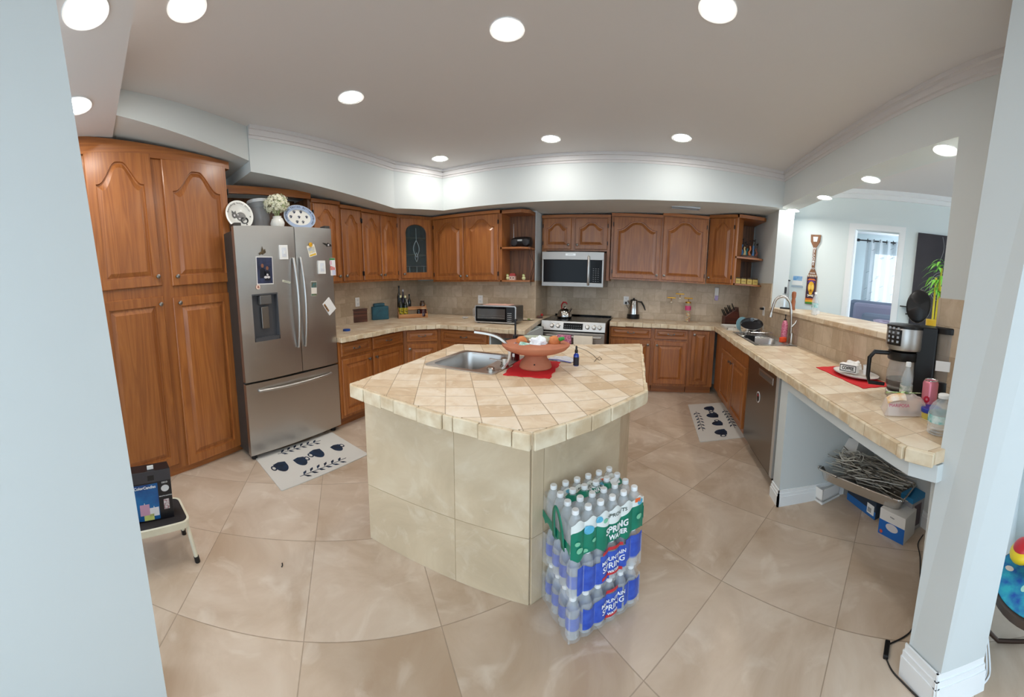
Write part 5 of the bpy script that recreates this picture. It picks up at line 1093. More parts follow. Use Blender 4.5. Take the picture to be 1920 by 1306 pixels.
# coffee maker
c0 = gz(1684, 729, Z); c0 = Vector((c0.x*.90, c0.y*.90, Z)); a = az(c0)-.14; cmk = thing('coffee_maker', 'stainless and black drip coffee maker with a glass carafe and raised lid', 'coffee maker', tuple(c0), a)
S_ = dist(c0)/F
hh = lambda py: (hz(c0, 1680, py)-Z)
zt = hh(610); zb = hh(657); w = 66*S_
MB().lathe([(w*.48, 0), (w*.5, .004), (w*.5, .03), (w*.47, .034), (1e-4, .034)], (.01, .08, 0), 32).build('warming_base', STEEL, cmk, smooth=True)
MB().lathe([(w*.46, .034), (w*.46, .046), (1e-4, .046)], (.01, .08, 0), 32).build('hot_plate', BLK, cmk, smooth=True)
MB().box(.0+w*.35, w*.95, .03, .20, 0, zt+.01).build('tower', BLK, cmk, bev=.01)
MB().lathe([(w*.56, zb+.005), (w*.58, zb+.02), (w*.58, zt-.015), (w*.56, zt-.005)], (.0, .08, 0), 36).build('brew_housing', STEEL, cmk, smooth=True)
MB().lathe([(w*.585, zt-.012), (w*.59, zt+.002), (w*.5, zt+.008), (1e-4, zt+.006)], (.0, .08, 0), 36).build('top_ring', BLK, cmk, smooth=True)
mb = MB(); g = []
for i in range(9):
    ang = radians(218+6*i); g.append([(w*.592*cos(ang), .08+w*.592*sin(ang), z) for z in (zb+.03, zt-.02)])
cpn = mb.sheet(g).build('control_panel', BLK, cmk, smooth=True, solid=.003)
mb = MB()
for i in range(3):
    for j in range(4):
        ang = radians(226+15*i); x, y = w*.598*cos(ang), .08+w*.598*sin(ang); z = zb+.045+.024*j; mb.box(x-.006, x+.006, y-.003, y+.001, z, z+.012)
mb.build('buttons', mat('btn_grey', 'a9adb2', .4), cpn)
zc = zb-.004
MB().lathe([(w*.40, .047), (w*.44, .055), (w*.46, zc*.5), (w*.38, zc*.86), (w*.34, zc*.92)], (.0, .075, 0), 32, cap=False).build('carafe_glass', mat('carafe', 'c3c6c4', .04, alpha=.38, spec=.9), cmk, smooth=True)
MB().lathe([(w*.43, .06), (w*.452, .07), (w*.455, .095)], (.0, .075, 0), 32, cap=False).build('carafe_band', mat('carafe_band', '5a5350', .3, alpha=.8), cmk, smooth=True)
MB().lathe([(w*.46, zc*.80), (w*.48, zc*.82), (w*.48, zc*.98), (w*.42, zc), (1e-4, zc)], (.0, .075, 0), 32).build('carafe_lid', BLK, cmk, smooth=True)
MB().tube([(-w*.40, .03, zc*.93), (-w*.80, .0, zc*.93), (-w*.92, -.01, zc*.80), (-w*.92, -.01, zc*.4), (-w*.86, -.005, zc*.26), (-w*.45, .03, zc*.24)], [.012, .013, .013, .012, .011, .01], 10).build('carafe_handle', BLK, cmk, smooth=True)
lc = gp(1723, 575, c0+Vector((.07, .15, 0))); q = Matrix.Rotation(-a, 4, 'Z') @ (lc-c0)
g = MB().lathe([(w*.42, 0), (w*.46, .008), (w*.46, .028), (w*.40, .036), (1e-4, .036)], (0, 0, 0), 32, sx=.82, sy=1.12); g.xf(Matrix.Translation(q) @ Matrix.Rotation(radians(78), 4, 'X')); g.build('raised_lid', BLK, cmk, smooth=True)
g = MB().lathe([(w*.36, 0), (w*.36, -.003), (1e-4, -.003)], (0, 0, 0), 32, sx=.82, sy=1.12); g.xf(Matrix.Translation(q) @ Matrix.Rotation(radians(78), 4, 'X')); g.build('lid_lining', mat('dark_lining', '2a211d', .4), cmk, smooth=True)
# water tank / second container right of it
tx = w*1.22; mb = MB(); mb.lathe([(w*.33, .11), (w*.35, .12), (w*.36, zt-.02)], (tx, .10, 0), 28, cap=True); mb.build('water_tank', mat('tank_clear', 'a9a29a', .08, alpha=.45), cmk, smooth=True)
MB().lathe([(w*.40, zt-.02), (w*.41, zt-.012), (w*.41, zt+.01), (w*.38, zt+.016), (1e-4, zt+.016)], (tx, .10, 0), 28).build('tank_lid', BLK, cmk, smooth=True); MB().lathe([(w*.36, 0), (w*.38, .01), (w*.36, .11), (1e-4, .112)], (tx, .10, 0), 28).build('tank_base', BLK, cmk, smooth=True)
MB().prism([(tx-.045, .10-w*.385), (tx+.035, .10-w*.385), (tx+.035, .10-w*.38), (tx-.045, .10-w*.38)], zt*.44, zt*.58).build('price_tag', WHT, cmk)
# bottles, can, bread, lid
p = gz(1698, 735, Z)*.84; p = Vector((p.x, p.y, Z)); h = hz(p, 1700, 678)-Z; water_bottle('water_bottle', 'clear water bottle with green and red label in front of the coffee maker', p, .032, h, '2b6b4c')
p = gz(1757, 836, Z); h = hz(p, 1768, 737)-Z; h = min(h, .24); p = gz(1762, 812, Z); h = hz(p, 1766, 738)-Z
water_bottle('water_bottle', 'large clear water bottle with teal bubble label at the near end of the counter', p, 26*dist(p)/F, h, '1fa3a3')
p = gz(1742, 747, Z)*.87; p = Vector((p.x, p.y, Z)); h = hz(p, 1742, 711)-Z; r = 15*dist(p)/F
t = thing('drink_can', 'pink drink can beside the coffee maker', 'can', tuple(p)); MB().lathe([(r*.8, 0), (r, .006), (r, h*.9), (r*.84, h*.98)], (0, 0, 0), 28, cap=True).build('can_body', mat('pink_can', 'e58a9c', .25, .4), t, smooth=True); MB().lathe([(r*.86, h*.975), (r*.86, h), (r*.8, h), (r*.76, h*.975), (1e-4, h*.975)], (0, 0, 0), 28, cap=False).build('lid', CHROME, t, smooth=True)
mb = MB(); 
for k in range(9): a_ = 2*pi*k/9; mb.ball((.0+.011*cos(a_), -r, h*.45+.011*sin(a_)), .006, 6, 4, (1, .2, 1))
mb.build('red_flower', mat('can_red', 'c4203c', .4), t).rotation_euler = (0, 0, az(p)-.3)
p = gz(1746, 768, Z)*.93; p = Vector((p.x, p.y, Z)); r = 18*dist(p)/F; t = thing('container', 'round container with a dark blue lid behind the big bottle', 'container', tuple(p)); MB().lathe([(r*.95, 0), (r, .005), (r, .03)], (0, 0, 0), 28).build('tub', mat('yellow_tub', 'cfc05a', .5), t, smooth=True); MB().lathe([(r*1.08, .03), (r*1.1, .034), (r*1.1, .046), (r*1.04, .05), (1e-4, .05)], (0, 0, 0), 28).build('lid', mat('blue_lid', '243a9c', .4), t, smooth=True)
p0, p1 = gz(1662, 776, Z), gz(1742, 778, Z); pm = (p0+p1)/2; w = (p1-p0).length*1.0; ang = atan2(p1.y-p0.y, p1.x-p0.x)
t = thing('snack_bag', 'clear bag of rolls with bright green edge and floral print on the counter', 'bag', (pm.x, pm.y+.03, Z+.002), ang)
BR = mat('bread', 'd39a63', .7, col2='e2b98a', vscale=25)
g = [[(-w/2+w*i/14, -.06+.13*j/10, .004+.085*(sin(pi*i/14)**.22)*(sin(pi*j/10)**.25)*(1+.15*noise.noise(Vector((i*.6, j*.7, 4)))) if 0 < i < 14 and 0 < j < 10 else .002) for j in range(11)] for i in range(15)]
MB().sheet(g).build('film', mat('bag_film2', 'efe2dc', .15, alpha=.55, spec=.8), t, smooth=True)
for k, (x, y) in enumerate(((w*.18, -.01), (w*.30, .03), (-w*.02, .01))): MB().ball((x, y, .036), .034, 16, 10, (1.15, 1, .85)).build('roll', BR, t, smooth=True)
g = [[(-w*.46+w*.42*i/8, -.056+.05*j/4, .014+.082*(sin(pi*(i+1)/15)**.22)*(sin(pi*(j+1)/10)**.25)) for j in range(5)] for i in range(9)]
MB().sheet(g).build('printed_panel', mat('floral_print', 'f3eee6', .4, col2='d9a03a', vscale=18), t, smooth=True)
g = [[(-w*.40+w*.8*i/12, .015+.05*j/4+.012*noise.noise(Vector((i, j, 1))), .092+.016*noise.noise(Vector((i*.9, j*.9, 3)))-.012*j/4) for j in range(5)] for i in range(13)]
MB().sheet(g).build('green_edge', mat('lime', '8ed62f', .35, col2='f0f3e6', vscale=30), t, smooth=False)
mb = MB(); textmesh(mb, 'MARIPOSA', .02, Matrix.Translation((-w*.22, -.075, .055)) @ facing(0, 0, 0, '-y') @ Matrix.Rotation(-.25, 4, 'X'), .0004); mb.build('lettering', mat('ink_pink', 'b8336a', .5), t)

# ================================================================== PACKS OF WATER BOTTLES
pf, pr2, pl = Vector((-.232, 1.222, 0)), Vector((.035, 1.46, 0)), Vector((-.40, 1.395, 0))
u1 = (pr2-pf).normalized(); v1 = Vector((-u1.y, u1.x, 0)); L1 = .355; L2 = .245
ang = atan2(u1.y, u1.x); NX, NY = 6, 4; BH = .180; BRD = .0295
PETM = mat('pack_pet', 'eef4f8', .15, alpha=.30, spec=.6)
def pet_mesh(r, h):
    pr_ = [(r*.75, 0), (r*.97, .008), (r*.92, h*.12), (r*.98, h*.17), (r*.92, h*.22), (r*.98, h*.28), (r*.98, h*.5), (r*.94, h*.54), (r*.99, h*.62), (r*.93, h*.72), (r*.72, h*.82), (r*.47, h*.89), (r*.42, h*.91)]
    return MB().lathe(pr_, (0, 0, 0), 16, cap=True)
m_b = None
def pack(name, label, z, grp, labcol, lettering, top):
    global m_b, m_c, m_l
    root = thing(name, label, 'bottle pack', (pf.x, pf.y, z), ang)
    for i in range(NX):
        for j in range(NY):
            x, y = BRD+.0005+i*(L1-2*BRD)/(NX-1), BRD+.0005+j*(L2-2*BRD)/(NY-1)
            if m_b is None:
                o = pet_mesh(BRD, BH).build('bottle', PETM, root, smooth=True); m_b = o
                c = MB().lathe([(BRD*.47, BH*.905), (BRD*.50, BH*.91), (BRD*.50, BH*.985), (BRD*.44, BH), (1e-4, BH)], (0, 0, 0), 14).build('cap', CAPW, o, smooth=True); m_c = c
                o.location = (x, y, 0)
            else:
                o = m_b.copy(); COL.objects.link(o); o.parent = root; o.location = (x, y, 0)
                c = m_c.copy(); COL.objects.link(c); c.parent = o
            if labcol and (j == 0 or i == 0 or i == NX-1):
                lb = lab(MB(), BRD*1.0, BH*.26, BH*.56, 16).build('label', labcol, o, smooth=True)
    return root
BLU = mat('blue_label', '2f4fb4', .35, col2='3f62c8', vscale=30)
WL = mat('white_ink', 'f2f4f6', .5); WREDM = mat('red_band', 'c8323a', .4)
def wrapf(x, off=.0):   # scalloped side following the bottle fronts: y offset outwards at position x
    p = (x-BRD)/((L1-2*BRD)/(NX-1)); d = abs(p-round(p)); return -(.004+off)+.010*(d*2)**2
def side_wrap(root, nm, m, x0, x1, zf0, zf1, n=48, off=0, rows=6):
    g = []
    for i in range(n+1):
        x = x0+(x1-x0)*i/n; a_, b_ = zf0(x), zf1(x); g.append([(x, wrapf(x, off), a_+(b_-a_)*j/rows) for j in range(rows+1)])
    return MB().sheet(g).build(nm, m, root, smooth=True)
for k in (0, 1):
    zz = .002+k*(BH+.004)
    r = pack('water_pack', ['lowest shrink-wrapped pack of water bottles with blue labels, on the floor beside the island', 'middle pack of blue-labelled water bottles between the floor pack and the green one'][k], zz, 'p', BLU, '', False)
    fo = side_wrap(r, 'film', FILM, -.004, L1+.004, lambda x: .0, lambda x: BH*.80)
    if k == 0:
        side_wrap(r, 'printed_band', BLU, BRD*2.1, L1*.45, lambda x: .03, lambda x: .125+.01*sin(x*50), off=.001)
        side_wrap(r, 'printed_band', BLU, L1*.75, L1+.003, lambda x: .035, lambda x: .13, off=.001)
        tx, tz, a0, a1 = L1*.60, .075, L1*.45, L1*.72
    else:
        side_wrap(r, 'printed_band', BLU, BRD*.9, L1*.52, lambda x: .02, lambda x: .125+.012*sin(x*40), off=.001)
        side_wrap(r, 'printed_band', BLU, L1*.74, L1+.003, lambda x: .06, lambda x: .16, off=.001)
        tx, tz, a0, a1 = L1*.58, .085, L1*.38, L1*.76
    side_wrap(r, 'logo_panel', BLU, a0, a1, lambda x: tz-.045, lambda x: tz+.055, off=.0015)
    side_wrap(r, 'red_stripe', WREDM, a0+.01, a1-.02, lambda x: tz+.052+.012*sin(3*(x-a0)/(a1-a0)), lambda x: tz+.066+.012*sin(3*(x-a0)/(a1-a0)), off=.003, rows=1)
    side_wrap(r, 'red_stripe', WREDM, a0+.01, a1-.02, lambda x: tz-.06+.012*sin(3*(x-a0)/(a1-a0)), lambda x: tz-.046+.012*sin(3*(x-a0)/(a1-a0)), off=.003, rows=1)
    mb = MB(); M0 = Matrix.Identity(4)
    def tf(txt, sz, cx_, cz_, mb=mb): textmesh(mb, txt, sz, M0, 0, f=lambda p: Vector((cx_+p.x, wrapf(cx_+p.x, .0045), cz_+p.y+.10*p.x)), bold=.0006, sx=.95)
    for w_ in (('MOUNTAIN', .024, (a0+a1)/2, tz+.026), ('SPRING', .036, (a0+a1)/2, tz-.004), ('WATER', .016, (a0+a1)/2, tz-.032)):
        q_ = MB(); tf(*w_, mb=q_); q_.build('lettering', WL, r)
    # left end film
    g = [[(-.004+.004*cos(j*.8), -.004+(L2+.008)*j/20, z) for z in (0, BH*.4, BH*.8)] for j in range(21)]; MB().sheet(g).build('film_end', FILM, r, smooth=True)
    g = [[(L1+.004-.004*cos(j*.8), -.004+(L2+.008)*j/20, z) for z in (0, BH*.4, BH*.8)] for j in range(21)]; MB().sheet(g).build('film_end', FILM, r, smooth=True)
# top green pack
zz = .002+2*(BH+.004)
r = pack('water_pack', 'topmost pack of spring water in green and white printed film with a carry handle', zz, 'p', None, '', True)
GRN = mat('sprout_green', '11866a', .3, col2='0f7a62', vscale=10); WHF = mat('white_film', 'e9efec', .3); LBL = mat('light_blue_drop', '5cb6d8', .4); ORG = mat('orange_badge', 'f0703a', .4); LGR = mat('light_green_leaf', '7fc9a4', .4)
zs = lambda x: BH*.80+.010*cos((x-BRD)/((L1-2*BRD)/(NX-1))*2*pi)
wv = lambda x: BH*.52+.016*sin(x*22+.6)
side_wrap(r, 'green_film', GRN, -.004, L1+.004, lambda x: -.022+.026*abs(sin((x-BRD)/((L1-2*BRD)/(NX-1))*pi*.5)), wv, off=.001)
side_wrap(r, 'white_film', WHF, -.004, L1+.004, wv, zs, off=.001)
def tf(txt, sz, cx_, cz_, mb, sx=.95, bold=.0006): textmesh(mb, txt, sz, Matrix.Identity(4), 0, f=lambda p: Vector((cx_+p.x, wrapf(cx_+p.x, .004), cz_+p.y+.06*p.x)), bold=bold, sx=sx)
mb = MB(); tf('SPRING', .040, L1*.60, .056, mb, .85, .0014); mb.build('lettering', WL, r); mb = MB(); tf('WATER', .030, L1*.62, .022, mb, .85, .0012); mb.build('lettering', WL, r)
mb = MB(); tf('SPROUTS', .021, L1*.60, .118, mb, 1.1, .0002); mb.build('brand_lettering', mat('ink_green', '2b4038', .5), r)
def drop(mb, x, z, s, flip=1):
    P = []
    for k in range(14): a_ = 2*pi*k/14; P.append((x+s*cos(a_)*(1 if cos(a_)*flip < 0 else 1.5), z+s*sin(a_)))
    n = len(P); mb.add([(a_, wrapf(a_, .0045), c_) for a_, c_ in P], [list(range(n))])
mb = MB(); [ (drop(q_ := MB(), *v_), q_.build('printed_drop', LBL, r)) for v_ in ((.07, .10, .018), (.125, .122, .013, -1), (L1*.93, .125, .013))]; [ (drop(q_ := MB(), *v_), q_.build('printed_leaf', LGR, r)) for v_ in ((.03, .03, .012), (.15, .11, .009), (L1*.92, .06, .012), (.10, .05, .008, -1), (.02, .06, .009), (.06, .015, .008))]
mb = MB(); mb.add([(x, wrapf(x, .005), z) for x, z in ((L1*.86, .128), (L1*.93, .128), (L1*.93, .146), (L1*.86, .146))], [(0, 1, 2, 3)]); mb.build('count_badge', ORG, r)
# top film band across the pack top with printed label, between the cap rows
def topz(x, y):
    i = (x-BRD)/((L1-2*BRD)/(NX-1)); j = (y-BRD)/((L2-2*BRD)/(NY-1)); d = min(.5, hypot(i-round(i), j-round(j))); return BH*.93-.028*d*2
def top_sheet(nm, m, x0, x1, y0, y1, off=.0, n=40, k=14, yf=None):
    g = [[(x0+(x1-x0)*i/n, (y0+(y1-y0)*j/k)+(yf(x0+(x1-x0)*i/n) if yf else 0), topz(x0+(x1-x0)*i/n, y0+(y1-y0)*j/k)+off) for j in range(k+1)] for i in range(n+1)]
    return MB().sheet(g).build(nm, m, r, smooth=True)
top_sheet('film_top', FILM, -.002, L1+.002, 0, L2, .0)
yb = L2*.50
top_sheet('green_top_film', GRN, .06, L1*.96, yb+.0, yb+.045, .004); top_sheet('white_top_film', WHF, .04, L1*.98, yb+.045, yb+.078, .004)
def tt(txt, sz, cx_, cy_, mb, sx=.9, bold=.0006): textmesh(mb, txt, sz, Matrix.Identity(4), 0, f=lambda p: Vector((cx_+p.x, cy_+p.y, topz(cx_+p.x, cy_+p.y)+.0065)), bold=bold, sx=sx)
mb = MB(); tt('SPRING', .034, L1*.56, yb+.030, mb, .85, .001); mb.build('top_lettering', WL, r); mb = MB(); tt('WATER', .022, L1*.60, yb+.008, mb, .85, .0008); mb.build('top_lettering', WL, r)
mb = MB(); tt('SPROUTS', .022, L1*.52, yb+.058, mb, 1.1, .0002); mb.build('top_brand_lettering', MC['ink_green'], r)
mb = MB(); mb.add([(x, y, topz(x, y)+.006) for x, y in ((.26, yb+.05), (.305, yb+.05), (.305, yb+.072), (.26, yb+.072))], [(0, 1, 2, 3)]); mb.build('count_badge', ORG, r)
mb = MB(); mb.add([(x, y, topz(x, y)+.007) for x, y in ((.28, yb+.004), (.325, yb+.004), (.325, yb+.028), (.28, yb+.028))], [(0, 1, 2, 3)]); mb.build('barcode_patch', WHT, r)
mb = MB()
for k in range(9): x = .284+.0045*k; mb.box(x, x+.0016+.001*(k % 2), yb+.008, yb+.026, topz(x, yb+.016)+.0076, topz(x, yb+.016)+.0082)
mb.build('barcode_lines', BLK, r)
mb = MB(); 
for (x, y, s) in ((.085, yb+.05, .016), (.245, yb+.035, .012), (.27, yb+.06, .008)): n = 12; MB().add([(x+s*cos(2*pi*k/n), y+s*sin(2*pi*k/n), topz(x, y)+.0078) for k in range(n)], [list(range(n))]).build('printed_drop', LBL, r)
# green carry handle loop at the left end
P = []
for k in range(21): a_ = pi*k/20; P.append(Vector((-.012-.012*sin(a_), L2*.14+L2*.42*(1-cos(a_))/2, .012+.165*sin(a_)**.8)))
mb = MB(); g = []
for k, q in enumerate(P): a_ = pi*k/20; ins = Vector((0, cos(a_), -.75*sin(a_)))*.028; g.append([tuple(q), tuple(q+ins)])
mb.sheet(g).build('carry_handle', GRN, r, smooth=True, solid=.002)
g = [[(-.008, L2*j/16, z) for z in (.01+.02*abs(sin(j*.9)), .06)] for j in range(17)]; MB().sheet(g).build('green_end_film', GRN, r, smooth=True)
g = [[(-.006, L2*j/16, z) for z in (.06, BH*.72)] for j in range(17)]; MB().sheet(g).build('film_end', FILM, r, smooth=True)
g = [[(L1+.006, L2*j/16, z) for z in (.03+.02*abs(sin(j*.9)), .09)] for j in range(17)]; MB().sheet(g).build('green_end_film', GRN, r, smooth=True)
# ================================================================== ON TOP OF THE FRIDGE
FT = 1.926
def ontop(px, pxy, X=-2.85): p = gx(px, pxy, X); return p
CRM = mat('cream_glaze', 'ecebe4', .25, coat=.4)
def stand_plate(name, label, px, py, X, rx, rz_, m, rimm=None, lean=.22):
    p = ontop(px, py, X); t = thing(name, label, 'plate', (X, p.y, FT), RL)
    q = Matrix.Translation((0, 0, rz_*cos(lean))) @ Matrix.Rotation(-lean, 4, 'X')
    g = MB(); n = 44
    for a_, (k, y) in enumerate(((0, .006), (.62, .006), (.70, .0), (.98, -.012), (1.0, -.010))):
        pass
    prof = [(1e-3, .004), (.62, .004), (.70, -.002), (.97, -.014), (1.0, -.013), (.985, -.008), (.7, .006), (.6, .010), (1e-3, .010)]
    g.lathe([(a_, b_) for a_, b_ in prof], (0, 0, 0), n, axis='z', cap=False); g.v = [(x*rx, y_z, y*rz_) for x, y, y_z in g.v]; g.xf(q); g.build('dish', m, t, smooth=True)
    return t, q, p
t, q, p = stand_plate('plate', 'round white plate with a curled black cat and script lettering standing on the fridge', 447, 388, -2.78, .128, .128, CRM)
BI = mat('black_glaze', '17171a', .3)
def onp(t, q, nm, m, fn): mb = MB(); fn(mb); mb.xf(q); return mb.build(nm, m, t)
def catp(mb):
    disc(mb, .018, -.012, .044, .040, .001, 20, .002, rot=-.35); disc(mb, -.042, .002, .022, .027, .001, 16, .002)
    flat(mb, [(-.062, .02), (-.060, .045), (-.046, .026)], .001, .002); flat(mb, [(-.040, .028), (-.026, .042), (-.024, .016)], .001, .002)
    P = [(.045+.030*cos(a_), -.045+.026*sin(a_)) for a_ in [radians(60-24*k) for k in range(14)]]; mb.tube([(x, 0, z) for x, z in P], .007, 6)
onp(t, q, 'cat_drawing', BI, catp)
for v_ in ((-.044, -.002, .008, .010), (.0, -.03, .010, .007), (-.01, .004, .006, .006)): onp(t, q, 'cat_patch', MC['print_white'], lambda mb: disc(mb, *v_, -.0012, 12, .001))
def arc_text(mb, txt, size, r, a0, a1, rz_=1., yoff=.011, up=1):
    n = len(txt)
    for i, ch in enumerate(txt):
        if ch == ' ': continue
        a_ = a0+(a1-a0)*i/(n-1); M = Matrix.Translation((r*cos(a_), -yoff-.002, r*rz_*sin(a_))) @ Matrix.Rotation(-(a_-pi/2) if up else -(a_+pi/2), 4, 'Y') @ facing(0, 0, 0); textmesh(mb, ch, size, M, .0004)
mb = MB(); arc_text(mb, 'Everything tastes better', .024, .106, radians(165), radians(18)); mb.xf(q); mb.build('lettering', BI, t)
for a_ in (-.15, -1.0, -1.9): onp(t, q, 'paw_mark', BI, lambda mb: disc(mb, .10*cos(a_), .10*sin(a_), .006, .007, -.010, 8, .001))
t, q, p = stand_plate('plate', 'oval white plate with a pale blue rim, dark paw prints and lettering on the fridge', 561, 404, -2.72, .175, .115, CRM)
n = 40; mb = MB(); vs = [(.172*cos(2*pi*k/n), -.0150, .113*sin(2*pi*k/n)) for k in range(n)]+[(.125*cos(2*pi*k/n), -.004, .075*sin(2*pi*k/n)) for k in range(n)]
mb.add(vs, [(k, (k+1) % n, n+(k+1) % n, n+k) for k in range(n)]); mb.xf(q); mb.build('rim_glaze', mat('pale_blue_rim', 'a9bad6', .25, coat=.3), t, smooth=True)
mb = MB(); arc_text(mb, 'EVERYTHING TASTES BETTER WITH CAT', .024, .150, radians(205), radians(-38), .64); mb.xf(q); mb.build('lettering', mat('navy_glaze', '27304f', .3), t)
mb = MB()
for x, z in ((-.09, .0), (-.045, .045), (.03, .05), (.085, .005), (.035, -.045), (-.03, -.045), (0, 0)):
    disc(mb, x, z, .009, .007, .001, 10, .0015)
    for dx, dz in ((-.011, .010), (-.004, .014), (.004, .014), (.011, .010)): disc(mb, x+dx, z+dz, .0035, .0045, .001, 8, .0015)
mb.xf(q); o = mb.build('paw_prints', MC['navy_glaze'], t); o['kind'] = 'stuff'
p = ontop(483, 388, -2.90); t = thing('plastic_container', 'large clear plastic container with pale lid between the plates on the fridge', 'container', (-2.88, p.y, FT)); MB().lathe([(.085, 0), (.09, .01), (.10, .24), (.10, .25)], (0, 0, 0), 30, cap=True).build('tub', mat('clear_tub', 'b9bdc0', .15, alpha=.4), t, smooth=True); MB().lathe([(.105, .25), (.107, .255), (.107, .275), (.1, .28), (1e-4, .28)], (0, 0, 0), 30).build('lid', mat('lid_clear', 'd4d7d8', .3, alpha=.8), t, smooth=True)
p = ontop(519, 400, -2.72); fv = thing('flower_vase', 'white vase full of cream hydrangea flowers on the fridge', 'flower vase', (-2.72, p.y, FT)); MB().lathe([(.04, 0), (.055, .01), (.065, .05), (.05, .09), (.035, .10), (.04, .11)], (0, 0, 0), 28, cap=True).build('vase', CRM, fv, smooth=True)
rq = random.Random(11); mb = MB(); lf = MB(); st_ = MB()
hc = Vector((0, 0, .215))
for k in range(420):
    u, v = rq.random()*2*pi, rq.uniform(-.75, 1); s = sqrt(1-v*v); rr = rq.uniform(.72, 1.0); c = hc+Vector((s*cos(u)*.115, s*sin(u)*.115, v*.085))*rr
    nrm = (c-hc).normalized(); a_ = nrm.orthogonal().normalized(); b_ = nrm.cross(a_); th0 = rq.random()*pi; tgt = mb if rq.random() < .86 else lf
    for j in range(4):
        th = th0+j*pi/2; d1 = a_*cos(th)+b_*sin(th); d2 = -a_*sin(th)+b_*cos(th); z = .015; tgt.add([c, c+d1*z*.6+d2*z*.4+nrm*.003, c+d1*z+nrm*.005, c+d1*z*.6-d2*z*.4+nrm*.003], [(0, 1, 2, 3)])
o = mb.build('blossoms', mat('cream_petal', 'e6e4c4', .8, col2='f2f0dc', vscale=50), fv); o['kind'] = 'stuff'; o = lf.build('foliage', mat('pale_leaf', '9fae7a', .7), fv); o['kind'] = 'stuff'
for k in range(7): a_ = k*.9; st_.tube([(0, 0, .05), (.03*cos(a_), .03*sin(a_), .17)], .003, 5)
st_.build('stems', MC['pale_leaf'], fv)

# ================================================================== MATS, STOOL
MATM = mat('mat_cream', 'd6d3cc', .75, bump=.2, bscale=200); INK = mat('mug_blue', '16324f', .6, col2='0f1a2c', vscale=14)
def mug_mat(label, c, sz, cornersW):
    t = thing('kitchen_mat', label, 'mat', (0, 0, .0012))
    A_, B_, C_, D_ = cornersW
    def bil(u, v): return A_*(1-u)*(1-v)+B_*u*(1-v)+C_*u*v+D_*(1-u)*v
    mb = MB(); g = [[(*bil(i/12, j/8).xy, .006) for j in range(9)] for i in range(13)]; P = [(*bil(u, v).xy,) for u, v in [(.01, 0), (.99, 0), (1, .015), (1, .985), (.99, 1), (.01, 1), (0, .985), (0, .015)]]
    mb.prism([(a_, b_) for a_, b_ in P], 0, .006); mb.build('mat_body', MATM, t)
    def poly(mb, pts, z=.0068): mb.add([(*bil(u, v).xy, z) for u, v in pts], [list(range(len(pts)))])
    mb_all = []
    for k, (u, w_, hnd, tw) in enumerate(sz):
        mb = MB(); uw = w_; vh = w_*1.5*1.6; v0 = .5+tw
        pts = []
        for a_ in range(13): th = pi+pi*a_/12; pts.append((u+uw*.5*cos(th)*(.8+.2*abs(cos(th))), v0+.02+vh*.5*sin(th)))
        pts += [(u+uw*.52, v0+vh*.35), (u, v0+vh*.45), (u-uw*.52, v0+vh*.35)]
        poly(mb, pts)
        hx_ = u+hnd*uw*.62; n = 14; ring = [(hx_+uw*.22*cos(2*pi*i/n), v0+.02+vh*.22*sin(2*pi*i/n)) for i in range(n)]; rin = [(hx_+uw*.12*cos(2*pi*i/n), v0+.02+vh*.12*sin(2*pi*i/n)) for i in range(n)]
        mb.add([(*bil(a_, b_).xy, .0066) for a_, b_ in ring+rin], [(i, (i+1) % n, n+(i+1) % n, n+i) for i in range(n)]); mb.build('printed_mug', INK, t)
    for v0, sg in ((.14, 1), (.86, -1)):
        mb = MB(); pts = []
        for k in range(6):
            u = .28+.08*k; vv = v0+.02*sin(k*.8)
            for s in (-1, 1):
                L_ = .06; cu, cv = u+L_*.5, vv+s*.045
                du, dv = L_*.5, s*.03
                poly(mb, [(u, vv), (cu-.01, cv+s*.02), (cu+du, vv+s*.085), (cu+.012, vv+s*.035)], .0066)
        poly(mb, [(.24, v0-.006), (.78, v0-.006), (.78, v0+.006), (.24, v0+.006)], .0064); mb.build('printed_sprig', INK, t)
    return t
fm = [gz(476, 856, 0), gz(528, 921, 0), gz(691, 852, 0), gz(622, 811, 0)]
mug_mat('cream kitchen mat with four blue mugs in front of the fridge', 0, [(.17, .13, -1, 0), (.38, .12, 1, -.03), (.60, .13, -1, .02), (.83, .11, 1, -.03)], (fm[1], fm[2], fm[3], fm[0]))
fm = [gz(1312, 829, 0), gz(1401, 819, 0), gz(1358, 755, 0), gz(1290, 759, 0)]
mug_mat('cream kitchen mat with four dark mugs in front of the sink cabinet', 0, [(.17, .13, 1, 0), (.39, .14, -1, .0), (.62, .12, -1, .02), (.84, .13, 1, 0)], (fm[3], fm[0], fm[1], fm[2]))
# twig
p = gz(529, 1060, 0); o = MB().tube([(-.012, 0, .004), (.0, .002, .004), (.012, -.001, .004)], .0032, 6).build('twig', BLK, None, loc=(p.x, p.y, 0), rot=(0, 0, -.6)); T(o, 'tiny dark twig lying on the floor tile left of the island', 'twig')
# step stool with candle box
r1 = gz(370, 1046, 0)
zs_ = .235
corner = gz(358, 975, zs_); backc = gz(352, 921, zs_)
ux = (gz(262, 1000, zs_)-gz(352, 978, zs_)).normalized(); ux = Vector((ux.x, ux.y, 0)).normalized()
st = thing('step_stool', 'small cream step stool with a black rubber top beside the pantry', 'stool', (corner.x, corner.y, 0), atan2(-ux.y, -ux.x))
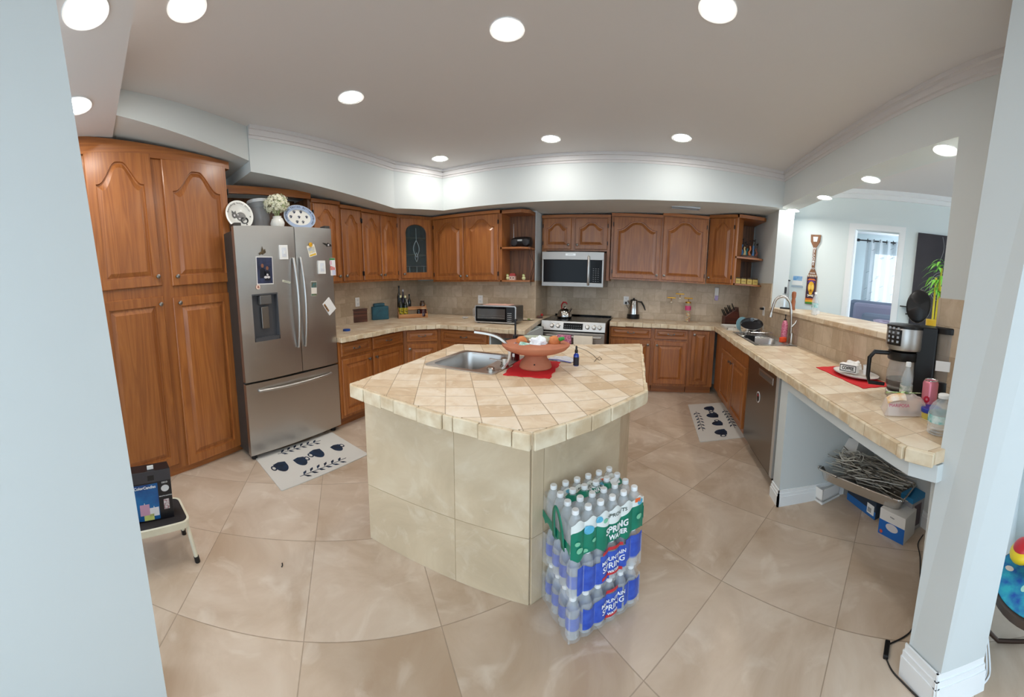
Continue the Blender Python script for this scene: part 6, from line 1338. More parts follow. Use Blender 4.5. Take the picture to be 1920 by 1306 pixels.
# local: x to the right (towards -ux is +x) ; stool spans x -.40..0, y 0...22
SW, SD = .42, .25
mb = MB(); o_ = [(p_[0], p_[1]) for p_ in rrect(-SW, 0, 0, SD, .045, 0)]; i_ = [(p_[0], p_[1]) for p_ in rrect(-SW+.012, -.012, .012, SD-.012, .036, 0)]
prism_hole(mb, o_, i_[::-1], zs_-.035, zs_); mb.build('rim', mat('cream_metal', 'e4e0cb', .35, col2='d8d3bd', vscale=10), st, bev=.003)
mb = MB().prism(i_, zs_-.012, zs_-.001).build('rubber_top', mat('rubber', '2a2627', .8, bump=.4, bscale=220), st)
for sx, sy, ox, oy in ((-.02, .03, .035, -.035), (-.02, SD-.03, .03, .02), (-SW+.02, .03, -.03, -.03), (-SW+.02, SD-.03, -.03, .03)):
    lg_ = MB().tube([(sx, sy, zs_-.02), (sx+ox*.9, sy+oy*.9, .02)], .011, 12).build('leg', MC['cream_metal'], st, smooth=True); MB().tube([(sx+ox*.86, sy+oy*.86, .03), (sx+ox, sy+oy, .0)], .0145, 12).build('rubber_foot', BLK, lg_, smooth=True)
# candle box
cb0, cb1 = gz(257, 982, zs_), gz(327, 968, zs_); ub = (cb1-cb0).normalized(); ang = atan2(ub.y, ub.x); h = hz(cb1, 324, 876)-zs_
cb = thing('candle_box', 'black gift box lettered ColorCandles showing three candles, on the step stool', 'box', (cb1.x, cb1.y, zs_), ang); BW, BD = .24, .085
cb.location = Vector((cb1.x, cb1.y, zs_))-Vector((cos(ang), sin(ang), 0))*.0
MB().box(-BW, 0, 0, BD, 0, h).build('box_body', mat('box_black', '18171c', .3), cb, bev=.002)
MB().box(-BW, -.075, -.001, .0, .008, h*.75).build('blue_picture', mat('candle_blue', '1b6fb0', .3, col2='16306e', vscale=6), cb)
MB().box(-BW, 0, -.0012, .0, h*.78, h*.995).build('top_band', mat('band_grey', '3b3a40', .35), cb); MB().box(-.125, -.09, -.0018, -.001, h*.82, h*.92).build('label_slot', BLK, cb)
for x, z, w_, hh_, c in ((-.155, .068, .026, .06, 'c99ab5'), (-.105, .052, .026, .046, 'e3e2e6'), (-.135, .026, .027, .034, 'cfd77e')):
    MB().prism([(x-w_, -.0024), (x+w_, -.0024), (x+w_, -.001), (x-w_, -.001)], z-hh_*.5, z+hh_*.5).build('printed_candle', mat('cndl'+c, c, .4), cb); MB().box(x-.0015, x+.0015, -.0024, -.001, z+hh_*.5, z+hh_*.5+.008).build('printed_wick', mat('flame', 'f4efe0', .4), cb)
mb = MB(); disc(mb, -.036, h*.62, .022, .018, -.001, 20, .001); mb.build('pale_oval', mat('pale_oval', 'cfd2d6', .4), cb); MB().box(-.05, -.02, -.002, -.001, h*.2, h*.4).build('small_picture', mat('tiny_pic', '8f4f5a', .4, col2='d8d8d8', vscale=90), cb)
mb = MB(); textmesh(mb, 'ColorCandles', .021, facing(-.145, -.0022, h*.69), .0003, bold=.0004); mb.build('lettering', WL, cb)
mb = MB(); textmesh(mb, 'DECO', .012, facing(-.036, -.0022, h*.74), .0003); mb.build('small_lettering', WL, cb); mb = MB(); textmesh(mb, 'REMOTE CONTROL', .008, facing(-.036, -.0022, h*.47), .0003); mb.build('small_lettering', WL, cb)
MB().box(-.12, -.085, .02, .024, h, h+.022).build('hang_tab', WHT, cb, bev=.002)

# ================================================================== UNDER THE COUNTER
ft_ = thing('foil_tray', 'crumpled aluminium foil tray heaped with cut wires under the counter', 'tray', (1.24, 1.44, .19), 0)
fc = [gz(1536, 884, .235), gz(1700, 950, .235), gz(1716, 905, .235), gz(1560, 850, .235)]
fcm = sum(fc, Vector())/4; fcm = Vector((fcm.x+.0, fcm.y, 0)); ft_.location = (fcm.x, fcm.y, .165)
uu = Vector((fc[1].x-fc[0].x, fc[1].y-fc[0].y, 0)); TL_ = uu.length; an = atan2(uu.y, uu.x); ft_.rotation_euler = (0, 0, an)
FOIL = mat('foil', 'c9c7c4', .25, 1, bump=1.0, bscale=45)
hl, hw = TL_/2, .125; L = [rrect(-hl, hl, -hw, hw, .03, .075), rrect(-hl+.012, hl-.012, -hw+.012, hw-.012, .03, .07), rrect(-hl+.03, hl-.03, -hw+.03, hw-.03, .03, 0), rrect(-hl+.05, hl-.05, -hw+.05, hw-.05, .02, 0)]
mb = MB(); n = len(L[0])
for l in L: mb.add([(x, y, z+.004*noise.noise(Vector((x*30, y*30, 1)))) for x, y, z in l], [])
for i in range(3):
    for k in range(n): mb.f.append([i*n+k, i*n+(k+1) % n, (i+1)*n+(k+1) % n, (i+1)*n+k]); mb.m.append(0)
mb.f.append([3*n+k for k in range(n)]); mb.m.append(0); mb.build('pan', FOIL, ft_, smooth=False, solid=.001)
mb = MB(); P = rrect(-hl, hl, -hw, hw, .03, .077, 12); mb.tube([(x, y, z+.003*sin(i*2.1)) for i, (x, y, z) in enumerate(P)], .006, 6, closed=True); mb.build('rolled_rim', FOIL, ft_, smooth=True)
rq = random.Random(4); WM_ = [mat('wire_grey', '9c9a93', .35, .5), mat('wire_pale', 'c9c7bd', .4, .3), mat('wire_dark', '57534c', .4, .3)]
wh = thing('wire_heap', 'tangled heap of grey wires and rods filling the foil tray', 'wires', (fcm.x, fcm.y, .172), an); mb = MB()
for k in range(150):
    mb.mi = k % 3; a_ = rq.gauss(0, .35)+(pi if rq.random() < .5 else 0); l_ = rq.uniform(.12, .36); x, y, z = rq.uniform(-hl*.6, hl*.6), rq.uniform(-hw*.7, hw*.7), rq.uniform(.04, .19)
    d_ = Vector((cos(a_), sin(a_)*.8, rq.uniform(-.12, .22))); c_ = Vector((x, y, z)); e_ = Vector((0, 0, rq.uniform(-.01, .03)))
    A_, B_ = c_-d_*l_/2, c_+d_*l_/2
    A_.z = max(A_.z, .012); B_.z = max(B_.z, .012); mb.tube([A_, c_+e_, B_], rq.choice((.0018, .0025, .003)), 5)
o = mb.build('wires', WM_, wh); o['kind'] = 'stuff'
mb = MB()
for cx_, cy_, r_ in ((-.12, -.02, .06), (-.09, -.05, .07), (-.13, -.06, .05)):
    pts = [(cx_+r_*cos(2*pi*k/24+.1)*1.1, cy_+r_*sin(2*pi*k/24), .20+.012*sin(k*.7+r_*90)) for k in range(24)]; mb.tube(pts, .003, 6, closed=True)
o = mb.build('coiled_cable', mat('cable_pale', 'd4d1c6', .5), wh); o['kind'] = 'stuff'
def cbox(name, label, pa, pb, dep, ztop_px, cat, col, zt=None, rz=None, z0=0, xmax=None):
    a_, b_ = gz(*pa, z0), gz(*pb, z0)
    d_ = b_-a_; an_ = atan2(d_.y, d_.x) if rz is None else rz; h_ = zt or (hz(a_, *ztop_px)-z0)
    t = thing(name, label, cat, tuple(a_), an_); m_ = mat('cb_'+col, col, .45); o = MB().box(0, d_.length, 0, dep, 0, h_).build('carton', m_, t, bev=.002); return t, d_.length, h_
# white planter box (left)
a_ = gz(1509, 924, 0); b_ = gz(1541, 946, 0); t = thing('planter_box', 'open white square planter box on the floor by the post', 'box', (a_.x, a_.y, 0), atan2(b_.y-a_.y, b_.x-a_.x)); wq = (b_-a_).length; wq = max(wq, .13)
mb = MB(); hq = .10; mb.box(0, wq, 0, .006, .018, hq); mb.box(0, wq, wq-.006, wq, .018, hq); mb.box(0, .006, 0, wq, .018, hq); mb.box(wq-.006, wq, 0, wq, .018, hq); mb.box(0, wq, 0, wq, .018, .03); mb.build('box', WHT, t); MB().box(-.005, wq+.005, -.005, wq+.005, 0, .015).build('saucer', WHT, t, bev=.003)
# dark blue box under the tray
t, l_, h_ = cbox('cardboard_box', 'dark blue box with a barcode label lying below the foil tray', (1588, 935), (1640, 975), .16, (0, 0), 'box', '2d3b4c', zt=.115)
MB().box(0, l_, -.001, 0, .0, .05).build('blue_side', mat('bx_blue', '2a6bb0', .4), t); MB().box(l_*.72, l_*.95, -.002, -.001, .02, .085).build('label', WHT, t)
mb = MB()
for k in range(7): mb.box(l_*.75+.005*k, l_*.75+.002+.005*k, -.0028, -.002, .03, .06)
mb.build('barcode_lines', BLK, t)
t, l_, h_ = cbox('cardboard_box', 'white and blue lamp box with a bulb picture at the front of the knee space', (1646, 997), (1693, 1022), .14, (1648, 950), 'box', 'e4e2de', zt=.16)
MB().box(0, l_, -.001, 0, 0, h_*.58).build('blue_panel', mat('bx_blue2', '1e66b8', .4), t); mb = MB(); disc(mb, l_*.52, h_*.42, l_*.24, h_*.15, -.0012, 18, .001); mb.build('bulb_picture', MC['print_white'], t); mb = MB(); disc(mb, l_*.12, h_*.12, .011, .011, -.0012, 12, .001); mb.build('red_badge', mat('badge_red', 'd2553f', .4), t)
mb = MB(); textmesh(mb, 'Philips', .012, facing(l_*.5, -.002, h_*.82), .0003); mb.build('lettering', mat('ink_grey', ''), t)
t, l_, h_ = cbox('cardboard_box', 'upright blue-topped box with a clear window behind the lamp box', (1705, 1000), (1728, 985), .10, (1705, 930), 'box', 'a9a6a8', zt=.22)
MB().box(-.001, l_+.001, -.001, .101, h_-.03, h_+.002).build('blue_top', mat('bx_blue3', '2f86bd', .4), t); MB().box(l_*.2, l_*.75, -.002, 0, .03, h_-.05).build('clear_window', mat('wndw', '5b4a55', .1, alpha=.9), t)
# white box at the back
bb = gx(1595, 835, 1.44); t = thing('cardboard_box', 'white box leaning at the back above the foil tray', 'box', (1.52, bb.y+.05, .30), .5); MB().box(-.11, .10, -.055, .055, -.075, .075).build('carton', mat('cb_white', 'e0e0df', .5), t, bev=.002).rotation_euler = (0, .5, 0); MB().lathe([(.006, 0), (.006, .002)], (-.04, -.0555, .0), 10, axis='y').build('hole', DGREY, t)
t2 = thing('storage_crate', 'grey box at the back of the knee space carrying the white box', 'box', (1.54, bb.y+.05, 0), .2); MB().box(-.10, .10, -.09, .09, 0, .215).build('carton', mat('cb_grey', '8d8b88', .6), t2, bev=.003)
# support box hidden under the tray
# cords
def floorpts(L_, z=.004): return [Vector((*gz(a_, c_, 0).xy, z)) for a_, c_ in L_]
def fcord(P, r_=.0032): return MB().tube(smooth_pts(P, 5), r_, 8)
t = thing('power_cord', 'black power cord with an inline switch running over the floor from the knee space', 'cord', (0, 0, 0))
P = floorpts([(1731, 1003), (1721, 1020), (1725, 1045), (1725, 1085), (1724, 1120), (1715, 1155), (1710, 1180), (1695, 1195), (1668, 1208)]); fcord(P).build('cable', BLK, t, smooth=True)
P = floorpts([(1660, 1232), (1672, 1258), (1695, 1283), (1722, 1310), (1760, 1345)]); fcord(P).build('cable', BLK, t, smooth=True)
a_, b_ = gz(1664, 1206, 0), gz(1660, 1236, 0); c_ = (a_+b_)/2; mb = MB().box(-.036, .036, -.011, .011, .0, .018); mb.xf(Matrix.Translation(c_) @ Matrix.Rotation(atan2(b_.y-a_.y, b_.x-a_.x), 4, 'Z')); mb.build('inline_switch', BLK, t, bev=.004)
t = thing('white_cable', 'bundle of white cables curving round the foot of the column', 'cable', (0, 0, 0))
for k, dx in enumerate((0, 7, 13)):
    P = floorpts([(1838+dx*.7, 1240), (1843+dx, 1255), (1838+dx, 1275), (1820+dx, 1292), (1795+dx, 1305), (1770+dx, 1315)], .005); P[0].z = .10; fcord(P, .0035).build('cable', mat('cable_white', 'eef0f2', .4), t, smooth=True)
# small grey cubes at the toe kicks
for (px, py), lb in (((645, 777), 'small grey cube on the floor at the toe kick beside the fridge'), ((1234, 731), 'small grey cube on the floor under the base cabinet right of the range'), ((1306, 728), 'small grey cube on the floor under the narrow corner cabinet')):
    p = gz(px, py, 0); o = MB().box(-.02, .02, -.02, .02, 0, .038).build('plastic_cube', mat('cube_grey', 'a9abae', .4), None, bev=.006, loc=(p.x, p.y, 0), rot=(0, 0, .4)); T(o, lb, 'cube')

# ================================================================== CORNER SHELF ITEMS, VENT
sx_, sy_ = 1.30, 4.60
t = thing('figure_group', 'carved colourful group of dancing figures on the upper corner shelf', 'figurine', (sx_, sy_, 1.8225), -.25)
mb = MB(); n = 24; mb.lathe([(.15, 0), (.155, .01), (.15, .03), (.13, .036)], (0, 0, 0), n, cap=True, sy=.42); mb.build('base', mat('carved_wood', '4f362b', .5, col2='6e5040', vscale=20), t, smooth=True)
cols = ['6b3d6e', '3e6f9a', 'd9c08a', '2e7a80', 'd07a4a', '5b88b8', '9a5b4a']
for k in range(7):
    x = -.115+.038*k; hgt = .20+.03*sin(k*1.7); y = .02*cos(k*2.1); skirt = MB(); s = sin(k*1.3)*.018
    skirt.tube([(x, y, .03), (x+s, y, .08), (x-s*.3, y, .12), (x+s*.4, y, hgt*.75)], [.022, .013, .010, .012], 10); skirt.build('dress', mat('fig'+cols[k], cols[k], .5), t, smooth=True)
    MB().ball((x+s*.6, y, hgt+.01), .011, 10, 8).build('head', mat('fig_dark', '2c1d18', .4), t, smooth=True); MB().tube([(x+s*.4, y, hgt*.75), (x+.018, y-.005, hgt*.88), (x+.022, y, hgt+.03)], .0045, 6).build('arm', MC['fig_dark'], t, smooth=True)
for k in range(4):
    x = 1.175+.079*k; t = thing('spice_tin', ['yellow square tin at the left end of the row on the corner shelf', 'second yellow tin from the left on the corner shelf', 'third yellow tin from the left on the corner shelf', 'yellow square tin at the right end of the row on the corner shelf'][k], 'tin', (x, 4.53, 1.4805), 0, 'yellow tins on the corner shelf')
    MB().box(-.034, .034, -.03, .03, 0, .066).build('tin', mat('tin_yellow', 'cdb45f', .4), t, bev=.003); MB().box(-.032, .032, -.028, .028, .066, .082).build('lid', mat('tin_lid', '4a3a28', .4), t, bev=.004)
    mb = MB(); textmesh(mb, ['RICE', 'HERB', 'SALT', 'SPICE'][k], .02, facing(0, -.0308, .034), .0003, sx=.85); mb.build('lettering', mat('ink_brown', '3d2c1c', .5), t)
p = gz(1273, 389, 2.345); t = thing('air_vent', 'slotted white air vent in the soffit underside above the tall right cabinets', 'vent', (p.x, p.y, 2.322)); t.location = (.42, 4.28, 2.3205)
mb = MB(); mb.box(-.17, .17, -.06, -.05, -.012, .004); mb.box(-.17, .17, .05, .06, -.012, .004); mb.box(-.17, -.16, -.05, .05, -.012, .004); mb.box(.16, .17, -.05, .05, -.012, .004); mb.build('frame', mat('vent_grey', 'b9bfc4', .5), t)
for k in range(6): y = -.042+.017*k; MB().frust([(-.16, y, -.010), (.16, y, -.010), (.16, y+.003, -.010), (-.16, y+.003, -.010)], [(-.16, y+.009, .002), (.16, y+.009, .002), (.16, y+.012, .002), (-.16, y+.012, .002)]).build('slat', MC['vent_grey'], t)

# ================================================================== LIVING ROOM SIDE
def wl(px, py): return LP(px, py)
def wroot(name, label, cat, px, py, off=.004, z=None): p = wl(px, py); t = thing(name, label, cat, tuple(p-na*off), -pi/4); return t, p
t, p = wroot('welcome_paddle', 'tall painted wooden tiki paddle sign hanging on the living room wall', 'sign', 1519, 570); S_ = dist(p)/F
def pl(px, py): q_ = wl(px, py)-p; return q_.dot(ua), q_.z
WOODP = mat('paddle_wood', '7a5238', .6, col2='8d6244', vscale=14)
top = pl(1521, 440)[1]; w = S_*19/2/cos(.1)
w = abs(pl(1526.5, 560)[0]-pl(1508, 560)[0])/2
P = [(-w, 0), (w, 0), (w, top*.40), (w*.55, top*.48), (w*.28, top*.52), (w*.30, top*.82), (w*.9, top*.90), (w*1.0, top), (-w*1.0, top), (-w*.9, top*.90), (-w*.30, top*.82), (-w*.28, top*.52), (-w*.55, top*.48), (-w, top*.40)]
mb = MB(); flat(mb, P, 0, .022); mb.build('paddle', WOODP, t, bev=.003)
flat(MB(), P, 0)
def pp(nm, pts, col, y=-.0222, th=.002): mb = MB(); flat(mb, pts, y, th); return mb.build(nm, mat('pd_'+col, col, .5), t)
pp('green_band', [(-w*.96, .005), (w*.96, .005), (w*.96, top*.035), (-w*.96, top*.03)], '3f8a3a'); pp('yellow_band', [(-w*.96, top*.03), (w*.96, top*.035), (w*.96, top*.065), (-w*.96, top*.06)], 'e0a52c')
pp('orange_band', [(-w*.96, top*.06), (w*.96, top*.065), (w*.96, top*.085), (-w*.96, top*.085)], 'c9622c'); pp('dark_panel', [(-w*.9, top*.09), (w*.9, top*.09), (w*.9, top*.39), (-w*.9, top*.39)], '3a2440')
mb = MB(); disc(mb, 0, top*.245, w*.62, top*.085, -.0245, 24, .003); disc(mb, 0, top*.175, w*.36, top*.04, -.0245, 16, .003); mb.build('skull', mat('skull_yellow', 'e9b12f', .5), t)
mb = MB(); disc(mb, -w*.3, top*.25, w*.24, top*.038, -.0278, 14, .001); disc(mb, w*.3, top*.25, w*.24, top*.038, -.0278, 14, .001); mb.build('skull_eyes', mat('skull_orange', 'f3cf66', .5), t); mb = MB(); flat(mb, [(-w*.1, top*.19), (w*.1, top*.19), (0, top*.225)], -.0278, .001); mb.build('skull_nose', mat('skull_red', '6e2a22', .5), t)
pp('purple_brow', [(-w*.75, top*.31), (w*.75, top*.31), (w*.4, top*.35), (-w*.4, top*.35)], '6a3a86', -.0245)
pp('orange_brow', [(-w*.85, top*.345), (w*.85, top*.345), (w*.5, top*.37), (-w*.5, top*.37)], 'd9743a', -.0245)
mb = MB()
for s in (-1, 1): mb.tube([(-w*.6, -.026, top*.125+s*top*.012), (w*.6, -.026, top*.125-s*top*.012)], w*.09, 6)
mb.build('crossbones', mat('bone', 'e6e0d0', .5), t)
mb = MB()
for k in range(5): x = -w*.75+w*.375*k; flat(mb, [(x-w*.16, top*.425), (x+w*.16, top*.425), (x, top*.39)], -.0225, .002)
mb.build('teeth_row', mat('bone', ''), t)
mb = MB()
for i, ch in enumerate('WELCOME'): textmesh(mb, ch, top*.046, facing(0, -.0235, top*(.80-.037*i)) @ Matrix.Rotation(-pi/2*0, 4, 'Z'), .0006, bold=.0006)
mb.build('lettering', WL, t); mb = MB(); textmesh(mb, 'TO', top*.036, facing(0, -.0235, top*.515), .0006); mb.build('lettering', WL, t); mb = MB(); textmesh(mb, 'PARADISE', top*.03, facing(0, -.0235, top*.45), .0006, sx=.62); mb.build('lettering', WL, t)
hole = MB(); flat(hole, [(-w*.35, top*.90), (w*.35, top*.90), (w*.5, top*.97), (-w*.5, top*.97)], -.0222, .0015); hole.build('grip_hole', LIVW, t)
t, p = wroot('wall_calendar', 'small calendar with a blue picture on the living room wall beside the paddle', 'calendar', 1496, 525)
w_ = abs(pl(1505, 525)[0]-pl(1487, 525)[0])/2; h_ = abs(pl(1496, 514)[1]-pl(1496, 531)[1])
MB().box(-w_*1.1, w_*1.1, -.008, 0, -h_*.55, h_*.5).build('backing', WHT, t); MB().box(-w_*.95, w_*.95, -.010, -.008, -h_*.05, h_*.45).build('picture', mat('cal_blue', '5f9fd6', .5, col2='a9c6de', vscale=20), t); MB().box(-w_*1.2, w_*1.2, -.012, 0, -h_*.75, -h_*.66).build('shelf_edge', mat('cal_edge', 'a7b6c9', .5), t)
# painting
pa = wl(1722, 437); pb_ = wl(1775, 440); pc_ = wl(1712, 560)
t = thing('wall_painting', 'tall dark painting of a faint goblet beyond the pass-through', 'painting', (pa.x-na.x*.02, pa.y-na.y*.02, 0), -pi/4); wq = .78
z0_, z1_ = 1.05, pa.z
MB().box(0, wq, -.02, .02, z0_, z1_).build('canvas', mat('canvas_dark', '37343a', .6, col2='2c2a30', vscale=3), t); mb = MB()
gx_ = .30
mb.tube([(gx_+.03*sin(k*.5), -.022, z1_-.02-.045*k) for k in range(9)], .003, 5)
for rx_, rz__ in ((.11, .17), (.085, .14)): mb.tube([(gx_+.02+rx_*cos(2*pi*k/30), -.022, z1_-.62+rz__*sin(2*pi*k/30)) for k in range(30)], .003, 5, closed=True)
mb.tube([(gx_+.02, -.022, z1_-.79), (gx_+.02, -.022, z1_-1.0)], .004, 5); mb.tube([(gx_+.05+.16*k/9, -.022, z1_-.12-.05*sin(k*.8)) for k in range(10)], .002, 5); mb.build('goblet_lines', mat('paint_pale', '8f9194', .6), t)
# bedroom window, curtain, sofa
def BP_(a_, z, d_): q_ = O6+ua*a_+na*d_; return Vector((q_.x, q_.y, z))
Am = (A0+A1)/2
def dirA(px, depth):   # position along ua on a plane `depth` behind the wall for a pixel column
    d_ = ray(px, 500); t_ = (6.2+depth/r45)/(d_.x+d_.y); q_ = Vector((d_.x*t_, d_.y*t_, 0))-O6; return q_.dot(ua)
DB = 2.2
s0, s1 = dirA(1618, DB), dirA(1680, DB); d_ = ray(1640, 452); t_ = (6.2+DB/r45)/(d_.x+d_.y); zr = HC+d_.z*t_
fw = MB(); lw(s0+.1, s1+1.0, 1.0, zr-.15, 2.86, 2.90, fw); fw_o = fw.build('window_1', mat('window_glow', 'eef5fb', .3, emis=2.2, ecol='dcebf7')); ST(fw_o)
cr = thing('curtain_rod', 'black curtain rod with finial seen through the doorway', 'curtain rod', tuple(BP_(s0-.12, zr, DB)), -pi/4); MB().tube([(0, 0, 0), (s1-s0+.8, 0, 0)], .012, 8).build('rod', BLK, cr); MB().ball((-.02, 0, 0), .035, 10, 8, (1.4, 1, .8)).build('finial', BLK, cr)
for k in range(6): MB().tube([(.16+.12*k, .035*cos(a_), .035*sin(a_)) for a_ in [2*pi*j/12 for j in range(12)]], .006, 6, closed=True).build('ring', BLK, cr)
cu = thing('sheer_curtain', 'white sheer curtain with grey leaf print in the room beyond the doorway', 'curtain', tuple(BP_(s0+.02, 0, DB)), -pi/4); W_ = s1-s0+.7
g = [[(W_*i/60, .03*sin(i*.9), .45+(zr+.02-.45)*j/6) for j in range(7)] for i in range(61)]; MB().sheet(g).build('cloth', mat('sheer', 'dfe6ea', .9, alpha=.88), cu, smooth=True)
mb = MB(); rq = random.Random(2)
for k in range(90):
    x, z = rq.uniform(.02, W_-.05), rq.uniform(.6, zr-.1)
    for j in range(3): mb.tube([(x+.02*j, -.034, z+.012*j), (x+.02*j+.022, -.036, z+.012*j+.004)], .0035, 4)
o = mb.build('leaf_print', mat('print_grey', '8b9298', .9), cu); o['kind'] = 'stuff'
so = thing('sofa', 'blue-grey sofa with cushion seen through the doorway', 'sofa', tuple(BP_(A0-.35, 0, 1.1)), -pi/4); SF = mat('sofa_fabric', '8a93a6', .9, bump=.3, bscale=160)
MB().box(0, 1.7, 0, .75, .12, 1.0).build('seat', SF, so, bev=.04); MB().box(0, 1.7, .6, .85, .12, 1.40).build('backrest', SF, so, bev=.06); MB().box(.35, 1.7, -.06, .10, .12, 1.22).build('armrest', SF, so, bev=.05); MB().box(.1, .9, .45, .62, .6, 1.36).build('back_cushion', mat('cushion_lilac', 'a9a4ba', .9), so, bev=.06)
crumple('blanket', 'pale lilac blanket heaped on the sofa', 'blanket', BP_(A0+.5, 1.13, 1.25), .20, mat('lilac_blanket', 'c4b6cc', .9), 2.2, (1.6, .9, .4), n=20)
# bamboo plant behind the coffee maker
pb_ = Vector((1.98, 1.78, LZ)); d_ = ray(1752, 600); k_ = 1.93/d_.x; pb_ = Vector((1.93, d_.y*k_, LZ)); bp_ = thing('potted_bamboo', 'green bamboo plant with a red ornament on the bar ledge behind the coffee maker', 'plant', tuple(pb_))
MB().lathe([(.05, 0), (.06, .01), (.065, .10), (.062, .11)], (0, 0, 0), 20, cap=True).build('pot', mat('pot_yellow', 'c9a92c', .4), bp_, smooth=True)
GR = mat('bamboo_green', '6fb53a', .5); YE = mat('bamboo_yellow', 'd9cf3a', .5)
mb = MB(); 
for x, y, h_ in ((-.02, 0, .42), (.02, .01, .50), (0, -.02, .36), (.03, -.01, .3)): mb.tube([(x, y, .08), (x*1.6, y*1.4, h_)], .008, 8)
mb.build('canes', YE, bp_, smooth=True)
rq = random.Random(8); mb = MB()
for k in range(46):
    b0 = Vector((rq.uniform(-.03, .04), rq.uniform(-.02, .02), rq.uniform(.28, .56))); a_ = rq.random()*2*pi; l_ = rq.uniform(.09, .17); dd_ = Vector((cos(a_), sin(a_), 0)); sd = Vector((-sin(a_), cos(a_), 0)); P = []
    ws = (.002, .009, .011, .008, .001)
    cs = [b0+dd_*(l_*u)+Vector((0, 0, l_*(.5*u-.9*u*u))) for u in (0, .25, .5, .75, 1)]
    mb.sheet([[c_-sd*w__, c_+sd*w__] for c_, w__ in zip(cs, ws)])
o = mb.build('leaves', GR, bp_); o['kind'] = 'stuff'; MB().ball((.01, -.05, .30), .022, 12, 8, (1, .6, 1.3)).build('red_ornament', mat('orn_red', 'd8402c', .4), bp_, smooth=True)
t = thing('wall_shelf', 'small thin black wall shelf on the living room wall', 'shelf', tuple(wl(1696, 575)-na*.12), -pi/4); MB().box(-.05, .12, -.02, .12, 0, .012).build('shelf_board', BLK, t); 
t = thing('wall_shelf', 'lower thin black wall shelf near the coffee maker lid', 'shelf', tuple(wl(1703, 589)-na*.12), -pi/4); MB().box(-.03, .12, -.02, .12, 0, .012).build('shelf_board', BLK, t)
# side table with shell cloth and toy at the right edge
tc_ = Vector((1.48, .56, .28)); tt_ = thing('side_table', 'low round table with scrolled iron legs at the right edge of the photo', 'table', (tc_.x, tc_.y, 0)); rT = .235
MB().lathe([(rT-.02, .24), (rT, .245), (rT, .275), (rT-.02, .28), (1e-4, .28)], (0, 0, 0), 40).build('table_top', mat('table_brown', '4a3a30', .4), tt_, smooth=True)
for k in range(3):
    a_ = 2.2+k*2.1; c_, s_ = cos(a_), sin(a_); pts = [(c_*rT*.7, s_*rT*.7, .24)]+[(c_*(rT*.75+.09*sin(u)), s_*(rT*.75+.09*sin(u)), .24-.23*u/pi) for u in [pi*j/8 for j in range(1, 9)]]; MB().tube(pts+[(c_*rT*.2, s_*rT*.2, .012)], .009, 8).build('leg', mat('iron_brown', '3d2c22', .5, .5), tt_, smooth=True)
tk = thing('table_cloth', 'deep blue cloth printed with seashells on the low round table', 'tablecloth', (tc_.x, tc_.y, .281)); MB().lathe([(rT-.012, 0), (rT-.012, .003), (1e-4, .003)], (0, 0, 0), 40).build('cloth', mat('shell_blue', '1b4f9a', .8, col2='2fa3b0', vscale=16), tk)
rq = random.Random(9)
for k in range(16):
    a_, r_ = rq.random()*6.28, rq.uniform(.05, rT-.04); c = ['e8cfc0', 'f2efe6', 'a9d6c0', 'e3b9a9'][k % 4]; mb = MB(); mb.lathe([(1e-4, .0), (.02, .0005), (1e-4, .001)], (r_*cos(a_), r_*sin(a_), .0032), 12, sx=rq.uniform(.7, 1.4), sy=rq.uniform(.6, 1.1), cap=False); mb.build('printed_shell', mat('shell_'+c, c, .7), tk)
ty = gz(1925, 1062, .34); t = thing('toy_car', 'red and yellow rounded toy on the low table at the right edge', 'toy', (tc_.x+.02, tc_.y+.13, .2845)); MB().ball((0, 0, .065), .06, 20, 12, (1.3, 1, .7)).build('yellow_body', mat('toy_yellow', 'f0c51f', .3), t, smooth=True); MB().ball((0, 0, .085), .05, 20, 12, (1.25, .95, .75)).build('red_shell', mat('toy_red', 'c9232a', .3), t, smooth=True); MB().lathe([(.012, 0), (.012, .01)], (-.04, -.055, .045), 12, axis='y').build('black_eye', BLK, t, smooth=True)
for s in (-1, 1): MB().lathe([(.022, 0), (.022, .015)], (s*.04, -.05+0, .022), 14, axis='y').build('wheel', BLK, t, smooth=True)
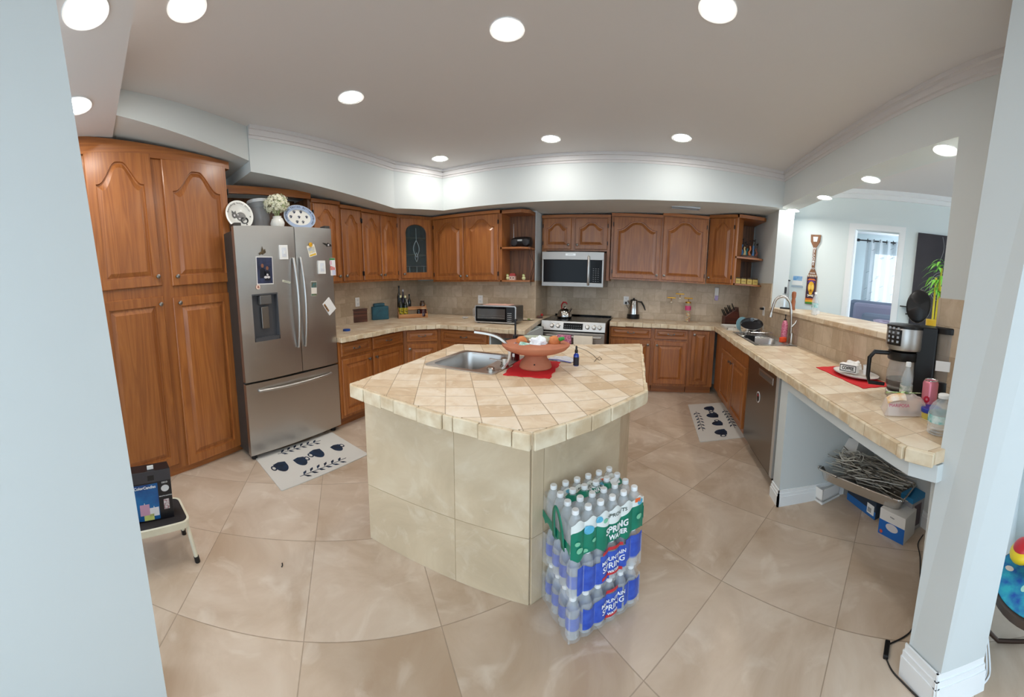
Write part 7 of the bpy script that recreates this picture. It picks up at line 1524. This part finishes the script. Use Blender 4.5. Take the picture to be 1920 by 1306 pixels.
# ================================================================== LIGHTS
LM = mat('led_diffuser', 'ffffff', .5, emis=LED, ecol='fffaf2')
def clight(px, py, z, label, group, r=.075):
    p = gz(px, py, z)
    t = thing('ceiling_light', label, 'ceiling light', (p.x, p.y, z), 0, group)
    MB().lathe([(r*1.0, -.002), (r*1.28, -.006), (r*1.3, -.001), (r*1.02, .0)], (0, 0, 0), 32, cap=False).build('trim_ring', TRIM, t, smooth=True)
    MB().lathe([(1e-4, -.004), (r*.98, -.004), (r*1.0, -.001)], (0, 0, 0), 32, cap=False).build('diffuser', LM, t)
for q, lab in (((658, 182), 'recessed ceiling light above the fridge side of the island, in the middle row'), ((951, 55), 'recessed ceiling light in the centre of the main ceiling, near the camera'), ((1346, 15), 'recessed ceiling light cut by the top edge of the photo, towards the right'),
               ((825, 297), 'recessed ceiling light in front of the glass corner cabinet'), ((1033, 260), 'recessed ceiling light in front of the microwave'), ((1278, 258), 'recessed ceiling light in front of the tall right cabinets'), ((350, 12), 'recessed ceiling light nearest the pantry soffit on the main ceiling')):
    clight(q[0], q[1], ZC-.001, lab, 'recessed lights in the main ceiling')
for q, lab in (((160, 20), 'large recessed light in the near soffit by the left wall end'), ((142, 198), 'recessed light in the near soffit right above the pantry')):
    clight(q[0], q[1], 2.599, lab, 'recessed lights in the near soffit')
for q, lab in (((1487, 394), 'recessed light in the pass-through header, farthest from the camera'), ((1546, 370), 'recessed light in the pass-through header, second from the far end'), ((1633, 336), 'recessed light in the pass-through header, third from the far end'), ((1773, 281), 'recessed light in the pass-through header, closest to the camera')):
    clight(q[0], q[1], 2.399, lab, 'recessed lights in the pass-through header', .062)
wd = bpy.data.worlds.new('world'); SC.world = wd; wd.use_nodes = True
bg = wd.node_tree.nodes['Background']; bg.inputs['Color'].default_value = lin('cfe4f5'); bg.inputs['Strength'].default_value = WORLD
# added fill lamp with no modelled door behind it, brightens the living wall
def area(name, loc, target, sx, sy, power, col):
    l = bpy.data.lights.new(name, 'AREA'); l.shape = 'RECTANGLE'; l.size = sx; l.size_y = sy; l.energy = power; l.color = lin(col)[:3]
    o = bpy.data.objects.new(name, l); COL.objects.link(o); o.location = loc
    o.rotation_euler = (Vector(target)-Vector(loc)).to_track_quat('-Z', 'Y').to_euler(); return o
area('living_fill_added', (6.5, .8, 1.5), (2.5, 3.0, 1.3), 2.4, 2.2, LIVP, 'e8f2ff')
SC.view_settings.view_transform = 'Standard'; SC.view_settings.look = 'None'; SC.view_settings.exposure = EXPO; SC.view_settings.gamma = 1
try: SC.view_settings.use_curve_mapping = False
except Exception: pass
SC.cycles.use_denoising = True
SC.cycles.use_adaptive_sampling = True; SC.cycles.adaptive_threshold = .06; SC.cycles.max_bounces = 7; SC.cycles.diffuse_bounces = 4; SC.cycles.transparent_max_bounces = 20; SC.cycles.sample_clamp_indirect = 6
